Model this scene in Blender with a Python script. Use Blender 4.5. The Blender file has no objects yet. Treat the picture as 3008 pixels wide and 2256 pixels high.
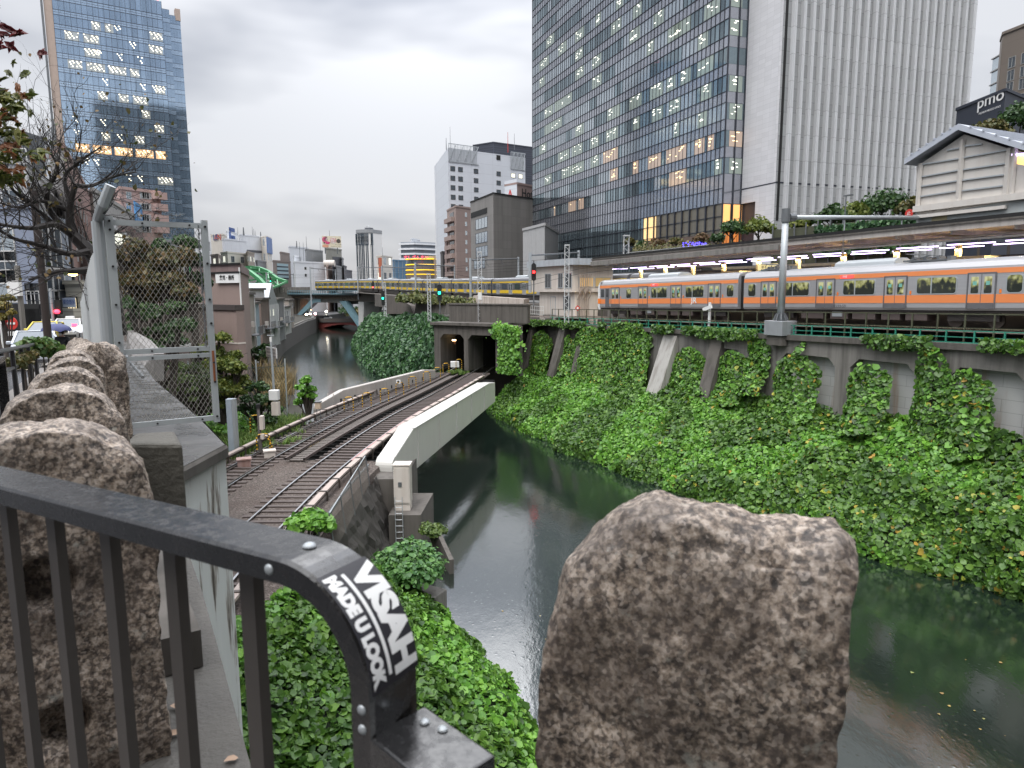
import bpy, math, random
import numpy as np
from mathutils import Vector, Matrix, noise
random.seed(7)
rng = np.random.default_rng(7)
SC = bpy.context.scene
COL = SC.collection
V = Vector
FPX, W0, H0 = 2020.0, 3008.0, 2256.0
PITCH = math.atan(FPX / 14470.0)
ROLL = math.atan(60 / 14470.0)
SP, CP = math.sin(PITCH), math.cos(PITCH)
_F = V((0, CP, -SP)); _R = V((1, 0, 0)); _U = V((0, SP, CP))
RR = _R * math.cos(ROLL) - _U * math.sin(ROLL)
UU = _U * math.cos(ROLL) + _R * math.sin(ROLL)
cam_d = bpy.data.cameras.new('camera')
cam = bpy.data.objects.new('camera', cam_d); COL.objects.link(cam)
cam.matrix_world = Matrix(((RR.x, UU.x, -_F.x, 0), (RR.y, UU.y, -_F.y, 0), (RR.z, UU.z, -_F.z, 0), (0, 0, 0, 1)))
cam_d.sensor_width = 36; cam_d.lens = 36 * FPX / W0
cam_d.clip_start = 0.05; cam_d.clip_end = 6000
cam_d.dof.use_dof = True; cam_d.dof.focus_distance = 25; cam_d.dof.aperture_fstop = 9
SC.camera = cam
WATER, RAIL = -13.2, -8.6
def ray(px, py):
 return RR * ((px - W0 / 2) / FPX) + UU * ((H0 / 2 - py) / FPX) + _F
def at(px, py, Y):                       # survey point: bearing of a feature and its distance to the north
 d = ray(px, py); return d * (Y / d.y)
def onz(px, py, z):
 d = ray(px, py); return d * (z / d.z)
def tag(o, label=None, cat=None, group=None, kind=None):
 if label: o['label'] = label
 if cat: o['category'] = cat
 if group: o['group'] = group
 if kind: o['kind'] = kind
 return o
def thing(name, label, cat, loc=(0, 0, 0), group=None, rz=0):
 o = bpy.data.objects.new(name, None); COL.objects.link(o)
 o.location = loc; o.rotation_euler = (0, 0, rz); o.empty_display_size = .2
 return tag(o, label, cat, group)
def wloc(o):
 p = V((0, 0, 0))
 while o is not None:
  p = p + V(o.location); o = o.parent
 return p
def link(name, me, parent=None):
 o = bpy.data.objects.new(name, me); COL.objects.link(o)
 if parent is not None: o.parent = parent
 return o
def copy_tree(o, parent=None):
 c = o.copy(); COL.objects.link(c); c.parent = parent
 for ch in list(o.children): copy_tree(ch, c)
 return c
def axes(rz=0.0):
 c, s = math.cos(rz), math.sin(rz)
 return (V((c, s, 0)), V((-s, c, 0)), V((0, 0, 1)))
class MB:
 def __init__(s): s.v = []; s.f = []; s.m = []; s.k = 0
 def add(s, vs, fs):
  b = len(s.v); s.v += [tuple(p) for p in vs]
  for f in fs: s.f.append(tuple(i + b for i in f)); s.m.append(s.k)
  return s
 def box(s, c, sz, rz=0.0, A=None):
  A = A or axes(rz); c = V(c); h = [x / 2 for x in sz]
  vs = [c + A[0] * (i * h[0]) + A[1] * (j * h[1]) + A[2] * (k * h[2]) for k in (-1, 1) for j in (-1, 1) for i in (-1, 1)]
  return s.add(vs, [(0, 2, 3, 1), (4, 5, 7, 6), (0, 1, 5, 4), (1, 3, 7, 5), (3, 2, 6, 7), (2, 0, 4, 6)])
 def beam(s, a, b, w, h, up=(0, 0, 1)):
  a, b = V(a), V(b); d = b - a; L = d.length; d.normalize()
  x = d.cross(V(up))
  if x.length < 1e-4: x = d.cross(V((1, 0, 0)))
  x.normalize(); y = x.cross(d)
  return s.box((a + b) / 2, (w, L, h), A=(x, d, y))
 def prism(s, poly, vec):
  n = len(poly); vec = V(vec); p = [V(q) for q in poly]
  vs = p + [q + vec for q in p]
  return s.add(vs, [tuple(range(n - 1, -1, -1)), tuple(range(n, 2 * n))] + [(i, (i + 1) % n, n + (i + 1) % n, n + i) for i in range(n)])
 def tube(s, pts, r, n=7, cap=True):
  pts = [V(p) for p in pts]; N = len(pts); rs = r if isinstance(r, (list, tuple)) else [r] * N
  vs = []; ref = None
  for i, p in enumerate(pts):
   t = pts[min(i + 1, N - 1)] - pts[max(i - 1, 0)]
   if t.length < 1e-9: t = V((0, 0, 1))
   t.normalize()
   if ref is None: ref = t.orthogonal()
   x = (ref - t * ref.dot(t))
   if x.length < 1e-5: x = t.orthogonal()
   x.normalize(); ref = x; y = t.cross(x)
   for k in range(n):
    a = 2 * math.pi * k / n; vs.append(p + x * (rs[i] * math.cos(a)) + y * (rs[i] * math.sin(a)))
  fs = [(i * n + k, i * n + (k + 1) % n, (i + 1) * n + (k + 1) % n, (i + 1) * n + k) for i in range(N - 1) for k in range(n)]
  if cap: fs += [tuple(range(n - 1, -1, -1)), tuple(range((N - 1) * n, N * n))]
  return s.add(vs, fs)
 def cyl(s, a, b, r, n=12): return s.tube([a, b], r, n)
 def lathe(s, c, prof, n=16):
  c = V(c); vs = []; m = len(prof)
  for r, z in prof:
   for k in range(n):
    a = 2 * math.pi * k / n; vs.append(c + V((r * math.cos(a), r * math.sin(a), z)))
  fs = [(i * n + k, i * n + (k + 1) % n, (i + 1) * n + (k + 1) % n, (i + 1) * n + k) for i in range(m - 1) for k in range(n)]
  fs += [tuple(range(n - 1, -1, -1)), tuple(range((m - 1) * n, m * n))]
  return s.add(vs, fs)
 def quad(s, a, b, c, d): return s.add([a, b, c, d], [(0, 1, 2, 3)])
 def grid(s, rows):
  n = len(rows[0]); vs = [p for r in rows for p in r]
  return s.add(vs, [(i * n + j, i * n + j + 1, (i + 1) * n + j + 1, (i + 1) * n + j) for i in range(len(rows) - 1) for j in range(n - 1)])
 def mesh(s, name, mats, off=V((0, 0, 0)), smooth=False):
  me = bpy.data.meshes.new(name)
  me.from_pydata([(p[0] - off[0], p[1] - off[1], p[2] - off[2]) for p in s.v], [], s.f)
  for m in (mats if isinstance(mats, (list, tuple)) else [mats]): me.materials.append(m)
  if s.k or any(s.m): me.polygons.foreach_set('material_index', s.m)
  if smooth: me.polygons.foreach_set('use_smooth', [True] * len(me.polygons))
  me.update(); return me
def obj(name, mb, mats, parent=None, smooth=False, bevel=0, **kw):
 off = wloc(parent) if parent is not None else V((0, 0, 0))
 o = link(name, mb.mesh(name, mats, off, smooth), parent)
 if bevel:
  b = o.modifiers.new('bevel', 'BEVEL'); b.width = bevel; b.segments = 2; b.limit_method = 'ANGLE'
 return tag(o, **kw) if kw else o
def B(c, sz, rz=0.0): return MB().box(c, sz, rz)
_txt = {}
def text_mesh(txt, size, mat, ext=0.004, align='CENTER', bold=0.0):
 cu = bpy.data.curves.new('lettering', 'FONT'); cu.body = txt; cu.size = size; cu.extrude = ext
 cu.align_x = align; cu.align_y = 'CENTER'; cu.offset = bold; cu.resolution_u = 3
 o = bpy.data.objects.new('lettering', cu); COL.objects.link(o)
 dg = bpy.context.evaluated_depsgraph_get(); me = bpy.data.meshes.new_from_object(o.evaluated_get(dg))
 bpy.data.objects.remove(o); bpy.data.curves.remove(cu)
 me.materials.clear(); me.materials.append(mat); return me
def text(name, txt, size, mat, pos, xdir, parent=None, up=(0, 0, 1), ext=0.004, align='CENTER', bold=0.0, sx=1.0):
 me = text_mesh(txt, size, mat, ext, align, bold)
 x = V(xdir).normalized(); y = V(up); y = (y - x * y.dot(x)).normalized(); z = x.cross(y)
 off = wloc(parent) if parent is not None else V((0, 0, 0)); p = V(pos) - off
 M = Matrix(((x.x * sx, y.x, z.x, p.x), (x.y * sx, y.y, z.y, p.y), (x.z * sx, y.z, z.z, p.z), (0, 0, 0, 1)))
 me.transform(M); return link(name, me, parent)
def srgb(r, g, b):
 f = lambda c: (c / 255 / 12.92) if c / 255 <= .04045 else ((c / 255 + .055) / 1.055) ** 2.4
 return (f(r), f(g), f(b))
def c4(c, k=1.0): return (min(1, c[0] * k), min(1, c[1] * k), min(1, c[2] * k), 1)
class NT:
 def __init__(s, name):
  s.m = bpy.data.materials.new(name); s.m.use_nodes = True; s.t = s.m.node_tree; s.n = s.t.nodes
  s.b = s.n['Principled BSDF']; s.l = s.t.links
 def new(s, typ, **kw):
  n = s.n.new(typ)
  for k, v in kw.items():
   if hasattr(n, k) and not k.startswith('i_'): setattr(n, k, v)
   else: n.inputs[k[2:].replace('_', ' ')].default_value = v
  return n
 def coord(s, scale=(1, 1, 1), kind='Object'):
  tc = s.new('ShaderNodeTexCoord'); mp = s.new('ShaderNodeMapping'); s.l.new(tc.outputs[kind], mp.inputs[0])
  mp.inputs['Scale'].default_value = scale; return mp.outputs[0]
 def noise(s, vec, scale, detail=5, rough=.55):
  n = s.new('ShaderNodeTexNoise', i_Scale=scale, i_Detail=detail, i_Roughness=rough)
  if vec is not None: s.l.new(vec, n.inputs['Vector'])
  return n.outputs['Fac']
 def ramp(s, fac, stops, interp='LINEAR'):
  r = s.new('ShaderNodeValToRGB'); r.color_ramp.interpolation = interp; e = r.color_ramp.elements
  e[0].position, e[0].color = stops[0][0], c4(stops[0][1]); e[1].position, e[1].color = stops[-1][0], c4(stops[-1][1])
  for p, c in stops[1:-1]:
   x = e.new(p); x.color = c4(c)
  s.l.new(fac, r.inputs[0]); return r.outputs[0]
 def mix(s, fac, a, b, mode='MIX'):
  m = s.new('ShaderNodeMix', data_type='RGBA', blend_type=mode)
  for i, v in ((0, fac), (6, a), (7, b)):
   if hasattr(v, 'is_linked') or isinstance(v, bpy.types.NodeSocket): s.l.new(v, m.inputs[i])
   else: m.inputs[i].default_value = v if i == 0 else c4(v)
  return m.outputs[2]
 def bump(s, h, strength, dist=.02):
  b = s.new('ShaderNodeBump', i_Strength=strength, i_Distance=dist); s.l.new(h, b.inputs['Height']); s.l.new(b.outputs[0], s.b.inputs['Normal'])
 def set(s, **kw):
  for k, v in kw.items():
   i = s.b.inputs[k.replace('_', ' ')]
   if isinstance(v, bpy.types.NodeSocket): s.l.new(v, i)
   else: i.default_value = v
  return s
def mat(name, col, rough=.6, metal=0.0, var=.14, scale=1.5, streak=0.0, dirt=(.05, .045, .04), bump=0.0, bscale=25, spec=.5, dscale=.6):
 t = NT(name); v = t.coord()
 c = t.mix(t.noise(v, scale), tuple(x * (1 - var) for x in col), tuple(x * (1 + var) for x in col))
 if streak:
  vs = t.coord((1, 1, .07)); f = t.ramp(t.noise(vs, dscale * 4, 6, .6), [(.45, (0, 0, 0)), (.75, (streak,) * 3)])
  c = t.mix(f, c, dirt)
 t.set(Base_Color=c, Roughness=rough, Metallic=metal)
 t.b.inputs['Specular IOR Level'].default_value = spec
 if bump: t.bump(t.noise(v, bscale, 6), bump)
 return t.m
def emit(name, col, k):
 t = NT(name); t.set(Base_Color=c4(col), Roughness=.5); t.b.inputs['Emission Color'].default_value = c4(col)
 t.b.inputs['Emission Strength'].default_value = k; return t.m
def glass(name, col, metal=.75, rough=.06, var=.3, wav=.15):
 t = NT(name); g = t.new('ShaderNodeNewGeometry')
 c = t.mix(g.outputs['Random Per Island'], tuple(x * (1 - var) for x in col), tuple(x * (1 + var) for x in col))
 t.set(Base_Color=c, Metallic=metal, Roughness=rough)
 if wav: t.bump(t.noise(t.coord(), .6, 2), wav, .02)
 return t.m
def leafmat(name, cols, rough=.45, trans=.25, patch=None):
 t = NT(name); g = t.new('ShaderNodeNewGeometry'); n = len(cols)
 c = t.ramp(g.outputs['Random Per Island'], [(i / (n - 1) if n > 1 else 0, x) for i, x in enumerate(cols)])
 if patch:
  f = t.ramp(t.noise(t.coord(), patch[1], 3), [(.4, (0, 0, 0)), (.65, (.75,) * 3)]); c = t.mix(f, c, patch[0], 'MULTIPLY')
 t.set(Base_Color=c, Roughness=rough)
 tr = t.new('ShaderNodeBsdfTranslucent'); t.l.new(c, tr.inputs[0]); mx = t.new('ShaderNodeMixShader', i_Fac=trans)
 out = t.n['Material Output']; t.l.new(t.b.outputs[0], mx.inputs[1]); t.l.new(tr.outputs[0], mx.inputs[2]); t.l.new(mx.outputs[0], out.inputs[0])
 return t.m
def leaves(name, P, N, size, material, parent=None, tilt=.55, wide=1.0, droop=.6, **kw):
 P = np.asarray(P, float); n = len(P); N = np.broadcast_to(np.asarray(N, float), (n, 3)).copy()
 sz = np.broadcast_to(np.asarray(size, float), (n,)) * np.clip(rng.lognormal(-.12, .34, n), .4, 1.7)
 N += rng.normal(0, tilt, (n, 3)); N /= np.linalg.norm(N, axis=1)[:, None] + 1e-9
 T = rng.normal(0, .6, (n, 3)); T[:, 2] -= droop
 T -= N * (T * N).sum(1)[:, None]; T /= np.linalg.norm(T, axis=1)[:, None] + 1e-9
 S = np.cross(N, T)
 prof = [(0, 0, 0), (-.5 * wide, .3, .10), (-.42 * wide, .72, .12), (0, 1.05, -.06), (.42 * wide, .72, .12), (.5 * wide, .3, .10)]
 off = wloc(parent) if parent is not None else V((0, 0, 0))
 P = P - np.array(off)
 vs = np.stack([P + (S * a + T * (b - .5) + N * c) * sz[:, None] for a, b, c in prof], 1).reshape(-1, 3)
 me = bpy.data.meshes.new(name); me.vertices.add(n * 6); me.vertices.foreach_set('co', vs.ravel())
 idx = (np.arange(n)[:, None] * 6 + np.array([0, 1, 2, 3, 0, 3, 4, 5])[None, :]).ravel()
 me.loops.add(len(idx)); me.loops.foreach_set('vertex_index', idx.astype(np.int32))
 me.polygons.add(n * 2); me.polygons.foreach_set('loop_start', (np.arange(n * 2) * 4).astype(np.int32))
 me.update(calc_edges=True); me.materials.append(material)
 o = link(name, me, parent); return tag(o, **kw) if kw else o
SUN_EL, SUN_AZ = math.radians(58), math.radians(200)
w = bpy.data.worlds.new('World'); SC.world = w; w.use_nodes = True
wt = w.node_tree; wn = wt.nodes; wl = wt.links; bg = wn['Background']
sky = wn.new('ShaderNodeTexSky'); sky.sky_type = 'NISHITA'; sky.sun_disc = False
sky.sun_elevation = SUN_EL; sky.sun_rotation = SUN_AZ
tc = wn.new('ShaderNodeTexCoord'); sep = wn.new('ShaderNodeSeparateXYZ'); wl.new(tc.outputs['Generated'], sep.inputs[0])
mp = wn.new('ShaderNodeMapping'); mp.inputs['Scale'].default_value = (1.0, 1.0, 3.2); wl.new(tc.outputs['Generated'], mp.inputs[0])
n1 = wn.new('ShaderNodeTexNoise'); n1.inputs['Scale'].default_value = 1.7; n1.inputs['Detail'].default_value = 4; n1.inputs['Roughness'].default_value = .5
n1.inputs['Distortion'].default_value = .15
wl.new(mp.outputs[0], n1.inputs['Vector'])
cr = wn.new('ShaderNodeValToRGB'); e = cr.color_ramp.elements
e[0].position = .41; e[0].color = (2.9, 3.05, 3.4, 1); e[1].position = .60; e[1].color = (6.0, 6.05, 6.2, 1)
wl.new(n1.outputs['Fac'], cr.inputs[0])
hr = wn.new('ShaderNodeValToRGB'); h = hr.color_ramp.elements                      # an overcast sky is about three times brighter overhead
h[0].position = 0.0; h[0].color = (.98, .95, .93, 1); h[1].position = 1; h[1].color = (6.2, 6.1, 6.0, 1)
for p_, c_ in ((.2, (.98, .99, 1.01)), (.42, (1.05, 1.06, 1.09)), (.52, (2.0, 2.0, 2.0)), (.64, (4.4, 4.4, 4.4))):
 x_ = h.new(p_); x_.color = (*c_, 1)
wl.new(sep.outputs['Z'], hr.inputs[0])
mul = wn.new('ShaderNodeMix'); mul.data_type = 'RGBA'; mul.blend_type = 'MULTIPLY'; mul.inputs[0].default_value = 1
wl.new(cr.outputs[0], mul.inputs[6]); wl.new(hr.outputs[0], mul.inputs[7])
mx = wn.new('ShaderNodeMix'); mx.data_type = 'RGBA'; mx.inputs[0].default_value = .93
wl.new(sky.outputs[0], mx.inputs[6]); gv = wn.new('ShaderNodeVectorMath'); gv.operation = 'DOT_PRODUCT'; gn_ = wn.new('ShaderNodeVectorMath'); gn_.operation = 'NORMALIZE'; wl.new(tc.outputs['Generated'], gn_.inputs[0]); wl.new(gn_.outputs[0], gv.inputs[0])
gv.inputs[1].default_value = (-.10, .83, .55)
gc = wn.new('ShaderNodeMath'); gc.operation = 'MAXIMUM'; gc.inputs[1].default_value = 0; wl.new(gv.outputs['Value'], gc.inputs[0]); gp_ = wn.new('ShaderNodeMath'); gp_.operation = 'POWER'; gp_.inputs[1].default_value = 26; wl.new(gc.outputs[0], gp_.inputs[0])
ga_ = wn.new('ShaderNodeMath'); ga_.operation = 'MULTIPLY_ADD'; ga_.inputs[1].default_value = .85; ga_.inputs[2].default_value = 1; wl.new(gp_.outputs[0], ga_.inputs[0])
gm_w = wn.new('ShaderNodeMix'); gm_w.data_type = 'RGBA'; gm_w.blend_type = 'MULTIPLY'; gm_w.inputs[0].default_value = 1; wl.new(mul.outputs[2], gm_w.inputs[6]); wl.new(ga_.outputs[0], gm_w.inputs[7])
wl.new(gm_w.outputs[2], mx.inputs[7]); wl.new(mx.outputs[2], bg.inputs[0]); bg.inputs[1].default_value = .1
sun_d = bpy.data.lights.new('sun', 'SUN'); sun_d.energy = 1.2; sun_d.angle = math.radians(30); sun_d.color = (1, .96, .9)
sun = bpy.data.objects.new('sun', sun_d); COL.objects.link(sun)
sun.rotation_euler = (math.pi / 2 - SUN_EL, 0, -SUN_AZ + math.pi)
SC.view_settings.view_transform = 'Standard'; SC.view_settings.look = 'None'; SC.view_settings.exposure = .45; SC.view_settings.gamma = 1
SC.cycles.use_denoising = True; SC.cycles.max_bounces = 6; SC.cycles.diffuse_bounces = 2; SC.cycles.glossy_bounces = 3
SC.cycles.transmission_bounces = 2; SC.cycles.caustics_reflective = False; SC.cycles.caustics_refractive = False
SC.cycles.use_adaptive_sampling = True; SC.cycles.adaptive_threshold = .02
M = {}
M['concrete'] = mat('concrete', (.20, .19, .175), .85, streak=.75, dirt=(.045, .04, .035), bump=.25, bscale=6, scale=.8)
M['concrete_dark'] = mat('concrete_dark', (.11, .10, .09), .85, streak=.8, dirt=(.03, .027, .022), bump=.3, bscale=5)
M['concrete_pale'] = mat('concrete_pale', (.47, .47, .46), .8, streak=.35, dirt=(.28, .25, .22), bump=.15, bscale=5, var=.08)
M['asphalt'] = mat('asphalt', (.06, .06, .062), .45, bump=.3, bscale=60, var=.25, scale=.7)
M['pavement'] = mat('pavement', (.17, .155, .145), .5, bump=.2, bscale=40, var=.2)
M['soil'] = mat('soil', (.03, .028, .02), .9, bump=.5, bscale=8, var=.4)
M['under'] = mat('undergrowth', (.012, .022, .009), .9, bump=.5, bscale=6, var=.5)
M['rubble'] = mat('rubble', (.055, .05, .045), .8, bump=1.0, bscale=7, var=.5, scale=3)
M['steel_rail'] = mat('rail_steel', (.10, .085, .075), .4, .6, var=.3)
M['steel_shine'] = mat('rail_head', (.60, .61, .63), .22, .9, var=.08)
M['sleeper'] = mat('sleeper_wood', (.095, .075, .068), .7, var=.35, scale=4)
M['white_girder'] = mat('girder_paint', (.54, .53, .50), .38, var=.05, scale=.6, streak=.16, dirt=(.33, .3, .27))
M['grey_girder'] = mat('old_girder_paint', (.42, .39, .365), .5, var=.07, scale=1, streak=.3, dirt=(.2, .17, .14))
M['galv'] = mat('galvanised_steel', (.42, .45, .47), .45, .35, var=.1)
M['galv_dark'] = mat('dull_steel', (.16, .17, .18), .5, .4, var=.2)
M['black_metal'] = mat('black_paint', (.014, .013, .014), .32, .1, var=.35, scale=8, bump=.12, bscale=45)
M['black'] = mat('soot_black', (.008, .008, .008), .7)
M['white'] = mat('white_paint', (.74, .74, .73), .5, var=.05)
M['cream'] = mat('cream_paint', (.62, .57, .52), .55, var=.06, streak=.4, dirt=(.33, .25, .19))
M['rust'] = mat('rust', (.22, .075, .03), .8, var=.4, scale=6)
M['yellow_paint'] = mat('yellow_paint', (.75, .46, .03), .5)
M['green_paint'] = mat('green_fence_paint', (.03, .22, .15), .5, var=.2)
M['olive_paint'] = mat('weathered_olive_paint', (.07, .075, .045), .6, var=.35)
M['red'] = mat('red_paint', (.55, .04, .03), .5)
M['orange'] = mat('orange_paint', (.85, .22, .03), .5)
def wallp(s, n, z): return V((.425 * s + .905 * n, -.905 * s + .425 * n, z))
TX, NX = V((.425, -.905, 0)), V((.905, .425, 0))
def on_n(px, py, n):                    # where a bearing meets the vertical plane that runs along the railway wall
 d = ray(px, py); k = n / (d.x * .905 + d.y * .425); return d * k
def sz_of(px, py, n):
 p = on_n(px, py, n); return p.dot(TX), p.z
def rz(s): return -2.2 + .02 * (s + 21) if s > -75 else -3.28
def ztop(s): return rz(s) - .65
t = NT('river_water'); v = t.coord()
b1 = t.new('ShaderNodeTexNoise', i_Scale=1.1, i_Detail=6, i_Roughness=.62); vm = t.coord((1, .45, 1)); t.l.new(vm, b1.inputs[0])
vo = t.new('ShaderNodeTexVoronoi', i_Scale=3.5); t.l.new(v, vo.inputs[0])
rg = t.ramp(vo.outputs['Distance'], [(0, (1, 1, 1)), (.18, (.2, .2, .2)), (.3, (0, 0, 0))])
ad = t.new('ShaderNodeMath', operation='MULTIPLY_ADD'); t.l.new(rg, ad.inputs[0]); ad.inputs[1].default_value = .22; t.l.new(b1.outputs['Fac'], ad.inputs[2])
t.bump(ad.outputs[0], .22, .05)
t.set(Base_Color=t.mix(t.noise(v, .05, 3), (.006, .012, .009), (.012, .02, .015)), Roughness=.09, IOR=3.1); t.b.inputs['Specular IOR Level'].default_value = .55
M['water'] = t.m
mb = MB(); mb.quad((-900, -40, WATER), (900, -40, WATER), (900, 1500, WATER), (-900, 1500, WATER))
obj('river_water', mb, M['water'], kind='structure', label='dark green rain-dimpled river')
WL = [(8.0, 2.0), (4.0, 10.0), (.9, 19.3), (-1.25, 23.2), (-3.2, 27.5), (-4.6, 30.6)]          # left bank near the bridge
LB = [onz(*p, WATER).xy for p in ((812, 1110), (820, 1062), (841, 1031), (881, 1003), (905, 987), (929, 975))]
RB2 = [V((-13, 88)), V((-22, 109)), V((-32, 140)), V((-38.5, 168)), V((-44, 205)), V((-50, 240))]
def sheet(name, poly, z, m, skirt=None, **kw):
 mb = MB(); pts = [V((p[0], p[1], z if len(p) < 3 else p[2])) for p in poly]; n = len(pts)
 mb.add(pts, [tuple(range(n))])
 if skirt is not None:
  for i in range(n):
   a, b = pts[i], pts[(i + 1) % n]
   mb.quad(a, b, V((b.x, b.y, skirt)), V((a.x, a.y, skirt)))
 return obj(name, mb, m, **kw)
sheet('left_bank_ground', [(-14.5, 47.5), *[(p.x - .8, p.y) for p in LB], (-66, 236), (-400, 236), (-400, 30), (-40, 30), (-15.5, 36)], -8.95, M['soil'], WATER - .4, kind='structure', label='dark soil terrace on the left bank')
sheet('city_ground', [(-900, 236.2), (-66, 236.2), (-60, 300), (900, 300), (900, 1500), (-900, 1500)], -9.2, M['asphalt'], WATER - .4, kind='structure', label='grey city ground in the distance')
rp = [wallp(-70, 36.4, 0), wallp(6, 36.4, 0), wallp(6, 120, 0), V((110, 299, 0)), V((-10, 299, 0)), V((-26, 222, 0)), V((-25, 158, 0)), V((-13, 105, 0)), V((-6, 84, 0))]
sheet('railway_terrace', [(p.x, p.y) for p in rp], -4.3, M['soil'], WATER - .4, kind='structure', label='dark railway terrace on the right bank')
st = [wallp(-62, 53, 0), wallp(6, 53, 0), wallp(6, 200, 0), V((140, 298, 0)), V((8, 298, 0)), V((5.5, 150, 0))]
sheet('upper_street', [(p.x, p.y) for p in st], 2.2, M['asphalt'], -4.6, kind='structure', label='street level above the station')
CT = [(-8.3, 4), (-8.6, 10), (-9.0, 17.5), (-9.2, 24), (-9.0, 33), (-7.75, 45), (-5.8, 56), (-4.1, 66), (-2.9, 74), (-1.0, 86), (3.5, 108)]
def spline(pts, k=8):
 out = []; P = [V((*p, 0)) if len(p) == 2 else V(p) for p in pts]; P = [P[0] * 2 - P[1]] + P + [P[-1] * 2 - P[-2]]
 for i in range(1, len(P) - 2):
  for j in range(k):
   u = j / k; a, b, c, d = P[i - 1], P[i], P[i + 1], P[i + 2]
   out.append(.5 * ((2 * b) + (c - a) * u + (2 * a - 5 * b + 4 * c - d) * u * u + (3 * b - 3 * c + d - a) * u ** 3))
 return out + [P[-2]]
CTR = spline(CT, 16)
def offset(path, d, z):
 out = []
 for i, p in enumerate(path):
  t_ = path[min(i + 1, len(path) - 1)] - path[max(i - 1, 0)]; t_.z = 0; t_.normalize()
  out.append(V((p.x + t_.y * d, p.y - t_.x * d, p.z + z)))
 return out
t = NT('ballast'); v = t.coord(); vo = t.new('ShaderNodeTexVoronoi', i_Scale=16); t.l.new(v, vo.inputs[0])
c = t.ramp(vo.outputs['Color'], [(0, (.035, .026, .022)), (.6, (.105, .083, .07)), (1, (.20, .168, .15))])
c = t.mix(t.ramp(t.noise(v, .5, 4), [(.45, (0, 0, 0)), (.7, (.7,) * 3)]), c, (.07, .045, .035))
t.set(Base_Color=c, Roughness=.75); t.bump(vo.outputs['Distance'], .9, .05); M['ballast'] = t.m
near = [p for p in CTR if p.y < 34.5]
mb = MB(); mb.grid([offset(near, d, z) for d, z in ((-9.5, RAIL - .25), (-6.6, RAIL - .14), (-2.2, RAIL - .12), (1.75, RAIL - .115), (2.25, RAIL - .25), (2.4, -9.6))])
obj('ballast_bed', mb, M['ballast'], kind='structure', label='brown stone ballast under the tracks')
ivy_g = leafmat('ivy_leaf', [(.03, .075, .018), (.07, .16, .028), (.12, .25, .034), (.16, .30, .042), (.08, .18, .032), (.10, .215, .033), (.045, .105, .024)], .42, .3, ((.58, .64, .6), .22))
ivy_y = leafmat('young_ivy_leaf', [(.07, .18, .03), (.12, .30, .04), (.17, .38, .045), (.21, .42, .06), (.09, .24, .04)], .4, .3)
ivy_d = leafmat('bluish_ivy_leaf', [(.03, .075, .035), (.055, .13, .055), (.085, .19, .07), (.11, .23, .075)], .42, .25, ((.5, .58, .6), .12))  # bluish green leaf tones, multiplied darker in broad noise patches
autumn = leafmat('yellowing_leaf', [(.42, .38, .04), (.45, .27, .05), (.30, .36, .04), (.46, .44, .07)], .5, .3)
def fbm(p, s, o=3): return noise.fractal(V(p) * s, 1.0, 2.0, o)
def surf_points(fn, nu, nv, cover, size, amp=.35, frq=.35, lift=.12):
 """fn(u,v)->point; returns jittered points + normals spread by area over the lumpy surface and the base rows"""
 rows = []
 for i in range(nu + 1):
  r = []
  for j in range(nv + 1):
   p = fn(i / nu, j / nv); r.append(p)
  rows.append(r)
 A = np.array([[tuple(p) for p in r] for r in rows])
 nrm = np.cross(np.gradient(A, axis=0), np.gradient(A, axis=1)); nrm /= np.linalg.norm(nrm, axis=2)[..., None] + 1e-9
 if nrm[..., 2].mean() < 0: nrm = -nrm
 D = np.array([[amp * fbm(p, frq) + .4 * amp * fbm(p, frq * 3.1, 2) for p in r] for r in rows])
 L = A + nrm * D[..., None]
 ln = np.cross(np.gradient(L, axis=0), np.gradient(L, axis=1)); ln /= np.linalg.norm(ln, axis=2)[..., None] + 1e-9
 if ln[..., 2].mean() < 0: ln = -ln
 a, b, c, d = L[:-1, :-1], L[1:, :-1], L[1:, 1:], L[:-1, 1:]
 area = np.linalg.norm(np.cross(b - a, d - a), axis=2)
 cnt = rng.poisson(np.minimum(area * cover / (size * size * .62), 4000)).ravel()
 ii = np.repeat(np.arange(cnt.size), cnt); i, j = ii // nv, ii % nv; u = rng.random(len(ii))[:, None]; w_ = rng.random(len(ii))[:, None]
 P = a[i, j] * (1 - u) * (1 - w_) + b[i, j] * u * (1 - w_) + c[i, j] * u * w_ + d[i, j] * (1 - u) * w_
 N = ln[i, j]; P = P + N * rng.uniform(-.3, 1, (len(P), 1)) * lift
 return P, N, (L - ln * .12)
def base_mesh(name, L, m, **kw):
 mb = MB(); mb.grid([[tuple(p) for p in r] for r in L]); return obj(name, mb, m, **kw)
def lerpt(x, tab):
 if x <= tab[0][0]: return tab[0][1]
 for (a, b), (c, d) in zip(tab, tab[1:]):
  if x <= c: return b + (d - b) * (x - a) / (c - a)
 return tab[-1][1]
NWL = [(-70, 29.8), (-64, 28.4), (-55, 27.6), (-45.8, 27.1), (-35, 28.0), (-23, 29.9), (-15.7, 31.2), (0, 32)]
ZWB = [(-70, -8.7), (-60, -8.5), (-45, -7.9), (-30, -7.4), (-18, -7.2), (0, -7)]
def slope_r(u, v):
 s = -69.5 + u * 60; nw = lerpt(s, NWL); zb = lerpt(s, ZWB); e = v
 n = nw + (35.6 - nw) * (e ** 1.15); z = WATER - .1 + (zb - WATER + .2) * (e ** .82)
 return wallp(s + .25 * math.sin(s), n - .25 * math.exp(-((v - .1) / .1) ** 2), z)
P, N, L = surf_points(slope_r, 200, 34, 2.9, .225, .6, .32, .16)
base_mesh('bank_soil', L, M['under'], kind='structure', label='dark soil of the right bank under the ivy')
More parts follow.
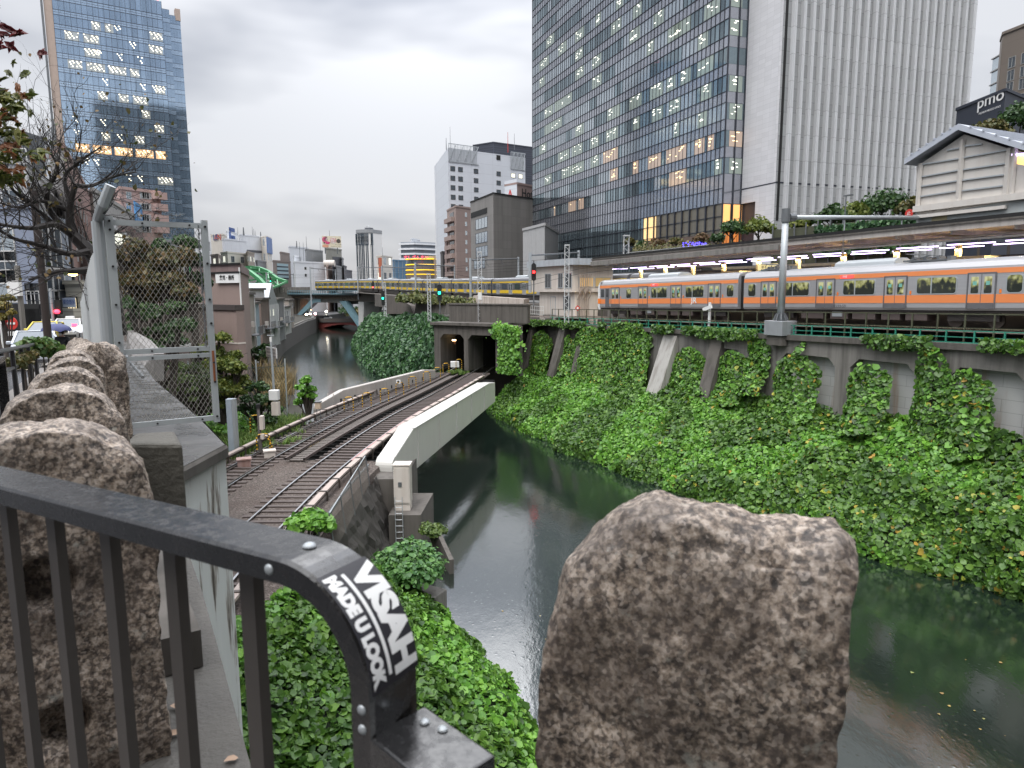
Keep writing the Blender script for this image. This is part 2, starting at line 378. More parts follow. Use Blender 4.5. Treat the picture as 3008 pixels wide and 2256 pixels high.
sS = P @ np.array(TX); yel = rng.random(len(P)) < np.interp(sS, [-70, -45, -30, -15], [.001, .003, .012, .02]) * np.array([1.0 + 2.5 * (fbm(p, .5, 2) > .15) for p in P])
f3 = np.array([fbm(p, .22, 2) for p in P]); young = (f3 > .08) & (rng.random(len(P)) < .8) | (sS < -60) & (rng.random(len(P)) < .7) & (P[:, 2] > -10)
leaves('bank_ivy', P[~yel & ~young], N[~yel & ~young], .235, ivy_g, tilt=.5, wide=1.1, kind='stuff', label='dense green ivy on the right bank slope')
leaves('young_ivy', P[young & ~yel], N[young & ~yel], .23, ivy_y, tilt=.5, wide=1.1, kind='stuff', label='bright young ivy leaves on the right bank slope')
leaves('yellow_ivy_leaves', P[yel], N[yel], .22, autumn, tilt=.4, wide=1.1, kind='stuff', label='yellowing leaves scattered through the ivy')
BT = [V((-8.9, 78.5, WATER)), *[V((p.x, p.y, WATER)) for p in RB2[:4]]]
TP = [V((-7.6, 80, -3.5)), V((-9.5, 88, -3.3)), V((-14, 105, -4.0)), V((-22.5, 130, -4.5)), V((-31, 152, -5.3))]
BTS, TPS = spline(BT, 10), spline(TP, 10)
def slope_f(u, v):
 k = u * (len(BTS) - 1); i = min(int(k), len(BTS) - 2); f = k - i
 a = BTS[i].lerp(BTS[i + 1], f); b = TPS[i].lerp(TPS[i + 1], f); p = a.lerp(b, v ** 1.1); p.z = a.z + (b.z - a.z) * v ** .8; return p
P, N, L = surf_points(slope_f, 110, 26, 2.6, .42, .8, .2, .25)
base_mesh('far_bank_soil', L, M['under'], kind='structure', label='dark soil of the far bank under the creeper')
leaves('far_bank_creeper', P, N, .42, ivy_d, tilt=.45, wide=1.1, kind='stuff', label='bluish green creeper covering the far bank beyond the tunnel')
A_ = [(-9.4, 6.0, -8.5), (-8.6, 12, -8.55), (-7.1, 17.5, -8.65), (-6.1, 22.6, -9.0), (-5.7, 24, -10.6), (-5.6, 27, -11.3), (-5.4, 30, -11.9)]
Wl = [(4.6, 6, WATER), (3.3, 12, WATER), (1.2, 18, WATER), (-.9, 22.2, WATER), (-1.9, 24.3, WATER), (-3.1, 27, WATER), (-4.3, 29.8, WATER)]
AS, WS = spline(A_, 8), spline(Wl, 8)
def slope_l(u, v):
 k = u * (len(AS) - 1); i = min(int(k), len(AS) - 2); f = k - i
 a = WS[i].lerp(WS[i + 1], f); b = AS[i].lerp(AS[i + 1], f); p = a.lerp(b, v); p.z = a.z + (b.z - a.z) * v ** .75; return p
P, N, L = surf_points(slope_l, 90, 40, 2.8, .17, .4, .5, .14)
base_mesh('near_bank_soil', L, M['under'], kind='structure', label='dark soil of the near bank under the ivy')
f3 = np.array([fbm(p, .4, 2) for p in P]); yg = (f3 > -.1) & (rng.random(len(P)) < .8)
leaves('near_bank_ivy', P[~yg], N[~yg], .175, ivy_g, tilt=.5, wide=1.15, kind='stuff', label='dark ivy leaves on the near bank below the railing')
leaves('near_bank_young_ivy', P[yg], N[yg], .165, ivy_y, tilt=.5, wide=1.15, kind='stuff', label='bright green young ivy on the near bank below the railing')
P = np.array([tuple(onz(rng.uniform(2350, 3000), rng.uniform(1700, 2200), WATER + .012)) for _ in range(24)] + [tuple(onz(rng.uniform(1330, 1700), rng.uniform(1350, 1900), WATER + .012)) for _ in range(10)])
leaves('floating_leaves', P, (0, 0, 1), .075, leafmat('floating_leaf', [(.35, .26, .06), (.22, .14, .05), (.16, .2, .06)], .5, 0), tilt=.03, droop=0, kind='stuff', label='few small leaves floating on the river')
rw = thing('railway_wall', 'stained concrete wall with arched bays below the orange-striped train', 'retaining wall', wallp(-30, 36, -8))
ARCH = []
for a, b in ((2105, 2183), (2292, 2457), (2501, 2696), (2794, 3030), (3150, 3420)):
 ARCH.append((sz_of(a, 1050, 35.5)[0], sz_of(b, 1050, 35.5)[0]))
mb = MB(); e_ = -48.0; N0, N1 = 35.45, 36.3
def wb(mb, s0, s1, z0a, z0b, z1a, z1b, n0, n1):   # wall block with sloping top and bottom
 mb.prism([wallp(s0, n0, z0a), wallp(s1, n0, z0b), wallp(s1, n0, z1b), wallp(s0, n0, z1a)], NX * (n1 - n0))
last = e_
for a, b in ARCH + [(6, 6)]:
 wb(mb, last, a, -9.5, -9.5, ztop(last) - .34, ztop(a) - .34, N0, N1)           # pillar
 if b > a:
  ch = .55; zt = ztop((a + b) / 2) - 1.25
  mb.prism([wallp(a, N0, ztop(a) - .34), wallp(b, N0, ztop(b) - .34), wallp(b, N0, zt - .55), wallp(b - ch, N0, zt), wallp(a + ch, N0, zt), wallp(a, N0, zt - .55)], NX * (N1 - N0))
 last = b
obj('wall_face', mb, M['concrete'], rw)
mb = MB(); wb(mb, -71, 6, ztop(-71) - .34, ztop(6) - .34, ztop(-71), ztop(6), N0 - .22, N1 + .4); obj('coping', mb, M['concrete_dark'], rw)
for a, b in ARCH:
 mb = MB(); wb(mb, a - .1, b + .1, -8.3, -8.3, ztop(a) - 1.1, ztop(b) - 1.1, N1 - .28, N1 + .1);
 m_ = bpy.data.materials.get('bay_panel')
 if not m_:
  t = NT('bay_panel'); v = t.coord(); br = t.new('ShaderNodeTexBrick', i_Scale=1.0, i_Mortar_Size=.012, i_Brick_Width=2.0, i_Row_Height=.62)
  dt = t.new('ShaderNodeVectorMath', operation='DOT_PRODUCT'); t.l.new(v, dt.inputs[0]); dt.inputs[1].default_value = TX; sx_ = t.new('ShaderNodeSeparateXYZ'); t.l.new(v, sx_.inputs[0]); vr = t.new('ShaderNodeCombineXYZ'); t.l.new(dt.outputs['Value'], vr.inputs[0]); t.l.new(sx_.outputs[2], vr.inputs[1]); t.l.new(vr.outputs[0], br.inputs[0])
  for k, q in (('Color1', .50), ('Color2', .46), ('Mortar', .3)): br.inputs[k].default_value = (q, q, q * .98, 1)
  c = t.mix(t.ramp(t.noise(t.coord((1, 1, .1)), 1.6, 5), [(.55, (0, 0, 0)), (.72, (.6,) * 3)]), br.outputs[0], (.28, .15, .07))
  t.set(Base_Color=c, Roughness=.8); m_ = t.m
 obj('bay_panel', mb, m_, rw)
mb = MB(); wb(mb, -71, e_, -9.6, -9.6, ztop(-71) - .34, ztop(e_) - .34, 35.9, 36.4); obj('plain_wall', mb, M['concrete_dark'], rw)
for px, wd, lean in ((1552, 1.0, 1.2), (1640, 1.3, 1.5), (1700, .9, 1.2), (1945, 1.7, 1.9), (2085, 1.2, 1.5), (1500, 1.0, .8)):
 s = sz_of(px, 1040, 35.2)[0]; zt = ztop(s) - .5; mb = MB()
 mb.prism([wallp(s, 35.95, zt), wallp(s, 35.3, zt), wallp(s, 35.3 - lean, -9.2), wallp(s, 35.95, -9.2)], TX * wd)
 obj('buttress', mb, M['concrete_dark'] if px < 1900 or px > 2000 else mat('pale_buttress', (.36, .35, .33), .8, streak=.7, dirt=(.13, .11, .09)), rw)
cols = [(1478, 1540, 962, 1100), (1560, 1622, 970, 1100), (1652, 1692, 985, 1100), (1690, 1790, 958, 1130), (1770, 1915, 946, 1150), (1985, 2078, 1020, 1180), (2060, 2110, 1075, 1160), (2110, 2205, 1030, 1190),
  (2195, 2262, 985, 1160), (2285, 2415, 1042, 1240), (2352, 2366, 985, 1050), (2500, 2622, 1065, 1270), (2692, 2790, 1010, 1340), (2770, 2925, 1085, 1340)]
CP_, CN_, CK_ = [], [], []
bulge = [.35, .3, .3, .7, .8, .8, .4, .7, .4, .9, .15, 1.0, .6, .9]
for (x0, x1, yt, yb), bl in zip(cols, bulge):
 def fn(u, v, x0=x0, x1=x1, yt=yt, yb=yb, bl=bl):
  xx = x0 + (x1 - x0) * u; w_ = 1 - (2 * u - 1) ** 2
  top = yt + (1 - w_) * (yb - yt) * .22
  s, z = sz_of(xx, top + (yb - top) * (1 - v), 35.3)
  return wallp(s, 35.35 - bl * (.35 + .65 * w_) * (1 - .55 * v) - .9 * (1 - v) ** 2, max(z, -9.3))
 P, N, L = surf_points(fn, 14, 16, 3.0, .22, .25, .5, .12)
 N = np.where((N @ np.array(NX))[:, None] > 0, -N, N); N[:, 2] += .35
 y = rng.random(len(P)) < .025; g = rng.random(len(P)) < .35
 CP_.append(P); CN_.append(N); CK_.append(np.where(y, 2, np.where(g, 1, 0)))
P, N, K = np.concatenate(CP_), np.concatenate(CN_), np.concatenate(CK_)
for k, (m_, lb) in enumerate(((ivy_g, 'columns of dark ivy climbing the railway wall'), (ivy_y, 'bright young ivy climbing the railway wall'), (autumn, 'yellow leaves in the ivy on the railway wall'))):
 leaves('climbing_ivy', P[K == k], N[K == k], .225, m_, tilt=.4, wide=1.15, droop=1.2, kind='stuff', label=lb)
P = [];
for i in range(9000):
 s = rng.uniform(-71, -8); f = fbm((s, 3, 1), .35, 3)
 if f < -.15 and s > -58: continue
 h = .25 + .5 * max(0, f + .2); P.append(wallp(s, 35.1 + rng.uniform(-.3, .35), ztop(s) + rng.uniform(-h, .28)))
P = np.array(P); leaves('wall_top_creeper', P, -np.array(NX) + [0, 0, .5], .19, ivy_g, tilt=.7, droop=1, kind='stuff', label='fringe of creeper along the top of the railway wall')
GA = 1.435 / 2
def along(path, step, y0=-99, y1=999):
 out = []; acc = 0; last = None
 for a, b in zip(path, path[1:]):
  L = (b - a).length; d = (b - a) / L; x = 0
  while acc + (L - x) >= step:
   x += step - acc; acc = 0; p = a + d * x
   if y0 <= p.y <= y1: out.append((p, math.atan2(d.y, d.x)))
  acc += L - x
 return out
slp = B((0, 0, -.11), (.2, 2.35, .13)).mesh('sleeper', M['sleeper'])
slw = B((0, 0, -.11), (.22, 2.3, .13)).mesh('sleeper', M['sleeper'])
def railprof(mb, path, z=0.0):
 for w, h, zz in ((.07, .05, -.025), (.018, .12, -.10)):
  L, R_ = offset(path, -w / 2, zz + h / 2 + z), offset(path, w / 2, zz + h / 2 + z)
  l2, r2 = [p - V((0, 0, h)) for p in L], [p - V((0, 0, h)) for p in R_]
  mb.grid([l2, L, R_, r2])
def track(name, off, label, y0):
 p0 = [p for p in offset(CTR, off, 0) if p.y > y0]
 r = thing(name, label, 'railway track', (p0[0].x, p0[0].y, RAIL), 'underground railway tracks')
 for s in (-GA, GA):
  mb = MB(); railprof(mb, offset(p0, s, RAIL)); o = obj('rail', mb, M['steel_rail'], r)
  L, R_ = offset(p0, s - .036, RAIL + .004), offset(p0, s + .036, RAIL + .004); mb = MB(); mb.grid([L, R_]); obj('rail_head', mb, M['steel_shine'], o)
 for s in (-GA + .17, GA - .17) if off else (GA + .2,):
  mb = MB(); railprof(mb, offset([p for p in p0 if 22 < p.y < 70], s, RAIL), -.01); obj('guard_rail', mb, M['steel_rail'], r)
 n = 0
 for p, a in along(p0, .62, y0 + .5, 71):
  if n >= 96: break
  n += 1; o = link('sleeper', slp, r); o.location = (p.x - p0[0].x, p.y - p0[0].y, -.02); o.rotation_euler = (0, 0, a)
 return r
trk = track('railway_track', 0.0, 'railway track nearest the river, rails shining beside the pink cover board', 11)
trk2 = track('railway_track', -4.1, 'railway track beside the grass and the plate girder with slots', 26)
t3 = mat('cover_board', (.40, .335, .30), .6, streak=.3, dirt=(.25, .2, .17)); pinkb = mat('pink_walkway_board', (.36, .21, .20), .7, var=.15, scale=3)
def third(off, y0, y1, label, k):
 p = [q for q in offset(CTR, off, RAIL) if y0 < q.y < y1]
 r = thing('third_rail', label, 'conductor rail', p[0], 'conductor rails')
 bs = along(p, 1.9); n = 0
 mb = MB(); mb.grid([offset(p, d, z) for d, z in ((-.13, .20), (-.13, .29), (.13, .29), (.13, .20))])
 o = obj('cover', mb, t3, r)
 mb = MB(); mb.grid([offset(p, d, .1 + z) for d, z in ((-.05, -.05), (-.05, .06), (.05, .06), (.05, -.05))]); obj('contact_rail', mb, M['steel_rail'], r)
 for q, a in bs:
  mb = MB(); A = axes(a); mb.box(q + A[1] * -.18 + V((0, 0, .02)), (.07, .05, .52)); mb.box(q + V((0, 0, .31)), (.12, .3, .03), a); obj('bracket', mb, M['steel_rail'], r)
third(1.35, 14, 66, 'pale pink cover board of the conductor rail nearest the river', 1)
third(-5.55, 30, 70, 'long weathered conductor rail on the far side of both tracks', 1)
p = [q for q in offset(CTR, 0, RAIL) if 33.5 < q.y < 68]
def strip(name, path, d0, d1, z, m, **kw):
 mb = MB(); mb.grid([offset(path, d0, z - .05), offset(path, d0, z), offset(path, d1, z), offset(path, d1, z - .05)]); return obj(name, mb, m, **kw)
strip('board_walkway', [q for q in p if q.y < 62], .84, 1.2, .09, pinkb, label='pink plank walkway along the track nearest the river', cat='walkway')
rt = thing('plank_walkway', 'grey plank walkway between the two tracks on the bridge', 'walkway', p[0])
for s in (-2.55, -1.6):
 mb = MB(); mb.grid([offset(p, s, .02), offset(p, s, .16), offset(p, s + .1, .16), offset(p, s + .1, .02)]); obj('channel', mb, M['sleeper'], rt)
pl = mat('grey_plank', (.125, .108, .097), .7, var=.3, scale=5); plm = B((0, 0, 0), (.22, .78, .05)).mesh('plank', pl); n = 0
for q, a in along(offset(p, -2.03, -.03), .38):
 if n < 96: o = link('plank', plm, rt); o.location = q - V(rt.location); o.rotation_euler = (0, 0, a); n += 1
mb = MB()
for q, a in along(offset(p, -2.0, -.5), .9):
 mb.box(q, (.16, 8.4, .28), a)
obj('bridge_deck', mb, M['black'], label='dark cross beams of the railway bridge deck', cat='bridge deck')
def girder(label, G0, G1, z0a, z0b, zt, th, m, seams, nose):
 a, b = V((*G0, 0)), V((*G1, 0)); d = (b - a); L = d.length; d.normalize(); n = V((d.y, -d.x, 0))
 r = thing('bridge_girder', label, 'bridge girder', (a.x, a.y, z0a), 'steel girders of the railway bridge')
 prof = []
 for k in range(7):
  t_ = math.pi / 2 * k / 6; prof.append((.55 - .55 * math.cos(t_), zt - nose - .5 + .5 * math.sin(t_)))
 prof += [(3.3, zt), (L - 2.2, zt), (L, zt - .25), (L, z0b), (1.4, z0a - .02), (.8, z0a), (0, z0a)]
 mb = MB(); mb.prism([a + d * x - n * (.42 if th > .48 else 0) + V((0, 0, z)) for x, z in prof], n * (th + (.42 if th > .48 else 0))); obj('web', mb, m, r, bevel=.05)
 mb = MB(); up = [(x, z) for x, z in prof if z > max(z0a, z0b) + .05 and z > zt - nose - .5]
 for s in range(1, seams):
  mb = MB(); x = L * s / seams; mb.beam(a + d * x + n * (th + .02) + V((0, 0, z0a + (z0b - z0a) * x / L + .05)), a + d * x + n * (th + .02) + V((0, 0, zt - .1)), .04, .05, up=n); obj('stiffener', mb, m, r); mb = MB()
  mb.beam(a + d * x - n * .02 + V((0, 0, z0a + (z0b - z0a) * x / L + .05)), a + d * x - n * .02 + V((0, 0, zt - .1)), .04, .05, up=n)
  obj('stiffener', mb, m, r)
 return r, a, d, n, L
g1, a, d, n, L = girder('pale grey riveted-free box girder with a rounded near end beside the dark water', (-6.5, 33.6), (-1.9, 57.0), RAIL - 1.35, RAIL - .85, RAIL + 1.05, .5, M['white_girder'], 6, .85)
g1['label'] = 'pale smooth plate girder with rounded near end beside the dark water'
mb = MB(); mb.grid([[a + d * x + n * y + V((0, 0, z)) for y in (-.48, .56)] for x, z in ((3.3, RAIL + 1.065), (L - 2.2, RAIL + 1.065))]); obj('top_flange', mb, M['white_girder'], g1)
g2, a, d, n, L = girder('grey plate girder with small dark slots on the upstream side', (-14.4, 49.0), (-7.9, 67.0), RAIL - .9, RAIL - .7, RAIL + .95, .45, M['grey_girder'], 10, .5)
for k in range(1, 9):
 x = L * (k + .5) / 10; mb = B(a + d * x + n * .46 + V((0, 0, RAIL + .2)), (.16, .05, .28), math.atan2(d.y, d.x)); obj('slot', mb, M['black'], g2)
ab = thing('bridge_abutment', 'dark concrete pier under the rounded end of the pale girder', 'abutment', (-6, 33, WATER))
obj('pier', MB().box((-6.05, 33.0, -11.4), (1.3, 1.6, 4.6)), M['concrete_dark'], ab)
obj('shelf', MB().prism([V((-5.8, 31.0, -10.5)), V((-4.3, 31.0, -10.5)), V((-4.1, 34.5, -10.5)), V((-5.8, 34.5, -10.5))], (0, 0, -3.0)), M['concrete_dark'], ab)
mb = MB(); mb.box((-5.6, 33.4, -10.2), (.5, .6, .5)); mb.cyl((-5.75, 33.3, -9.9), (-5.2, 33.3, -9.9), .13); mb.box((-5.5, 33.4, -9.75), (.8, .7, .14)); obj('bearing', mb, M['white_girder'], ab)
obj('apron_wall', MB().prism([V((-3.75, 33.5, -12.0)), V((-2.75, 30.6, -12.5)), V((-2.95, 30.5, -12.5)), V((-3.95, 33.4, -12.0))], (0, 0, -.9)), M['concrete_dark'], ab)
obj('wall_core', MB().box((-9, 36.0, -11.5), (7.4, 2.6, 4.4)), M['concrete_dark'], ab)
cb = thing('equipment_cabinet', 'tall white steel cabinet on the concrete shelf beside the river', 'cabinet', (-5.25, 32.0, -10.5))
obj('body', B((-5.25, 32.0, -9.25), (.78, .72, 1.9)), mat('cabinet_paint', (.60, .56, .51), .45, streak=.25, dirt=(.4, .33, .26), var=.05), cb, bevel=.03)
obj('plinth', B((-5.25, 32.0, -10.35), (.74, .68, .3)), M['cream'], cb); obj('hood', B((-5.25, 32.0, -8.28), (.84, .78, .05)), M['cream'], cb)
obj('door', B((-5.25, 31.63, -9.25), (.66, .03, 1.7)), M['cream'], cb)
mb = MB(); mb.box((-5.33, 31.6, -9.2), (.16, .03, .22)); obj('handle', mb, M['galv_dark'], cb)
ld = thing('steel_ladder', 'thin steel ladder hanging below the white cabinet', 'ladder', (-5.3, 30.95, -12.1))
for s in (-.17, .17): obj('stile', MB().cyl((-5.3 + s, 30.93, -12.1), (-5.3 + s, 30.93, -9.6), .02, 6), M['galv'], ld)
for k in range(8): obj('rung', MB().cyl((-5.47, 30.93, -11.9 + k * .3), (-5.13, 30.93, -11.9 + k * .3), .014, 6), M['galv'], ld)
mb = MB(); rows = []
for k in range(26):
 y = 23.0 + k * .37; rows.append([V((-6.5 + .1 * fbm((y, j, 3), .9) + .85 * j / 9, y, -8.95 - 3.4 * j / 9)) + V((.16 * fbm((y * 2, j * .9, 0), .9), 0, 0)) for j in range(10)])
mb.grid(rows); obj('rubble_wall', mb, M['rubble'], label='dark rough stone wall under the wire fence', cat='stone wall')
def mesh_panel(mb, o, ex, ez, w, h, pitch, r, amp=.0):
 o, ex, ez = V(o), V(ex), V(ez); k = -h
 asp = 1.55
 for sgn in (1, -1):
  c = -h / asp
  while c < w + h / asp:
   x0, z0, x1, z1 = (c, 0, c + h / asp, h) if sgn > 0 else (c, h, c + h / asp, 0)
   if x0 < 0: z0 += sgn * (-x0) * asp; x0 = 0
   if x1 > w: z1 -= sgn * (x1 - w) * asp; x1 = w
   if x1 - x0 > 1e-3: mb.beam(o + ex * x0 + ez * z0, o + ex * x1 + ez * z1, r * 2, r * 2, up=ex.cross(ez))
   c += pitch
wf = thing('wire_fence', 'rusty chain link fence between the near track and the rough stone wall', 'fence', (-6.4, 27, -9))
wire_r = mat('rusty_wire', (.15, .135, .12), .6, .4, var=.5, scale=3)
mb = MB(); mesh_panel(mb, (-6.15, 22.8, -9.0), V((-.06, 1, 0)).normalized(), V((-.12, 0, 1)).normalized(), 8.2, 1.35, .12, .0035); obj('wire_mesh', mb, wire_r, wf)
obj('top_rail', MB().cyl((-6.31, 22.8, -7.66), (-6.8, 31.0, -7.66), .025, 6), M['galv'], wf)
for k in range(5): obj('post', MB().cyl((-6.15 - .12 * k, 22.8 + 2.05 * k, -9.1), (-6.31 - .12 * k, 22.8 + 2.05 * k, -7.62), .03, 6), M['galv_dark'], wf)
for k in range(2): tag(obj('cable', MB().tube(spline([(-6.75 - k * .12, 21.5, -8.7), (-6.8 - k * .1, 25, -8.25 - k * .1), (-7.0, 29, -8.4), (-7.1, 33, -8.6)], 6), .06, 7), M['galv_dark']), ['upper', 'lower'][k] + ' grey cable running behind the chain link fence', 'cable', 'cables behind the fence')
stripe = NT('hazard_stripes'); v = stripe.coord(); sp = stripe.new('ShaderNodeSeparateXYZ'); stripe.l.new(v, sp.inputs[0])
mm = stripe.new('ShaderNodeMath', operation='FRACT'); m0 = stripe.new('ShaderNodeMath', operation='MULTIPLY'); m0.inputs[1].default_value = 5; stripe.l.new(sp.outputs[2], m0.inputs[0]); stripe.l.new(m0.outputs[0], mm.inputs[0])
stripe.set(Base_Color=stripe.ramp(mm.outputs[0], [(0, (.72, .40, .02)), (.5, (.02, .018, .015))], 'CONSTANT'), Roughness=.5)
hm = MB().tube(spline([(-.33, 0, 0), (-.33, 0, .75), (-.28, 0, .93), (-.14, 0, 1.02), (.14, 0, 1.02), (.28, 0, .93), (.33, 0, .75), (.33, 0, 0)], 3), .035, 7).mesh('hoop', stripe.m)
hoops = [(753, 1268, 'first, among the weeds'), (775, 1330, 'beside the tall signal post'), (1025, 1208, ''), (1078, 1194, ''), (1130, 1180, ''), (1175, 1160, ''), (1212, 1140, ''), (1254, 1124, ''), (1285, 1110, ''), (1310, 1096, ''), (1348, 1083, '')]
HL = ['striped hoop among weeds where the bridge planks have not begun', 'striped hoop behind the tall dark signal post', 'striped hoop at the near end of the bridge planks', 'second striped hoop along the bridge planks', 'third striped hoop along the bridge planks, before the diamond sign',
      'striped hoop carrying the small white diamond sign', 'striped hoop just past the diamond sign', 'striped hoop second past the diamond sign', 'striped hoop third past the diamond sign', 'striped hoop fourth past the diamond sign', 'striped hoop at the tunnel mouth beside the white boxes']
for (px, py, _), lb in zip(hoops, HL):
 p = onz(px, py, RAIL - .1); o = link('striped_hoop', hm); o.location = p; o.rotation_euler = (0, 0, .5); tag(o, lb, 'barrier hoop', 'yellow and black hoops between the tracks')
 if 'carrying' in lb:
  s = thing('diamond_sign', 'small white sign with a diamond on a striped hoop', 'sign', p + V((-.1, -.06, 1.0)))
  obj('plate', B(p + V((-.1, -.06, 1.1)), (.36, .03, .34)), M['white'], s)
  obj('symbol', MB().prism([p + V((-.1 + x, -.078, 1.1 + z)) for x, z in ((-.12, 0), (0, -.13), (.12, 0), (0, .13))], (0, -.006, 0)), M['black'], s)
p = onz(766, 1335, RAIL - .2); sp_ = thing('signal_post', 'tall dark post with white boxes between the tracks', 'signal post', p)
obj('pole', MB().tube([p, p + V((0, 0, 2.55))], [.1, .075], 10), mat('weathered_pole', (.12, .11, .105), .6, var=.4), sp_)
obj('cap', MB().cyl(p + V((0, 0, 2.55)), p + V((0, 0, 2.75)), .12), M['black'], sp_)
obj('box', B(p + V((.18, -.05, 1.75)), (.2, .3, .75)), M['cream'], sp_, bevel=.02); obj('box', B(p + V((.18, -.05, 1.0)), (.18, .24, .3)), M['cream'], sp_, bevel=.02)
obj('bracket', MB().tube([p + V((0, 0, 1.1)), p + V((.4, 0, .95)), p + V((.62, 0, .5)), p + V((.62, 0, -.2))], .035), stripe.m, sp_)
p = onz(938, 1265, RAIL - .2); s2 = thing('lamp_stand', 'small boxed signal lamp on a thin steel stand between the tracks', 'signal lamp', p)
for dx in (-.13, .13): obj('leg', MB().cyl(p + V((dx, 0, 0)), p + V((dx * .8, 0, 1.35)), .02, 6), M['galv_dark'], s2)
obj('housing', B(p + V((0, 0, 1.6)), (.34, .3, .42)), mat('lamp_box', (.50, .40, .30), .5), s2, bevel=.02); obj('hood', B(p + V((0, 0, 1.84)), (.4, .38, .05)), M['galv_dark'], s2)
for px, py, lb, sz, m_ in ((525, 1375, '', 0, 0),):
 pass
for (px, py), (w_, d_, h_), lb, m_ in (((528, 1378), (.62, .5, .5), 'pinkish junction box streaked with rust beside the near track', mat('pink_box', (.36, .25, .23), .7, streak=.8, dirt=(.20, .09, .05))), ((603, 1352), (.55, .45, .5), 'grey junction box next to the pinkish one', M['cream'])):
 p = onz(px + 190, py, RAIL - .26); b = thing('junction_box', lb, 'junction box', p, 'junction boxes on the ballast')
 obj('case', B(p + V((0, 0, h_ / 2)), (w_, d_, h_), .4), m_, b, bevel=.02); obj('lid', B(p + V((0, 0, h_ + .03)), (w_ + .08, d_ + .08, .06), .4), m_, b)
tp = thing('tunnel_portal', 'dark concrete twin tunnel mouth with lamps above the tracks', 'tunnel', (-5, 76, RAIL))
PL, PR = onz(1279, 1072, RAIL), onz(1462, 1084, RAIL); PX = (PR - PL); PW = PX.length; PX.normalize(); PN = V((-PX.y, PX.x, 0))
def pp(x, z, y=0.0): return PL + PX * x + PN * y + V((0, 0, z))
H_ = 4.55
o1, o2 = (.75, .44 * PW + .3), (.53 * PW + .12, PW - .25)
mb = MB()
mb.prism([pp(-.1, -.4), pp(o1[0], -.4), pp(o1[0], H_), pp(-.1, H_)], PN * 3); mb.prism([pp(o1[1], -.4), pp(o2[0], -.4), pp(o2[0], H_), pp(o1[1], H_)], PN * 3); mb.prism([pp(o2[1], -.4), pp(PW + .3, -.4), pp(PW + .3, H_), pp(o2[1], H_)], PN * 3)
for a, b in (o1, o2):
 mb.prism([pp(a, 3.05), pp(a + .45, 3.55), pp(b - .45, 3.55), pp(b, 3.05), pp(b, H_), pp(a, H_)], PN * 3)
obj('front_wall', mb, M['concrete_dark'], tp)
obj('roof_slab', MB().prism([pp(-.4, H_, -.35), pp(PW + .5, H_, -.35), pp(PW + .5, H_ + .3, -.35), pp(-.4, H_ + .3, -.35)], PN * 9), M['concrete_dark'], tp)
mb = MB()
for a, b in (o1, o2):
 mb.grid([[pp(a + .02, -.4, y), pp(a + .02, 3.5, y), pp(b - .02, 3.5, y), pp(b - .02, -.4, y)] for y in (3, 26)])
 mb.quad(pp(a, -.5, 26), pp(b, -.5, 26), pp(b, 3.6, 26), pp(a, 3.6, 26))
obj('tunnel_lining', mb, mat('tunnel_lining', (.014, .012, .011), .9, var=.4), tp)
lampm = emit('warm_lamp', (1.0, .72, .38), 7)
for x in (o1[0] + .75, o1[1] - .45):
 l = obj('lamp', B(pp(x, 2.75, 1.6), (.42, .2, .14)), lampm, tp); obj('lamp_bracket', B(pp(x, 2.5, 1.7), (.2, .12, .4)), M['rust'], l)
mb = MB(); mb.prism([pp(.6, H_ + .3, 2.0), pp(PW + 2.6, H_ + .3, 2.0), pp(PW + 2.6, H_ + 2.2, 2.0), pp(.6, H_ + 2.2, 2.0)], PN * .5)
obj('parapet', mb, M['concrete_dark'], tp); obj('parapet_cap', MB().prism([pp(.5, H_ + 2.2, 1.9), pp(PW + 2.7, H_ + 2.2, 1.9), pp(PW + 2.7, H_ + 2.36, 1.9), pp(.5, H_ + 2.36, 1.9)], PN * .7), M['concrete_dark'], tp)
wg = MB(); wg.prism([pp(PW + .3, -.4, .3), pp(PW + 3.6, -.4, -1.5), pp(PW + 3.6, H_ + .2, -1.5), pp(PW + .3, H_ + .2, .3)], PN * .6); obj('wing_wall', wg, M['concrete_dark'], tp)
bx = MB(); c_ = pp(o1[1] - .55, .35, -1.0); bx.box(c_, (.9, .6, .65), .2); tag(obj('trackside_box', bx, M['white'], bevel=.04), 'white box at the foot of the tunnel pillar', 'equipment box')
p = onz(1489, 1075, -8.2); sl = thing('street_lamp', 'lit globe lamp on a grey pole beside the tunnel mouth', 'street lamp', p)
hgt = on_n(1489, 968, p.dot(NX)).z - p.z
obj('pole', MB().tube([p - V((0, 0, .5)), p + V((0, 0, hgt - .1))], [.09, .06], 9), M['galv'], sl); obj('globe', MB().lathe(p + V((0, 0, hgt - .12)), [(.06, 0), (.2, .12), (.24, .3), (.18, .46), (.04, .54)], 14), emit('lamp_glow', (1, .66, .36), 16), sl, smooth=True)
pl_ = bpy.data.lights.new('street_lamp_light', 'POINT'); pl_.energy = 160; pl_.color = (1, .62, .32); pl_.shadow_soft_size = .3
lo = bpy.data.objects.new('lamp_light', pl_); COL.objects.link(lo); lo.parent = sl; lo.location = (-.45, -.6, hgt + .1)
P = [];
for i in range(5200):
 a = rng.random(); c_ = pp(PW + 1.05 + abs(rng.normal(.2, 1.1)) - .3 * (1 - a), -.2 + (H_ + .4) * a, -.6 + rng.normal(0, .25)); c_ -= PN * (.45 * max(0, (c_ - PL).dot(PX) - PW - .3)); P.append(c_)
for i in range(600): P.append(pp(PW + .45 + rng.normal(0, .4), H_ - .5 + rng.normal(0, .4), -.5 + rng.normal(0, .2)))
leaves('portal_ivy', np.array(P), -np.array(PN) + [0, 0, .3], .24, ivy_y, tilt=.5, wide=1.15, droop=1, kind='stuff', label='bright ivy hanging over the right edge of the tunnel mouth')
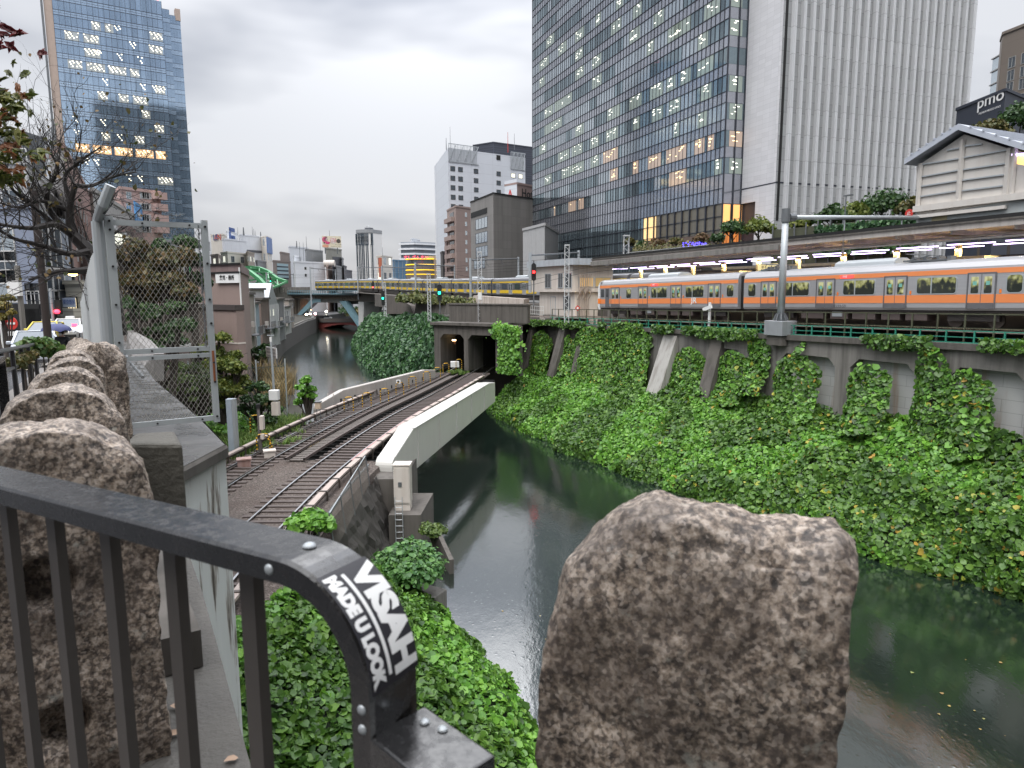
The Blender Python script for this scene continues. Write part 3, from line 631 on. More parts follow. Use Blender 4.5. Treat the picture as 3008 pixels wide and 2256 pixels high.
silver = NT('stainless_body'); v = silver.coord((.15, 1, 6));
silver.set(Base_Color=silver.mix(silver.noise(v, 2, 4), (.42, .42, .435), (.56, .56, .575)), Metallic=.55, Roughness=.38); M['silver'] = silver.m
M['silver_dk'] = mat('stainless_dark', (.17, .17, .18), .45, .4); M['train_orange'] = mat('train_orange', (.78, .25, .085), .42, var=.05)
M['train_yellow'] = mat('train_yellow', (.72, .48, .02), .42, var=.06); M['roof_grey'] = mat('train_roof', (.30, .31, .33), .5, .2)
def crowd(name, lo, k):
 t = NT(name); v = t.coord((1, .2, .75)); z_ = t.new('ShaderNodeSeparateXYZ'); t.l.new(t.coord(), z_.inputs[0]); m = t.new('ShaderNodeMath', operation='MULTIPLY_ADD'); t.l.new(z_.outputs[2], m.inputs[0]); m.inputs[1].default_value = .42; t.l.new(t.noise(v, 3.0, 2, .45), m.inputs[2])
 c = t.ramp(m.outputs[0], [(0, (.008, .009, .009)), (1, (.3, .3, .1))])
 r = c.node.color_ramp; r.elements[0].position = lo; r.elements[1].position = lo + .16; x = r.elements.new(lo + .07); x.color = (.05, .05, .03, 1); x = r.elements.new(min(1, lo + .3)); x.color = (.62, .62, .34, 1)
 m2 = t.new('ShaderNodeMath', operation='SUBTRACT'); t.l.new(m.outputs[0], m2.inputs[0]); m2.inputs[1].default_value = .8; t.l.new(m2.outputs[0], r.id_data and c.node.inputs[0])
 t.set(Base_Color=(.02, .025, .02, 1), Roughness=.08, Emission_Color=c, Emission_Strength=k); return t.m
M['train_glass'] = crowd('lit_train_window', .64, .6); M['door_glass'] = crowd('lit_door_window', .52, .65)
M['dark_glass'] = glass('dark_glass', (.05, .055, .06), .0, .05, .3, 0); M['under'] = mat('underframe', (.035, .03, .028), .75, var=.4)
M['under_box'] = mat('equipment_box', (.09, .07, .065), .7, var=.25); M['sticker'] = mat('green_sticker', (.18, .45, .38), .5)
def rrect(x0, x1, z0, z1, r, y, n=4):
 out = []
 for cx, cz, a0 in ((x1 - r, z1 - r, 0), (x0 + r, z1 - r, 90), (x0 + r, z0 + r, 180), (x1 - r, z0 + r, 270)):
  for k in range(n + 1):
   a = math.radians(a0 + 90 * k / n); out.append(V((cx + r * math.cos(a), y, cz + r * math.sin(a))))
 return out
def ringface(mb, outer, inner):
 n = len(outer); mb.add(outer + inner, [(i, (i + 1) % n, n + (i + 1) % n, n + i) for i in range(n)])
def window_on(root, x, w_, z0, z1, gm, frame, split=None, r=.12):
 mb = MB(); o_ = rrect(x - w_ / 2 - .05, x + w_ / 2 + .05, z0 - .05, z1 + .05, r + .04, -.022); i_ = rrect(x - w_ / 2, x + w_ / 2, z0, z1, r, -.022)
 ringface(mb, o_, i_); ringface(mb, [p + V((0, .02, 0)) for p in o_], o_)
 if split: mb.box((x + w_ * split, -.022, (z0 + z1) / 2), (.07, .012, z1 - z0))
 wo = obj('window', mb, frame, root)
 mb = MB(); p_ = rrect(x - w_ / 2, x + w_ / 2, z0, z1, r, -.006); mb.add(p_, [tuple(range(len(p_)))]); obj('pane', mb, gm, wo); return wo
def car_body(root, L, prof_m, roof_m):
 prof = [(0.06, .95), (0, 1.1), (0, 2.9), (.03, 3.25), (.14, 3.5), (.35, 3.6)]
 mb = MB(); P = prof + [(2.75 - y, z) for y, z in reversed(prof)]
 mb.prism([V((.12, y, z)) for y, z in P], (L - .24, 0, 0)); obj('body', mb, prof_m, root)
 rp = [(.30, 3.58), (.6, 3.68), (1.375, 3.74), (2.15, 3.68), (2.45, 3.58)]
 mb = MB(); mb.prism([V((.14, y, z)) for y, z in rp], (L - .28, 0, 0)); obj('roof', mb, roof_m, root)
def ac_unit(root, x, w_=3.6, m=None):
 mb = MB(); mb.prism([V((x - w_ / 2, y, z)) for y, z in ((.55, 3.6), (.62, 3.9), (.95, 4.05), (1.8, 4.05), (2.13, 3.9), (2.2, 3.6))], (w_, 0, 0)); obj('air_conditioner', mb, m or M['galv'], root, bevel=.06)
def door_leaf(root, x, w_, name, band, gm, sticker=True):
 mb = MB(); mb.k = 0; mb.box((x, -.014, 1.96), (w_ - .03, .03, 1.78)); mb.k = 1; mb.box((x, -.032, 1.58), (w_ - .03, .008, .44)); mb.k = 2; mb.box((x, -.032, 1.2), (w_ - .03, .008, .3))
 d = obj('door', mb, [M['silver'], band, M['silver_dk']], root)
 mb = MB(); p_ = rrect(x - w_ * .29, x + w_ * .29, 1.86, 2.72, .06, -.034); mb.add(p_, [tuple(range(len(p_)))]); obj('pane', mb, gm, d)
 if sticker: obj('sticker', B((x, -.04, 2.38), (.2, .008, .2)), M['sticker'], d)
def orange_car(label, cab=False, num=None):
 r = thing('train_car', label, 'train', group='cars of the orange-striped train'); L = 19.7
 car_body(r, L, M['silver'], M['roof_grey'])
 mb = MB(); mb.box((L / 2, -.005, 1.58), (L - .3, .02, .44)); obj('lower_stripe', mb, M['train_orange'], r)
 mb = MB(); mb.prism([V((.15, -.012, 2.88)), V((.15, -.004, 3.14)), V((.15, .2, 3.14)), V((.15, .2, 2.88))], (L - .3, 0, 0)); obj('upper_stripe', mb, M['train_orange'], r)
 dc = [3.1, 7.6, 12.3, 17.0] if cab else [2.55, 7.4, 12.3, 17.15]
 for x in dc:
  door_leaf(r, x - .335, .67, 'l', M['train_orange'], M['door_glass']); door_leaf(r, x + .335, .67, 'r', M['train_orange'], M['door_glass'])
  mb = MB(); mb.box((x, -.02, 2.9), (1.46, .03, .07)); mb.box((x - .71, -.02, 1.97), (.06, .03, 1.82)); mb.box((x + .71, -.02, 1.97), (.06, .03, 1.82)); mb.box((x, -.034, 1.97), (.028, .012, 1.76)); obj('door_frame', mb, M['silver_dk'], r)
  obj('door_button', B((x + .95, -.012, 1.95), (.1, .03, .2)), M['orange'], r)
 for a, b in zip(dc, dc[1:]):
  if cab and a == dc[0]: window_on(r, (a + b) / 2, .75, 1.88, 2.75, M['train_glass'], M['galv'], None, .16)
  else: window_on(r, (a + b) / 2, 2.2, 1.88, 2.75, M['train_glass'], M['galv'], -.12, .14)
 window_on(r, L - .95, .72, 1.88, 2.75, M['train_glass'], M['galv'], None, .18)
 if not cab: window_on(r, .95, .72, 1.88, 2.75, M['train_glass'], M['galv'], None, .18)
 ac_unit(r, 9.6, 4.2)
 for x in (3.2, 16.6):
  mb = MB(); mb.box((x, .5, .55), (2.7, .35, .35)); mb.box((x, .5, .78), (.9, .4, .3)); bg_ = obj('bogie', mb, M['under'], r)
  for dx in (-1.05, 1.05): obj('wheel', MB().cyl((x + dx, .58, .43), (x + dx, .7, .43), .43, 18), M['steel_rail'], bg_)
 for k, (x, w_) in enumerate(((6.2, 1.8), (8.3, 1.3), (10.1, 1.6), (11.9, 1.2), (13.5, 1.3))): obj('equipment_box', B((x, .62, .62), (w_, .8, .55)), M['under_box'], r, bevel=.03)
 mb = MB(); mb.box((8.2, .2, .72), (.75, .04, .42)); obj('grille', mb, M['galv'], r)
 obj('underframe', B((L / 2, 1.375, .9), (L - .6, 2.5, .14)), M['under'], r)
 if cab:
  mb = MB(); mb.prism([V((.13, -.03, .75)), V((.05, -.03, 1.15)), V((.05, -.03, 2.9)), V((.2, -.03, 3.3)), V((.5, -.03, 3.55)), V((.62, -.03, 3.55)), V((.36, -.03, 3.1)), V((.33, -.03, .75))], (0, 2.81, 0)); obj('cab_front', mb, M['white'], r)
  p_ = rrect(.55, 1.15, 2.0, 2.78, .08, -.02); mb = MB(); mb.add(p_, [tuple(range(len(p_)))]); obj('cab_window', mb, M['dark_glass'], r)
  mb = MB(); mb.box((1.72, -.012, 1.95), (.72, .03, 1.8)); d = obj('cab_door', mb, M['silver_dk'], r); obj('pane', B((1.72, -.032, 2.4), (.4, .012, .75)), M['dark_glass'], d)
  mb = MB(); mb.box((.28, -.036, 1.62), (.5, .02, .5)); obj('red_corner', mb, M['orange'], r)
  text('lettering', 'JR', .62, M['white'], (14.6, -.03, 1.6), (1, 0, 0), r, bold=.012, sx=1.25);
 else: text('lettering', 'モハE233-59', .26, M['silver_dk'], (8.3, -.02, 1.17), (1, 0, 0), r)
 led = emit('red_led', (1, .05, .05), 1.6); obj('destination_sign', B((9.0 if not cab else 9.3, -.02, 3.0), (.95, .02, .17)), led, r)
 text('lettering', '快速', .17, M['white'], (8.85 if not cab else 9.15, -.036, 3.0), (1, 0, 0), r)
 if num: text('lettering', num, .26, M['white'], (L - 2.35 if num == '2' else L - 1.75, -.02, 2.85 if num == '1' else 2.72), (1, 0, 0), r)
 mb = MB(); mb.prism([V((L - .15, .3, .9)), V((L - .15, 2.45, .9)), V((L - .15, 2.45, 3.4)), V((L - .15, .3, 3.4))], (.6, 0, 0)); obj('gangway', mb, M['black'], r)
 return r
NTR = 37.6
ang = math.atan2(-.905, .425); grade = math.atan(.02)
def put_car(r, s):
 p = wallp(s, NTR, 0); p.z = rz(s); r.location = p; r.rotation_euler = (0, -grade, ang)
s0 = sz_of(1757, 900, NTR)[0]
c1 = orange_car('leading car of the orange-striped train with its white cab front', True, '1'); put_car(c1, s0)
c2 = orange_car('second car of the orange-striped train, behind the grey pole', False, '2'); put_car(c2, s0 + 20.05)
c3 = copy_tree(c2); put_car(c3, s0 + 40.1); c3['label'] = 'third car of the orange-striped train, cut by the picture edge'
for nm, sp, lb in (('pantograph', s0 + 33.6, 'folded black pantograph lying on the orange-striped train roof'), ('pantograph', s0 + 22.5, 'folded dark pantograph above the coupling of the orange-striped train')):
 p = wallp(sp, NTR + 1.2, rz(sp) + 3.75); mb = MB()
 for q in (-.5, .5):
  mb.tube([p + NX * q - TX * 1.3, p + NX * q + TX * .2 + V((0, 0, .28)), p + NX * q - TX * 1.0 + V((0, 0, .38))], .035, 6)
 mb.beam(p - TX * 1.0 - NX * .9 + V((0, 0, .4)), p - TX * 1.0 + NX * .9 + V((0, 0, .4)), .09, .05); mb.box(p, (2.6, 1.4, .08), ang)
 for q in (-1, -.3, .5, 1.1): mb.box(p + TX * q + V((0, 0, .12)), (.2, .5, .22), ang)
 tag(obj(nm, mb, M['galv_dark']), lb, 'pantograph', 'pantographs on the train roof')
YP = spline([wallp(-14, 47.2, -2.0), wallp(-40, 47.0, -2.0), (.6, 109, -2.1), (-11.5, 135, -1.9), (-26, 168, -1.5), (-45, 206, -1.0), (-66, 238, -.9), (-88, 266, -.8), (-112, 290, -.8)], 30)
def yellow_car():
 r = thing('train_car', 'x', 'train', group='cars of the yellow-striped train'); L = 19.6
 car_body(r, L, M['silver_dk'], M['roof_grey'])
 mb = MB(); mb.prism([V((.15, -.012, 2.9)), V((.15, -.004, 3.12)), V((.15, .2, 3.12)), V((.15, .2, 2.9))], (L - .3, 0, 0)); obj('upper_stripe', mb, M['train_yellow'], r)
 dc = [2.55, 7.4, 12.3, 17.15]
 for x in dc:
  mb = MB(); mb.box((x, -.012, 1.96), (1.36, .03, 1.78)); mb.box((x, -.03, 1.96), (.03, .02, 1.78)); d = obj('door', mb, M['silver'], r)
  for q in (-.34, .34): obj('pane', B((x + q, -.03, 2.25), (.4, .012, .85)), M['dark_glass'], d)
 for a, b in [(-.2, dc[0])] + list(zip(dc, dc[1:])) + [(dc[3], L + .2)]:
  c_, w_ = (a + b) / 2, (b - a - 1.5)
  if a < 0: c_, w_ = 1.0, .9
  if b > L: c_, w_ = L - 1.0, .9
  wo = obj('lower_stripe', B((c_, -.008, 1.5), (max(w_, 1.1) + .5, .02, .5)), M['train_yellow'], r)
  obj('window', B((c_, -.01, 2.3), (min(w_, 1.9), .03, .85)), M['dark_glass'], r)
 ac_unit(r, 9.8, 3.8); obj('underframe', B((L / 2, 1.375, .6), (L - 1, 2.4, .7)), M['under'], r); return r
yc = yellow_car(); d_ = 0; acc = [0]
for a, b in zip(YP, YP[1:]): acc.append(acc[-1] + (b - a).length)
def on_path(P, acc, x):
 for i in range(len(P) - 1):
  if acc[i + 1] >= x: return P[i].lerp(P[i + 1], (x - acc[i]) / (acc[i + 1] - acc[i]))
 return P[-1]
YL = ['inside the station behind the orange-striped train', 'half hidden by the cream signal house', 'nearest the red signal, right of the cream wall', 'right above the cream concrete wall', 'behind the tall lattice mast and the tall dark pole', 'between the green signal and the tall dark pole',
      'behind the grown-over embankment and the yellow-lit round building', 'above the right pier of the blue bridge', 'over the blue strut bridge, before the white windowless building', 'over the left half of the blue strut bridge', 'leftmost, going behind the green arch bridge']
k = 0; x = 14
while x + 19.6 < acc[-1] and k < 11:
 a, b = on_path(YP, acc, x + 19.6), on_path(YP, acc, x)      # local x runs from far to near
 r = yc if k == 0 else copy_tree(yc); r.location = a; dd = b - a; r.rotation_euler = (0, -math.asin(dd.z / dd.length), math.atan2(dd.y, dd.x))
 r['label'] = 'yellow-striped train car ' + YL[k]; k += 1; x += 20.0
mb = MB(); mb.grid([offset(YP, d, -.15) for d in (2.6, -2.6)]); YN = [p for p in YP if p.y < 185]; mb.grid([offset(YN, d, z) for d, z in ((-2.62, -.15), (-2.7, -3.3))]); obj('upper_line_bed', mb, M['concrete_dark'], kind='structure', label='dark track bed of the yellow-striped train')
mb = MB(); pts = [wallp(s, 0, 0) for s in (-120, -75, -50, -25, 4)]
mb.grid([[wallp(s, n, rz(max(s, -75)) - .12) for s in (-75, -50, -25, 4)] for n in (35.9, 43)]); obj('lower_line_bed', mb, M['ballast'], kind='structure', label='brown ballast under the orange-striped train')
rl = thing('track_railing', 'long dark railing with a lower green rail along the top of the wall', 'railing', wallp(-40, 35.6, -3))
S0, S1 = -66, -12
ss = [S0 + 1.42 * i for i in range(int((S1 - S0) / 1.42))]
for s in ss:
 obj('post', MB().box(wallp(s, 35.85, ztop(s) + .72), (.07, .07, 1.5), ang), M['olive_paint'], rl)
 obj('green_post', MB().box(wallp(s + .7, 35.55, ztop(s) + .28), (.07, .07, .75), ang), M['green_paint'], rl)
for h_, n_, m_, th, nm in ((1.46, 35.85, M['olive_paint'], .06, 'top_rail'), (.62, 35.55, M['green_paint'], .05, 'green_rail'), (.3, 35.55, M['green_paint'], .045, 'green_rail'), (.02, 35.55, M['green_paint'], .06, 'green_rail'), (.75, 35.85, M['olive_paint'], .04, 'middle_rail')):
 mb = MB(); mb.beam(wallp(S0, n_, ztop(S0) + h_), wallp(S1, n_, ztop(S1) + h_), th, th); obj(nm, mb, m_, rl)
def pole(name, label, p, h, r, m, cat='pole', group=None):
 o = thing(name, label, cat, p, group); return o
s = sz_of(2292, 960, 35.4)[0]; p = wallp(s, 35.4, ztop(s)); cp = thing('catenary_pole', 'thick grey tubular pole with a long arm on a boxed pedestal', 'pole', p)
top = on_n(2306, 618, 35.4).z
obj('pedestal', B(p + V((0, 0, .42)), (1.55, 1.3, .95), ang), mat('sheet_steel', (.36, .38, .40), .45, .4, var=.2, streak=.4, dirt=(.2, .2, .2)), cp, bevel=.02)
obj('corbel', B(p + V((0, 0, -.4)), (1.3, 1.0, .6), ang), M['concrete_dark'], cp)
obj('pole', MB().tube([p + V((0, 0, .9)), V((p.x, p.y, top))], [.24, .20], 16), M['galv'], cp, smooth=True)
mb = MB()
for k in range(10):
 a = k * math.pi / 5; mb.beam(p + V((.42 * math.cos(a), .42 * math.sin(a), .92)), p + V((.2 * math.cos(a), .2 * math.sin(a), 1.35)), .03, .2)
obj('base_flange', mb, M['galv_dark'], cp)
obj('collar', MB().cyl(V((p.x, p.y, top - .75)), V((p.x, p.y, top + .1)), .27, 14), M['galv_dark'], cp)
arm0 = V((p.x, p.y, top - .45)); arm1 = on_n(2700, 640, 47.6)
obj('arm', MB().tube([arm0, arm1], .15, 12), M['galv'], cp, smooth=True); obj('elbow', MB().cyl(arm0 + (arm1 - arm0) * .02, arm0 + (arm1 - arm0) * .06, .26, 12), M['galv_dark'], cp)
for f_ in (.42, .86):
 q = arm0.lerp(arm1, f_); hg = obj('hanger', MB().cyl(q, q + V((0, 0, -2.0)), .05, 8), M['galv'], cp); obj('insulator', MB().lathe(q + V((0, 0, -2.4)), [(.04, 0), (.1, .05), (.05, .1), (.1, .18), (.05, .24), (.1, .32), (.04, .4)], 10), M['white'], hg)
def lattice(mb, p, h, w_, step):
 hw = w_ / 2
 for i in (-1, 1):
  for j in (-1, 1): mb.beam(p + V((i * hw, j * hw, 0)), p + V((i * hw, j * hw, h)), .05, .05)
 n_ = int(h / step)
 for k in range(n_):
  z0, z1 = k * step, (k + 1) * step; q = 1 if k % 2 else -1
  for j in (-1, 1):
   mb.beam(p + V((-q * hw, j * hw, z0)), p + V((q * hw, j * hw, z1)), .03, .03); mb.beam(p + V((j * hw, -q * hw, z0)), p + V((j * hw, q * hw, z1)), .03, .03)
lm = mat('white_lattice_paint', (.52, .53, .54), .5, var=.1)
def mast(label, px, pyb, pyt, Y, w_):
 p = at(px, pyb, Y); h = at(px, pyt, Y).z - p.z; r = thing('lattice_mast', label, 'mast', p, 'white lattice masts')
 mb = MB(); lattice(mb, p, h, w_, w_ * .85); obj('lattice', mb, lm, r); obj('cap', MB().prism([p + V((i * w_ * .6, j * w_ * .6, h)) for i, j in ((-1, -1), (1, -1), (1, 1), (-1, 1))], (0, 0, .12)), lm, r); return p, h, r
mast('white lattice mast standing in front of the cream signal house', 1664, 948, 722, 69, .42)
p, h, r = mast('tall white lattice mast rising from the roof above the tunnel', 1411, 972, 742, 77, .42)
obj('number_plate', B(p + V((0, -.3, h * .45)), (.4, .03, .8)), M['white'], r)
mast('white lattice mast on the creeper bank below the green signal', 1262, 944, 806, 84, .36)
mast('white lattice mast at the far left end of the creeper bank', 1132, 930, 831, 120, .4)
p, h, r = mast('white lattice mast carrying the truss beam over the platform', 1838, 790, 694, 77, .55)
mb = MB(); a = p + V((.3, 0, h * .36)); b = at(2080, 735, 66); lattice_len = (b - a).length
for q in (0, .5): mb.beam(a + V((0, 0, q)), b + V((0, 0, q)), .08, .08)
for k in range(22):
 c_, d = a.lerp(b, k / 22), a.lerp(b, (k + 1) / 22); u_ = V((0, 0, .5)); mb.beam(c_ + (u_ if k % 2 else V((0, 0, 0))), d + (V((0, 0, 0)) if k % 2 else u_), .04, .04)
obj('truss_beam', mb, lm, r)
def gantry(px, pyb, pyt, Y, px2, py2, Y2, label, dark=True):
 p = at(px, pyb, Y); q = at(px, pyt, Y); r = thing('gantry_pole', label, 'pole', p, 'catenary poles of the upper line')
 obj('pole', MB().tube([p, V((p.x, p.y, q.z))], .2, 10), M['galv'], r); e2 = at(px2, py2, Y2); a = V((p.x, p.y, q.z - .35))
 obj('beam', MB().tube([a, e2], .11, 8), M['galv_dark'], r); obj('far_pole', MB().tube([e2 + V((0, 0, .3)), V((e2.x, e2.y, -2))], .17, 8), M['galv'], r)
 for f_ in (.3, .62): c_ = a.lerp(e2, f_); obj('hanger', MB().tube([c_, c_ + V((.1, 0, -.6)), c_ + V((.5, 0, -1.0))], .04, 6), M['galv_dark'], r)
gantry(1383, 885, 758, 108, 1523, 760, 118, 'dark pole at the left edge of the cream wall, beam to the right')
gantry(1557, 860, 742, 88, 1700, 742, 96, 'pole beside the red signal with a beam behind the signal house')
gantry(1222, 870, 772, 150, 1335, 782, 158, 'pole with a beam in front of the yellow-lit round building')
gantry(1124, 848, 780, 182, 1217, 788, 190, 'pole with a beam in front of the cream building with an orange strip')
gantry(1053, 880, 783, 205, 1120, 786, 214, 'pole with a beam in front of the white ribbed tower')
gantry(917, 938, 784, 215, 985, 794, 235, 'pole with a beam at the foot of the blue bridge leg')
gantry(784, 850, 800, 245, 862, 806, 262, 'pole with a beam near the green arch bridge')
wm = M['black']
def wires(label, pts, r=.018, n=2, dz=.9):
 w_ = thing('overhead_wire', label, 'wire', pts[0], 'overhead wires')
 for k in range(n): obj('wire', MB().tube([p + V((0, 0, -k * dz)) for p in pts], r, 4), wm, w_)
wires('pair of overhead wires above the yellow-striped train', [p + V((0, 0, 5.7)) for p in offset(YP, 1.3, 0)[::6]], .022)
wires('pair of overhead wires above the second track of the upper line', [p + V((0, 0, 5.9)) for p in offset(YP, -2.6, 0)[::6]], .022)
wires('overhead wire crossing in front of the signal house', [at(1310, 800, 84), at(1500, 838, 78), at(1700, 790, 72), at(2080, 742, 62)], .02, 2, .5)
def signal(label, px, py, Y, col, h=1.5, poleb=None, dark=False):
 p = at(px, py, Y); r = thing('railway_signal', label, 'signal', p, 'railway signals')
 mb = MB(); mb.prism(rrect(p.x - .28, p.x + .28, p.z - h * .62, p.z + h * .62, .26, p.y), (0, .12, 0)); obj('backplate', mb, M['black'], r)
 l = obj('lamp', MB().lathe(p + V((0, -.16, -.15)), [(.13, -.02), (.15, .05), (.15, .25), (.13, .3)], 12), emit('signal_' + label.split()[1], col, 4), r)
 obj('visor', B(p + V((0, -.2, .2)), (.36, .3, .04)), M['black'], r)
 if poleb: q = at(px, poleb, Y); obj('pole', MB().cyl((p.x, p.y + .2, q.z), (p.x, p.y + .2, p.z + h * .8), .08, 8), M['galv_dark'], r)
signal('lit red signal beside the cream signal house', 1568, 799, 84, (1, .03, .03), 1.7, 900)
signal('lit green signal under the yellow-striped train', 1291, 860, 84, (.02, .9, .5), 1.6, 920)
signal('lit green signal at the left end of the creeper bank', 1125, 876, 116, (.02, .9, .5), 2.0, 920)
signal('lit green signal among the arches of the green bridge', 795, 826, 240, (.02, .9, .5), 2.2, 870)
signal('lit red striped signal on the embankment above the right bridge pier', 1096, 844, 190, (1, .12, .12), 2.6, 870)
W_, E_ = V((7.4, 81, 0)), None
A0 = V((7.4 - .425 * 10.2, 81 + .905 * 10.2, 0)); B0 = V((7.4, 81, 0)); C0 = V((7.4 + .905 * 5.0, 81 + .425 * 5.0, 0)); D0 = A0 + (C0 - B0)
sh = thing('signal_house', 'cream two-storey signal house with a flat roof and outside pipes', 'building', (7.4, 81, -3.3))
def lift(p, z): return V((p.x, p.y, z))
obj('lower_wall', MB().prism([lift(p, -4.3) for p in (A0 + (B0 - A0) * .12, B0, C0, D0)], (0, 0, 3.8)), M['cream'], sh)
obj('upper_wall', MB().prism([lift(p, -.5) for p in (A0 - NX * .5, B0 - NX * .5 + TX * .3, C0 + TX * .3, D0)], (0, 0, 3.1)), M['cream'], sh)
obj('roof', MB().prism([lift(p, 2.6) for p in (A0 - NX * 1.0 - TX * .5, B0 - NX * 1.0 + TX * 1.2, C0 + TX * 1.2 + NX * .4, D0 - TX * .5)], (0, 0, .75)), mat('house_roof', (.40, .43, .46), .6, streak=.5, dirt=(.12, .12, .12)), sh)
def facewin(root, p0, p1, f0, f1, z0, z1, m=None, fr=None, name='window', proud=.04):
 a, b = p0.lerp(p1, f0), p0.lerp(p1, f1); d = (b - a); L = d.length; d.normalize(); n = V((d.y, -d.x, 0)); c = (a + b) / 2 + n * proud * .5; c.z = (z0 + z1) / 2
 mb = MB(); A = (d, -n, V((0, 0, 1)))
 for s_ in (-1, 1):
  mb.box(c + d * (s_ * (L / 2)), (.08, proud * 2, z1 - z0 + .08), A=A); mb.box(c + V((0, 0, s_ * (z1 - z0) / 2)), (L, proud * 2, .08), A=A)
 mb.box(c, (.05, proud * 1.6, z1 - z0), A=A)
 w_ = obj(name, mb, fr or M['galv'], root); obj('pane', MB().box(c, (L - .06, proud, z1 - z0 - .06), A=A), m or M['dark_glass'], w_); return w_
fA, fB = A0 - NX * .5, B0 - NX * .5 + TX * .3
for f0, f1 in ((.36, .5), (.68, .78), (.84, .98)): facewin(sh, fA, fB, f0, f1, -.0, 1.7)
facewin(sh, fB, C0 + TX * .3, .15, .5, .1, 1.2, emit('office_light', (.55, .36, .14), .5)); facewin(sh, fB, C0 + TX * .3, .55, .95, .1, 1.2, emit('office_light_dim', (.35, .24, .1), .4))
facewin(sh, A0, B0, .74, .9, -2.6, -1.0); facewin(sh, A0, B0, .42, .54, -3.3, -1.1, M['cream'], name='door')
mb = MB()
for k in range(7):
 q = B0 + NX * (.3 + .25 * k) + TX * .12; mb.tube([lift(q, -4.2), lift(q, -1.4 + .25 * (k % 3)), lift(q + TX * .45, -.7 + .3 * (k % 3)), lift(q + TX * .5, 1.6)], .06, 6)
obj('pipework', mb, mat('pipe', (.45, .38, .33), .6, streak=.5, dirt=(.3, .2, .14)), sh)
mb = MB(); q0, q1 = A0 - NX * .9, A0.lerp(B0, .4) - NX * .9
for h_ in (.1, .6, 1.1): mb.beam(lift(q0, -3.4 + h_), lift(q1, -3.4 + h_), .05, .05)
for k in range(9): c_ = q0.lerp(q1, k / 8); mb.beam(lift(c_, -3.4), lift(c_, -2.3), .04, .04)
obj('stair_railing', mb, M['white'], sh)
for k in range(4): obj('step', MB().box(lift(A0.lerp(B0, .42 + .03 * k) - NX * .6, -3.4 - .22 * k), (.35, .9, .2), ang), M['concrete'], sh)
dm = thing('diamond_marker', 'small red and white diamond marker in front of the signal house', 'sign', at(1697, 905, 74))
p = at(1697, 905, 74); obj('plate', MB().prism([p + V((x, 0, z)) for x, z in ((-.3, 0), (0, -.32), (.3, 0), (0, .32))], (0, .04, 0)), M['red'], dm); obj('centre', MB().prism([p + V((x, -.01, z)) for x, z in ((-.15, 0), (0, -.16), (.15, 0), (0, .16))], (0, -.02, 0)), M['white'], dm)
obj('post', MB().cyl(p + V((0, .1, -1.6)), p + V((0, .1, 0)), .04, 6), M['galv_dark'], dm)
wm_ = thing('cross_marker', 'white post marker with a slanted board in front of the leading train car', 'sign', at(2085, 950, 57)); p = on_n(2085, 900, 36.0)
obj('post', MB().box(p + V((0, 0, -.7)), (.18, .12, 2.0), ang), M['white'], wm_); obj('board', MB().beam(p + TX * .35 + V((0, 0, .02)) - NX * .1, p - TX * .65 + V((0, 0, -.28)) - NX * .1, .06, .28), M['white'], wm_)
pf = thing('platform', 'narrow station platform between the two trains', 'platform', wallp(-40, 43, -2))
mb = MB(); wb(mb, -63, 4, -3.4, -3.4, rz(-63) + 1.1, rz(4) + 1.1, 41.0, 45.2); obj('deck', mb, M['pavement'], pf)
ysign = mat('yellow_column', (.50, .40, .20), .55, var=.15)
for k in range(16): s_ = -60 + 4.1 * k; obj('column', MB().box(wallp(s_, 43.1, rz(s_) + 2.9), (.28, .28, 3.9), ang), ysign, pf)
for s_ in (-46.5, -35, -26.5):
 b_ = obj('stair_enclosure', MB().box(wallp(s_, 43.4, rz(s_) + 2.6), (2.2, 1.4, 3.0), ang), ysign, pf)
cn = thing('platform_canopy', 'long grey station canopy with a dark roof edge over the platform', 'canopy', wallp(-40, 43, 3))
def ctop(s): return 3.05 + .014 * (s + 66)
rows = [(39.6, -.2), (39.6, .15), (42.5, .35), (46.5, .1), (50.5, .3)]
mb = MB(); mb.grid([[wallp(s_, n_, ctop(s_) + z_) for s_ in (-64, -45, -25, 6)] for n_, z_ in rows]); obj('roof_sheet', mb, M['black'], cn)
mb = MB(); mb.grid([[wallp(s_, n_, ctop(s_) - .32 + .05 * k) for s_ in (-64, -45, -25, 6)] for k, n_ in enumerate((39.7, 43, 46.5, 50.4))]); obj('ceiling', mb, mat('canopy_ceiling', (.30, .25, .17), .8, var=.3), cn)
fas = mat('canopy_fascia', (.46, .42, .39), .6, streak=.5, dirt=(.2, .16, .13))
mb = MB(); mb.grid([[wallp(s_, 39.55, ctop(s_) + z_) for s_ in (-64, -45, -25, 6)] for z_ in (-.5, -.14)]); obj('fascia', mb, fas, cn)
mb = MB(); mb.beam(wallp(-64, 39.5, ctop(-64) - .12), wallp(6, 39.5, ctop(6) - .12), .1, .1); obj('gutter', mb, M['concrete_dark'], cn)
for k in range(20):
 s_ = -63 + 3.4 * k; obj('rafter', MB().beam(wallp(s_, 39.8, ctop(s_) - .55), wallp(s_, 47, ctop(s_) - .5), .14, .28), fas, cn)
for n_, dz_ in ((40.2, -1.0), (41.4, -.75)): obj('conduit', MB().beam(wallp(-64, n_, ctop(-64) + dz_), wallp(6, n_, ctop(6) + dz_), .1, .1), fas, cn)
mb = MB(); wb(mb, -64, 6, -3.3, -3.3, 2.1, 2.1, 51.8, 52.4); tag(obj('station_wall', mb, mat('station_wall', (.36, .30, .22), .7, streak=.4)), 'beige back wall of the station beyond the platform', 'wall')
mb = MB(); wb(mb, -64, -38, 2.3, 2.7, 2.72, 3.1, 39.4, 39.55); obj('end_panel', mb, M['concrete'], cn)
tube_m = emit('fluorescent_tube', (.74, .58, 1.0), 5)
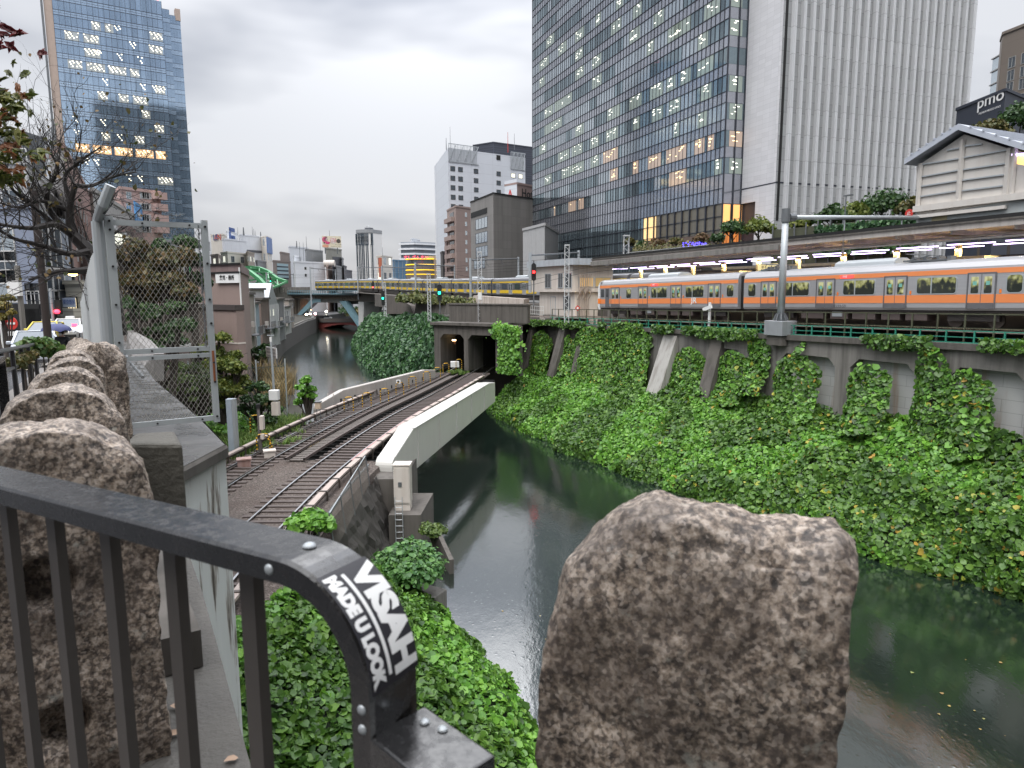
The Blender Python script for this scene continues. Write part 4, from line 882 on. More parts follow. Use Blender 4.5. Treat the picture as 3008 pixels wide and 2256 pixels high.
lmesh = B((0, 0, 0), (2.75, .07, .055), 0).mesh('fluorescent_lamp', tube_m)
k = 0
for row, n_ in enumerate((41.8, 44.3)):
 for i in range(17):
  s_ = -62 + i * 3.3 + row * 1.2
  if s_ > -10: continue
  o = link('platform_lamp', lmesh); o.location = wallp(s_, n_, ctop(s_) - 1.15); o.rotation_euler = (0, 0, ang)
  side = ['front', 'back'][row]
  tag(o, f'lit fluorescent tube in the {side} row under the station canopy', 'lamp', f'{side} row of tubes under the canopy')
ad = thing('platform_sign', 'yellowish hanging station name board under the canopy', 'sign', on_n(2255, 785, 41.5)); p = on_n(2255, 787, 41.2)
obj('board', MB().box(p, (1.9, .12, .62), ang), emit('sign_light', (.85, .70, .35), .7), ad); text('lettering', '御茶ノ水', .3, M['black'], p - NX * .07 + V((0, 0, .05)), TX, ad)
obj('stripe', MB().box(p - NX * .065 + V((0, 0, -.22)), (1.8, .02, .07), ang), M['green_paint'], ad)
for s_ in (-60, -50, -40, -30, -20):
 al = bpy.data.lights.new('canopy_light', 'AREA'); al.energy = 420; al.size = 10; al.size_y = .3; al.shape = 'RECTANGLE'; al.color = (1, .86, .62)
 o = bpy.data.objects.new('canopy_light', al); COL.objects.link(o); o.location = wallp(s_, 43.0, ctop(s_) - 1.3); o.rotation_euler = (0, 0, ang)
def prism_xy(pts, z0, z1, depth, n): return MB().prism([V((p[0], p[1], z)) for p, z in pts], n * depth)
def wall_px(label, name, pts, Y0, Y1, m, cat='wall', depth=.8):
 xs = [p[0] for p in pts]; x0, x1 = min(xs), max(xs); P = [at(px, py, Y0 + (Y1 - Y0) * (px - x0) / (x1 - x0)) for px, py in pts]
 d = P[1] - P[0]; n = V((-d.y, d.x, 0)).normalized(); n = n if n.y > 0 else -n
 return tag(obj(name, MB().prism(P, n * depth), m), label, cat)
wall_px('cream concrete wall streaked with brown below the yellow-striped train', 'concrete_wall', [(1378, 925), (1532, 925), (1540, 878), (1391, 868)], 97, 86, mat('streaked_cream_wall', (.52, .46, .41), .8, streak=.8, dirt=(.26, .20, .16)))
wall_px('dark board-marked wall with a sloping top at the left of the embankment', 'board_wall', [(1136, 922), (1214, 922), (1206, 898), (1162, 868), (1136, 868)], 128, 112, mat('board_wall', (.10, .085, .075), .85, streak=.8, dirt=(.04, .035, .03)))
wall_px('grey sloping concrete revetment under the embankment', 'revetment', [(1216, 926), (1352, 922), (1350, 900), (1290, 886), (1226, 874)], 112, 96, M['concrete_dark'])
P = np.array([at(rng.uniform(1170, 1395), rng.uniform(858, 900), rng.uniform(108, 116)) for _ in range(10)]); P = []
for _ in range(2600):
 x = rng.uniform(1165, 1400); f_ = fbm((x * .02, 0, 0), 1.0, 3); yb = 884 + (x - 1165) * .075; P.append(at(x, yb - abs(rng.normal(0, 9 + 12 * max(0, f_))), 104 + rng.uniform(-2, 3) + (1290 - x) * .07))
leaves('embankment_weeds', np.array(P), (0, -.5, .7), .45, leafmat('weed_leaf', [(.05, .07, .02), (.10, .12, .03), (.16, .16, .05), (.06, .09, .02)], .6), tilt=.7, kind='stuff', label='olive weeds on the embankment below the yellow-striped train')
def hit(p, d, px, py):
 r_ = ray(px, py); b = r_.x / r_.y; k = (b * p.y - p.x) / (d.x - b * d.y); return V((p.x + d.x * k, p.y + d.y * k, 0))
def flat(p): return V((p.x, p.y, 0))
class Face:                       # a facade: local x to the right as seen from outside, y inwards, z up
 def __init__(s, root, p0, p1):
  s.root, s.p0 = root, flat(V(p0)); d = flat(V(p1)) - s.p0; s.L = d.length; d.normalize(); s.d = d; s.n = V((d.y, -d.x, 0)); s.a = math.atan2(d.y, d.x)
 def put(s, name, me, x=0.0, z=0.0, y=0.0, parent=None):
  par = parent or s.root
  o = link(name, me, par); q = s.p0 + s.d * x - s.n * y - wloc(par); q.z = z - wloc(par).z
  o.location = q; o.rotation_euler = (0, 0, s.a); return o
 def obj(s, name, mb, mats): return s.put(name, mb.mesh(name, mats))
 def x_of(s, px, py):            # where a bearing meets the facade
  p = hit(s.p0, s.d, px, py); return (p - s.p0).dot(s.d)
 def z_of(s, px, py):
  p = hit(s.p0, s.d, px, py); return at(px, py, p.y).z
def block(name, label, cat, L, Mi, R, z0, z1, wallm, group=None, parapet=.5, pm=None, roofm=None):
 L, Mi, R = flat(V(L)), flat(V(Mi)), flat(V(R)); Q = L + R - Mi
 r = thing(name, label, cat, (Mi.x, Mi.y, z0), group)
 poly = [L, Mi, R, Q]
 obj('wall', MB().prism([V((p.x, p.y, z0)) for p in poly], (0, 0, z1 - z0)), wallm, r)
 if parapet:
  mb = MB(); c = (Mi + Q) / 2
  for a, b in zip(poly, poly[1:] + poly[:1]): mb.beam(V((a.x, a.y, z1 + parapet / 2)), V((b.x, b.y, z1 + parapet / 2)), .3, parapet)
  obj('parapet', mb, pm or wallm, r)
 return r, Face(r, L, Mi), Face(r, Mi, R)
_wm = {}
def winmesh(w_, h_, gm, fm, bars=1, proud=.06):
 k = (round(w_, 2), round(h_, 2), gm.name, fm.name, bars)
 if k not in _wm:
  mb = MB(); f = min(.1, w_ * .07)
  for s_ in (-1, 1):
   mb.box((s_ * (w_ / 2 - f / 2), -proud / 2, 0), (f, proud, h_)); mb.box((0, -proud / 2, s_ * (h_ / 2 - f / 2)), (w_ - 2 * f, proud, f))
  for i in range(bars): mb.box((w_ * ((i + 1) / (bars + 1) - .5), -proud * .4, 0), (f * .6, proud * .8, h_ - 2 * f))
  mb.k = 1; mb.quad((-w_ / 2 + f, -.012, -h_ / 2 + f), (w_ / 2 - f, -.012, -h_ / 2 + f), (w_ / 2 - f, -.012, h_ / 2 - f), (-w_ / 2 + f, -.012, h_ / 2 - f))
  _wm[k] = mb.mesh('window', [fm, gm])
 return _wm[k]
def wgrid(F, xs, zs, w_, h_, gms, fm, bars=1, skip=0.0):
 for z in zs:
  for x in xs:
   if rng.random() < skip: continue
   g = gms[int(rng.integers(len(gms)))] if isinstance(gms, list) else gms
   F.put('window', winmesh(w_, h_, g, fm, bars), x, z)
def tile(name, col, w_, h_, mort=.55, msize=.02, rough=.55, var=.06, off=.0, streak=.0, metal=0.0):
 t = NT(name); tc_ = t.new('ShaderNodeTexCoord'); s_ = t.new('ShaderNodeSeparateXYZ'); t.l.new(tc_.outputs['Object'], s_.inputs[0]); cx = t.new('ShaderNodeCombineXYZ')
 t.l.new(s_.outputs[0], cx.inputs[0]); t.l.new(s_.outputs[2], cx.inputs[1])
 b = t.new('ShaderNodeTexBrick', i_Scale=1.0, i_Mortar_Size=msize, i_Brick_Width=w_, i_Row_Height=h_, i_Bias=0.0); b.offset = off; t.l.new(cx.outputs[0], b.inputs[0])
 b.inputs['Color1'].default_value = c4(col, 1 - var); b.inputs['Color2'].default_value = c4(col, 1 + var); b.inputs['Mortar'].default_value = c4(col, mort); c = b.outputs[0]
 if streak: c = t.mix(t.ramp(t.noise(t.coord((1, 1, .06)), .5, 6, .6), [(.45, (0, 0, 0)), (.75, (streak,) * 3)]), c, tuple(x * .45 for x in col))
 t.set(Base_Color=c, Roughness=rough, Metallic=metal); return t.m
G = {}
G['teal'] = glass('teal_glass', (.27, .34, .37), .8, .05, .35, .1); G['sp'] = glass('spandrel_glass', (.46, .475, .52), .8, .12, .12, .05)
G['blind'] = glass('blind_glass', (.52, .58, .62), .75, .1, .12, .05); G['dark'] = glass('office_glass', (.10, .12, .14), .5, .06, .4, .1)
G['lit'] = emit('lit_warm_window', (1, .82, .5), .75); G['lit2'] = emit('lit_pale_window', (.95, .95, .80), .6)
G['blue'] = glass('blue_tower_glass', (.44, .57, .72), .85, .05, .13, .12); G['bluesp'] = glass('blue_spandrel_glass', (.54, .68, .84), .8, .08, .06, .06)
fr_d = mat('dark_mullion', (.045, .05, .065), .4, .3); fr_w = mat('white_frame', (.55, .55, .54), .5); fr_b = mat('bronze_frame', (.09, .075, .06), .5)
room = glass('lit_office', (.34, .40, .38), .6, .08, .2, 0); room.node_tree.nodes['Principled BSDF'].inputs['Emission Color'].default_value = (.6, .68, .5, 1); room.node_tree.nodes['Principled BSDF'].inputs['Emission Strength'].default_value = .1
room_w = glass('lit_office_warm', (.34, .34, .34), .5, .08, .2, 0); room_w.node_tree.nodes['Principled BSDF'].inputs['Emission Color'].default_value = (1, .62, .36, 1); room_w.node_tree.nodes['Principled BSDF'].inputs['Emission Strength'].default_value = .24
clamp = emit('ceiling_lamp', (1, .98, .86), 1.6); clamp_w = emit('warm_ceiling_lamp', (1, .72, .36), 2)
def lit_mesh(w_, h_, n, warm=False, sl=0.0):
 mb = MB(); mb.quad((0, -.03, 0), (w_, -.03, 0), (w_, -.03, h_), (0, -.03, h_)); mb.k = 1
 for i in range(n):
  x = rng.uniform(.2, max(.3, w_ - 1.0)); z = h_ * rng.uniform(.3, .95); q = rng.uniform(.3, .6); mb.box((x + q / 2, -.05, z), (q, .02, .1))
 return mb.mesh('lit_window', [room_w, clamp_w] if warm else [room, clamp])
dA, dB = V((-.333, .943, 0)), V((.943, .333, 0))
C1 = flat(at(2133, 300, 102)); C0 = hit(C1, dA, 1564, 400); C2 = hit(C1, dB, 2187, 306); C3 = hit(C2, -dA, 2287, 348); C4 = hit(C3, dB, 2846, 191)
ZG, ZT = 2.0, 104.0
gt = thing('glass_tower', 'huge glass and pale stone office tower with dark vertical fins above the station', 'office tower', (C1.x, C1.y, ZG))
core = [C0, C1, C2, C3, C4, C4 + dA * 45, C0 + dB * 50]
def inset(P, k):
 c = sum(P, V((0, 0, 0))) / len(P); return [p + (c - p).normalized() * k for p in P]
obj('core', MB().prism([V((p.x, p.y, ZG)) for p in inset(core, .6)], (0, 0, ZT - ZG)), fr_d, gt)
FG, FS, FW, FR = Face(gt, C0, C1), Face(gt, C1, C2), Face(gt, C2, C3), Face(gt, C3, C4)
def panes(F, z0, z1, step, m, name, y=0.0, x0=0.0, x1=None):
 x1 = F.L if x1 is None else x1; mb = MB(); n = max(1, round((x1 - x0) / step)); w_ = (x1 - x0) / n
 for i in range(n):
  a, b = x0 + i * w_ + .01, x0 + (i + 1) * w_ - .01; mb.quad((a, y, z0), (b, y, z0), (b, y, z1), (a, y, z1))
 return F.obj(name, mb, m)
fz = [16.2 + 3.75 * i for i in range(24)]
for i, z in enumerate(fz):
 if z > ZT - 3: break
 n_ = round(FG.L / 1.06); w_ = FG.L / n_; mb = MB(); run = 0
 for j in range(n_):
  if run <= 0: run = int(rng.integers(2, 9)); mb.k = int(rng.random() < .5)
  run -= 1; a, b = j * w_ + .01, (j + 1) * w_ - .01; mb.quad((a, 0, z), (b, 0, z), (b, 0, z + 2.22), (a, 0, z + 2.22))
 FG.obj('window_band', mb, [G['teal'], G['blind']])
 panes(FG, z + 2.26, z + 3.72, 1.06, G['sp'], 'spandrel_band'); panes(FS, z, z + 2.22, 1.6, G['teal'], 'window_band'); panes(FS, z + 2.26, z + 3.72, 1.6, G['sp'], 'spandrel_band')
 mb = MB(); mb.box((FG.L / 2, -.06, z - .02), (FG.L, .1, .07)); mb.box((FG.L / 2, -.06, z + 2.24), (FG.L, .1, .07)); FG.obj('transom', mb, fr_d)
panes(FG, 14.15, 16.16, 1.06, G['sp'], 'spandrel_band'); panes(FG, 12.0, 14.1, 1.06, G['sp'], 'spandrel_band'); panes(FS, 12, 16.16, 1.6, G['sp'], 'spandrel_band')
panes(FG, ZG, 12, 1.06, G['teal'], 'lower_glass', 0, 0, FG.L - 21);
for z in (4.6, 6.5, 8.3, 10.2, 12.0, 14.12): mb = MB(); mb.box((FG.L / 2, -.06, z), (FG.L, .1, .08)); FG.obj('transom', mb, fr_d)
cur = NT('beige_curtain'); v = cur.coord((9, 9, .05)); cur.set(Base_Color=cur.mix(cur.noise(v, 1.4, 3), (.11, .10, .08), (.24, .215, .17)), Roughness=.15, Metallic=.15)
panes(FG, 7.9, 11.95, 2.1, cur.m, 'curtain_glass', 0, FG.L - 21, FG.L - .1); mb = MB(); mb.box((FG.L - 10.5, -.03, 5.0), (21, .1, 5.7)); FG.obj('plinth', mb, mat('brown_plinth', (.12, .085, .07), .7, var=.4, scale=3))
mesh_f = MB().box((0, -.04, (ZT + ZG) / 2), (.07, .08, ZT - ZG)).mesh('fin', fr_d); nf = round(FG.L / 1.06)
mesh_f2 = MB().box((0, -.04, (ZT + 12) / 2), (.07, .08, ZT - 12)).mesh('fin', fr_d)
for i in range(nf + 1):
 x = i * FG.L / nf; FG.put('fin', mesh_f if x < FG.L - 21.5 or i == nf else mesh_f2, x)
for k in range(10): mb = MB(); mb.box((FG.L - 20.6 + 2.1 * k, -.1, 9.95), (.16, .3, 4.1)); FG.obj('lobby_mullion', mb, fr_d)
for x in (0, FS.L * .55, FS.L): mb = MB(); mb.box((x, -.08, (ZT + ZG) / 2), (.12, .2, ZT - ZG)); FS.obj('fin', mb, fr_d)
def lit(F, px0, px1, py, warm, n, zoff=0.0):
 x0, x1 = F.x_of(px0, py), F.x_of(px1, py); z = F.z_of((px0 + px1) / 2, py); i = round((z - 16.2 - 1.1) / 3.75); z0 = 16.2 + 3.75 * i
 if z < 13.5: z0 = z - 1.0
 F.put('lit_window', lit_mesh(abs(x1 - x0), 2.15, n, warm), min(x0, x1), z0 + .03)
warm_l = [(1772, 1815, 430), (1904, 1942, 452), (1958, 2016, 430), (1792, 1815, 495), (1860, 1876, 470), (1966, 2016, 530), (2080, 2098, 400), (2040, 2070, 415)]
for a, b, y in warm_l: lit(FG, a, b, y, True, 7)
for a, b, y in ((1670, 1692, 600), (1700, 1715, 590), (1627, 1631, 610)): lit(FG, a, b, y, True, 1)
for a, b, y in ((1605, 1628, 110), (1640, 1665, 140), (1585, 1612, 175), (1690, 1716, 100), (1750, 1765, 75), (1810, 1830, 30), (1860, 1886, 15), (1920, 1950, 40), (2070, 2115, 20), (1980, 2030, 60), (1740, 1768, 215), (1795, 1825, 100), (1850, 1880, 85), (1900, 1922, 130),
    (1960, 2000, 120), (2050, 2080, 110), (1585, 1600, 245), (1690, 1712, 170), (1690, 1715, 235), (1740, 1766, 170), (1785, 1822, 310), (1850, 1885, 285), (1910, 1948, 265), (1960, 1985, 215), (2000, 2030, 190), (2050, 2096, 175), (1630, 1680, 280), (1600, 1625, 340), (1690, 1715, 360), (1780, 1815, 380), (1860, 1880, 345), (1915, 1948, 330),
    (1965, 2000, 300), (2060, 2090, 265), (1600, 1650, 390), (1680, 1712, 420), (1585, 1605, 430), (1735, 1760, 400), (1980, 1995, 365), (2050, 2076, 350), (1640, 1672, 470), (1685, 1715, 470), (1735, 1760, 455), (1650, 1690, 520), (1600, 1620, 545), (2100, 2120, 480)):
 lit(FG, a, b, y, False, int(rng.integers(4, 9)))
for y, wm_ in ((15, 0), (95, 0), (250, 0), (330, 0), (405, 1), (480, 0)): lit(FS, 2142, 2180, y, bool(wm_), 5)
lob = NT('lobby_light'); v = lob.coord((6, 6, .1)); c = lob.ramp(lob.noise(v, 1.2, 2), [(.35, (.22, .05, .012)), (.6, (.9, .30, .07))]); lob.set(Base_Color=(.1, .05, .02, 1), Roughness=.4, Emission_Color=c, Emission_Strength=.75)
mb = MB(); mb.quad((.1, .02, 6.2), (FS.L + 3.6, .02, 6.2), (FS.L + 3.6, .02, 9.0), (.1, .02, 9.0)); FS.obj('lobby_wall', mb, lob.m)
mb = MB(); mb.quad((.1, .02, 9.0), (FS.L + 3.6, .02, 9.0), (FS.L + 3.6, .02, 11.9), (.1, .02, 11.9)); FS.obj('lobby_ceiling_light', mb, emit('lobby_upper', (1, .50, .17), .72))
for x in (1.5, 3.2, 4.9, 6.6): mb = MB(); mb.box((x, -.06, 9), (.2, .14, 5.9)); FS.obj('lobby_mullion', mb, fr_d)
panes(FG, 8.0, 11.9, 1.0, emit('lobby_lamp_wall', (1, .68, .32), .42), 'lit_window', -.02, FG.x_of(1892, 640), FG.x_of(1928, 640))
stone = tile('white_stone', (.62, .62, .64), 1.35, .62, .72, .012, .5, .05, .0, .12); stone2 = tile('grey_stone_panel', (.34, .35, .355), 3.0, 1.55, .55, .03, .6, .12, .0, .35); rib_m = tile('pale_rib', (.60, .61, .62), 3, 3.4, .6, .03, .5, .05)
zc = FW.z_of(2200, 575); zb = 12.0
mb = MB(); mb.quad((0, 0, zb), (FW.L, 0, zb), (FW.L, 0, ZT), (0, 0, ZT)); mb.quad((FW.L * .45, 0, ZG), (FW.L, 0, ZG), (FW.L, 0, zb), (FW.L * .45, 0, zb)); FW.obj('stone_wall', mb, stone)
mb = MB(); mb.quad((0, 0, zb), (FW.L * .45, 0, zb), (FW.L * .45, 3, zb), (0, 3, zb)); FW.obj('soffit', mb, M['cream'])
mb = MB(); mb.quad((0, 0, ZG), (FR.L, 0, ZG), (FR.L, 0, ZT), (0, 0, ZT)); FR.obj('grooved_wall', mb, stone2)
zj = FR.z_of(2500, 548); mb = MB(); mb.box((FR.L / 2, -.01, zj), (FR.L, .04, .2)); FR.obj('dark_joint', mb, fr_d); zj2 = FW.z_of(2230, 546); mb = MB(); mb.box((FW.L / 2, -.01, zj2), (FW.L, .04, .16)); FW.obj('dark_joint', mb, fr_d)
nb = 22; st_ = (FR.L - .4) / nb
ribm = MB(); ribm.box((0, -.3, (ZT + ZG) / 2), (st_ * .17, .6, ZT - ZG)); ribm.box((st_ * .22, -.22, (ZT + ZG) / 2), (st_ * .16, .44, ZT - ZG)); ribm = ribm.mesh('rib', rib_m)
sltm = MB().box((0, -.02, (ZT + 9) / 2), (st_ * .26, .06, ZT - 9)).mesh('slot_window', M['black'])
for i in range(nb):
 x = .35 + i * st_; FR.put('slot_window', sltm, x + st_ * .12); FR.put('rib', ribm, x + st_ * .72)
mb = MB(); mb.box((FR.L, -.1, (ZT + ZG) / 2), (.5, .6, ZT - ZG)); FR.obj('corner_rib', mb, rib_m)
LA, LB_ = flat(at(161, 100, 215)), flat(at(487, 200, 231)); bt = thing('blue_glass_tower', 'tall blue glass tower with a reflected building and lit ceiling lamps', 'office tower', (LA.x, LA.y, -9))
FB = Face(bt, LA, LB_); zt = FB.z_of(479, 15); LC = LB_ + FB.d * 2.2 - FB.n * 1.2; LD = hit(LB_ - FB.n * 2.4, FB.d, 534, 300)
zl = zt + 1.0
obj('core', MB().prism([V((p.x, p.y, -9)) for p in (LA - FB.n * .4, LB_ - FB.n * .4, LB_ - FB.n * 45, LA - FB.n * 45)], (0, 0, zl + 9)), fr_d, bt)
fh = 4.02; nfl = int((zl + 5) / fh); z_top = zl
for i in range(nfl):
 z1 = zl - i * fh - (4.0 if i == 0 else 4.0)
 z1 = zl - 5.5 - i * fh;
 if z1 < -6: break
 panes(FB, z1 - 2.6, z1, 1.83, G['blue'], 'window_band'); panes(FB, z1 + .05, z1 + 1.38, 1.83, G['bluesp'], 'spandrel_band')
 mb = MB()
 for q in (0, 1.4): mb.box((FB.L / 2, -.03, z1 + q), (FB.L, .08, .12))
 mb.box((FB.L / 2, -.02, z1 + .7), (FB.L, .05, .05)); FB.obj('transom', mb, fr_d)
panes(FB, zl - 4.0, zl, 1.83, G['blue'], 'window_band')
mm_ = MB().box((0, -.04, (zl - 9) / 2), (.07, .1, zl + 9)).mesh('mullion', fr_d)
for i in range(21): FB.put('mullion', mm_, i * FB.L / 20)
orn = mat('tan_cladding', (.42, .33, .28), .6, streak=.2, dirt=(.3, .25, .22))
obj('edge_pier', MB().prism([V((p.x, p.y, -9)) for p in (LA - FB.d * 2.1 - FB.n * .6, LA - FB.n * .02, LA - FB.n * 3, LA - FB.d * 2.1 - FB.n * 3)], (0, 0, zl + 15)), orn, bt)
obj('edge_rail', MB().prism([V((p.x, p.y, -9)) for p in (LA - FB.d * 2.9 - FB.n * .2, LA - FB.d * 2.3 - FB.n * .2, LA - FB.d * 2.3 - FB.n * 1, LA - FB.d * 2.9 - FB.n * 1)], (0, 0, zl + 10)), M['galv_dark'], bt)
for nm, dn, x0, x1, dz in (('side_bay', 1.2, 0, 2.3, -1.6), ('side_bay', 2.6, 2.3, 5.6, -2.6)):
 a, b = LB_ + FB.d * x0 - FB.n * dn, LB_ + FB.d * x1 - FB.n * dn; F2 = Face(bt, a, b); F2.obj(nm, MB().box((F2.L / 2, 12, (zl + dz - 9) / 2), (F2.L, 23.9, zl + dz + 9)), fr_d)
 for i in range(nfl):
  z1 = zl + dz - .1 - i * fh
  if z1 < -6: break
  panes(F2, z1 - 2.5, z1, 1.2, G['blue'], 'window_band', -.01); panes(F2, z1 - 3.9, z1 - 2.6, 1.2, G['bluesp'], 'spandrel_band', -.01)
obj('roof_pier', MB().prism([V((p.x, p.y, zl - 4)) for p in (LB_ + FB.d * 4.2 - FB.n * 2.4, LB_ + FB.d * 5.7 - FB.n * 2.4, LB_ + FB.d * 5.7 - FB.n * 4.4, LB_ + FB.d * 4.2 - FB.n * 4.4)], (0, 0, 3.6)), orn, bt)
obj('beacon', MB().cyl(V((LB_.x - 2, LB_.y + 2, zl)), V((LB_.x - 2, LB_.y + 2, zl + .9)), .4), emit('beacon', (1, .05, .1), 2), bt)
dots = emit('tower_ceiling_lamp', (1, .93, .72), 2.2); droom = glass('tower_room', (.42, .48, .52), .6, .08, .15, 0); droom.node_tree.nodes['Principled BSDF'].inputs['Emission Color'].default_value = (.75, .7, .55, 1); droom.node_tree.nodes['Principled BSDF'].inputs['Emission Strength'].default_value = .16; droom_w = emit('tower_room_warm', (1, .62, .32), .34)
def lit2(px0, px1, py, warm=False):
 x0, x1 = FB.x_of(px0, py), FB.x_of(px1, py); z = FB.z_of((px0 + px1) / 2, py); i = round((zl - 5.5 - 1.3 - z) / fh); z1 = zl - 5.5 - i * fh; w_ = max(1.5, x1 - x0); mb = MB()
 if w_ > 2.2 or warm: mb.quad((0, -.03, 0), (w_, -.03, 0), (w_, -.03, 2.5), (0, -.03, 2.5))
 mb.k = 1; n = int(w_ / 1.1) + 1
 for k in range(n):
  xx = .2 + k * 1.1
  for q in range(4):
   xq = xx + q * .34
   if xq < w_ - .1 and rng.random() < .85: mb.box((xq, -.05, 2.2 - q * .5 + rng.uniform(-.1, .1)), (.34, .03, .26))
 me = mb.mesh('lit_window', [droom_w if warm else droom, dots]); FB.put('lit_window', me, x0, z1 - 2.55)
for a in ((268, 295, 70), (307, 332, 76), (335, 356, 82), (440, 477, 105), (188, 230, 87), (244, 290, 103), (380, 402, 130), (437, 478, 140), (278, 300, 142), (343, 356, 158), (403, 420, 168), (250, 296, 175), (316, 336, 185), (200, 242, 198), (255, 310, 212), (320, 372, 225), (384, 410, 232), (302, 312, 254), (413, 424, 272), (448, 470, 278),
          (288, 316, 290), (350, 378, 298), (392, 436, 304), (417, 442, 342), (213, 226, 345), (295, 311, 360), (454, 482, 378), (217, 232, 385), (298, 324, 393), (344, 360, 402), (396, 424, 408), (244, 266, 490), (277, 290, 497), (403, 418, 509), (463, 507, 518), (372, 389, 540), (455, 484, 247)): lit2(*a)
for a in ((221, 262, 424), (272, 326, 430), (336, 388, 436), (398, 450, 442), (458, 486, 450)): lit2(*a, True)
pc = flat(at(448, 480, 231)); vd = pc.normalized(); rf = (vd - FB.n * 2 * vd.dot(FB.n)).normalized(); bp = pc + rf * 330; px_ = V((-rf.y, rf.x, 0))
b2, fa, fb_ = block('office_block', 'dark office block standing behind the photographer', 'building', bp + px_ * 36, bp - px_ * 36, bp - px_ * 36 + rf * 30, -5, 132, mat('office_block', (.045, .055, .06), .6))
whb = tile('white_panel', (.62, .65, .70), 7, 3.2, .82, .05, .6, .02, 0, .06)
La, Ma, Ra = at(1276, 485, 262), at(1316, 431, 228), at(1543, 452, 246)
z1 = at(1316, 462, 228).z; h1, fl, fr = block('white_hotel_block', 'tall white building with small square windows, roof screen and antennas', 'building', La, Ma, Ra, -4, z1 + 3, whb, parapet=0)
zs = [fr.z_of(1330, 380 + y / 3.53) for y in (408, 507, 605, 703, 800)]; zs += [zs[-1] - (zs[0] - zs[1]) * k for k in (1, 2)]
for px, lit_ in ((282, .3), (362, .1), (523, .5), (757, .4), (908, .8), (985, .8)):
 x = fr.x_of(1250 + px / 3.53, 500)
 for z in zs: fr.put('window', winmesh(1.75, 1.55, G['lit2'] if rng.random() < lit_ * .6 else G['dark'], fr_b, 0), x, z);
for px0, px1, zz0, zz1 in ((1317, 1405, 432, 466), (1500, 1542, 452, 479)):
 x0, x1 = fr.x_of(px0, 450), fr.x_of(px1, 450); za, zb_ = z1 - 1.2, z1 + 4.3; mb = MB()
 for k in range(int((x1 - x0) / .55)): mb.box((x0 + .55 * k, -.2, (za + zb_) / 2), (.12, .1, zb_ - za))
 for z in (za, zb_): mb.box(((x0 + x1) / 2, -.2, z), (x1 - x0, .12, .2))
 for k in range(4): mb.beam(V((x0 + (x1 - x0) * k / 4, -.15, za)), V((x0 + (x1 - x0) * (k + 1) / 4, -.15, zb_)), .15, .15)
 fr.obj('roof_screen', mb, M['galv'])
mb = MB(); mb.box((fr.x_of(1464, 462), -.05, fr.z_of(1464, 463)), (1.6, .1, 1.6)); fr.obj('louvre', mb, M['black'])
def antenna(label, px, pyb, pyt, Y, r=.09, m=None, grp='rooftop antennas'):
 p, q = at(px, pyb, Y), at(px, pyt, Y); tag(obj('antenna', MB().tube([p, V((p.x, p.y, q.z))], [r, r * .5], 6), m or M['galv_dark']), label, 'antenna', grp)
antenna('thin antenna at the corner of the white building roof', 1323, 445, 372, 230, .08); antenna('leaning antenna pair at the left of the white building roof', 1311, 440, 405, 231, .14)
antenna('red and white mast on the right of the white building roof', 1492, 448, 388, 240, .12, M['red']); antenna('antenna behind the white building roof', 1511, 440, 392, 275, .1)
La, Ma, Ra = at(1389, 425, 292), at(1449, 418, 286), at(1600, 424, 300); block('black_building', 'black louvred building behind the white building', 'building', La, Ma, Ra, -4, at(1449, 420, 286).z, tile('black_louvre', (.035, .04, .055), 20, .9, 1.6, .12, .5, .1))
gtile = tile('grey_tile', (.235, .225, .215), 2.1, 1.9, .82, .03, .7, .06, 0, .5)
La, Ma, Ra = at(1382, 598, 180), at(1449, 569, 163), at(1590, 578, 176); zt_ = at(1449, 569, 163).z; g1_, fl, fr = block('grey_building', 'grey tiled building with four ribbon windows on its left face', 'building', La, Ma, Ra, -4, zt_, gtile, parapet=.3, pm=M['black'])
for (x0, x1, y0, y1, nm) in ((1397, 1432, 649, 670, 'w'), (1397, 1432, 690, 713, 'w'), (1398, 1433, 733, 752, 'w'), (1392, 1425, 765, 790, 'w')):
 xa, xb = fl.x_of(x0, y0), fl.x_of(x1, y0); zc_ = (fl.z_of(x0, y1) + fl.z_of(x1, y0 - 8)) / 2; fl.put('window', winmesh(xb - xa, 2.6, G['blind'], fr_d, 3), (xa + xb) / 2, zc_)
xa, xb = fl.x_of(1384, 634), fl.x_of(1431, 620); mb = MB(); mb.box(((xa + xb) / 2, -.03, fl.z_of(1407, 626)), (xb - xa, .1, 1.3)); fl.obj('louvre_slot', mb, M['black'])
brt = tile('brown_tile', (.33, .25, .225), 3, 3.0, .8, .04, .65, .04, 0, .1)
La, Ma, Ra = at(1313, 615, 222), at(1339, 607, 210), at(1386, 607, 216); zt_ = at(1342, 608, 210).z; b1_, fl, fr = block('brown_apartment_block', 'slim brown apartment block with stacked balconies', 'building', La, Ma, Ra, -4, zt_, brt)
zs = [fr.z_of(1368, 380 + y / 3.53) for y in (885, 980, 1075, 1170, 1262, 1355, 1448)]
for z in zs:
 fr.put('window', winmesh(.95, 1.35, G['blind'], fr_w, 0), fr.x_of(1369, 650), z)
 mb = MB(); mb.box((fl.L * .42, -.55, z - 1.4), (fl.L * .82, 1.1, 1.35)); b_ = fl.obj('balcony', mb, brt); mb = MB(); mb.box((fl.L * .55, -.05, z + .1), (fl.L * .45, .12, 1.4)); fl.obj('balcony_door', mb, M['dark_glass'])
La, Ma, Ra = at(1483, 570, 188), at(1519, 541, 184), at(1600, 545, 194); h2, fl, fr = block('hotel_building', 'pinkish building with a white corner and dark letters on its top', 'building', La, Ma, Ra, -4, at(1519, 541, 184).z, mat('pinkish_wall', (.33, .24, .22), .7, streak=.3, dirt=(.2, .15, .14)))
mb = MB(); mb.box((fl.L / 2, -.06, at(1519, 555, 184).z - 1), (fl.L, .1, 7)); fl.obj('white_panel', mb, whb)
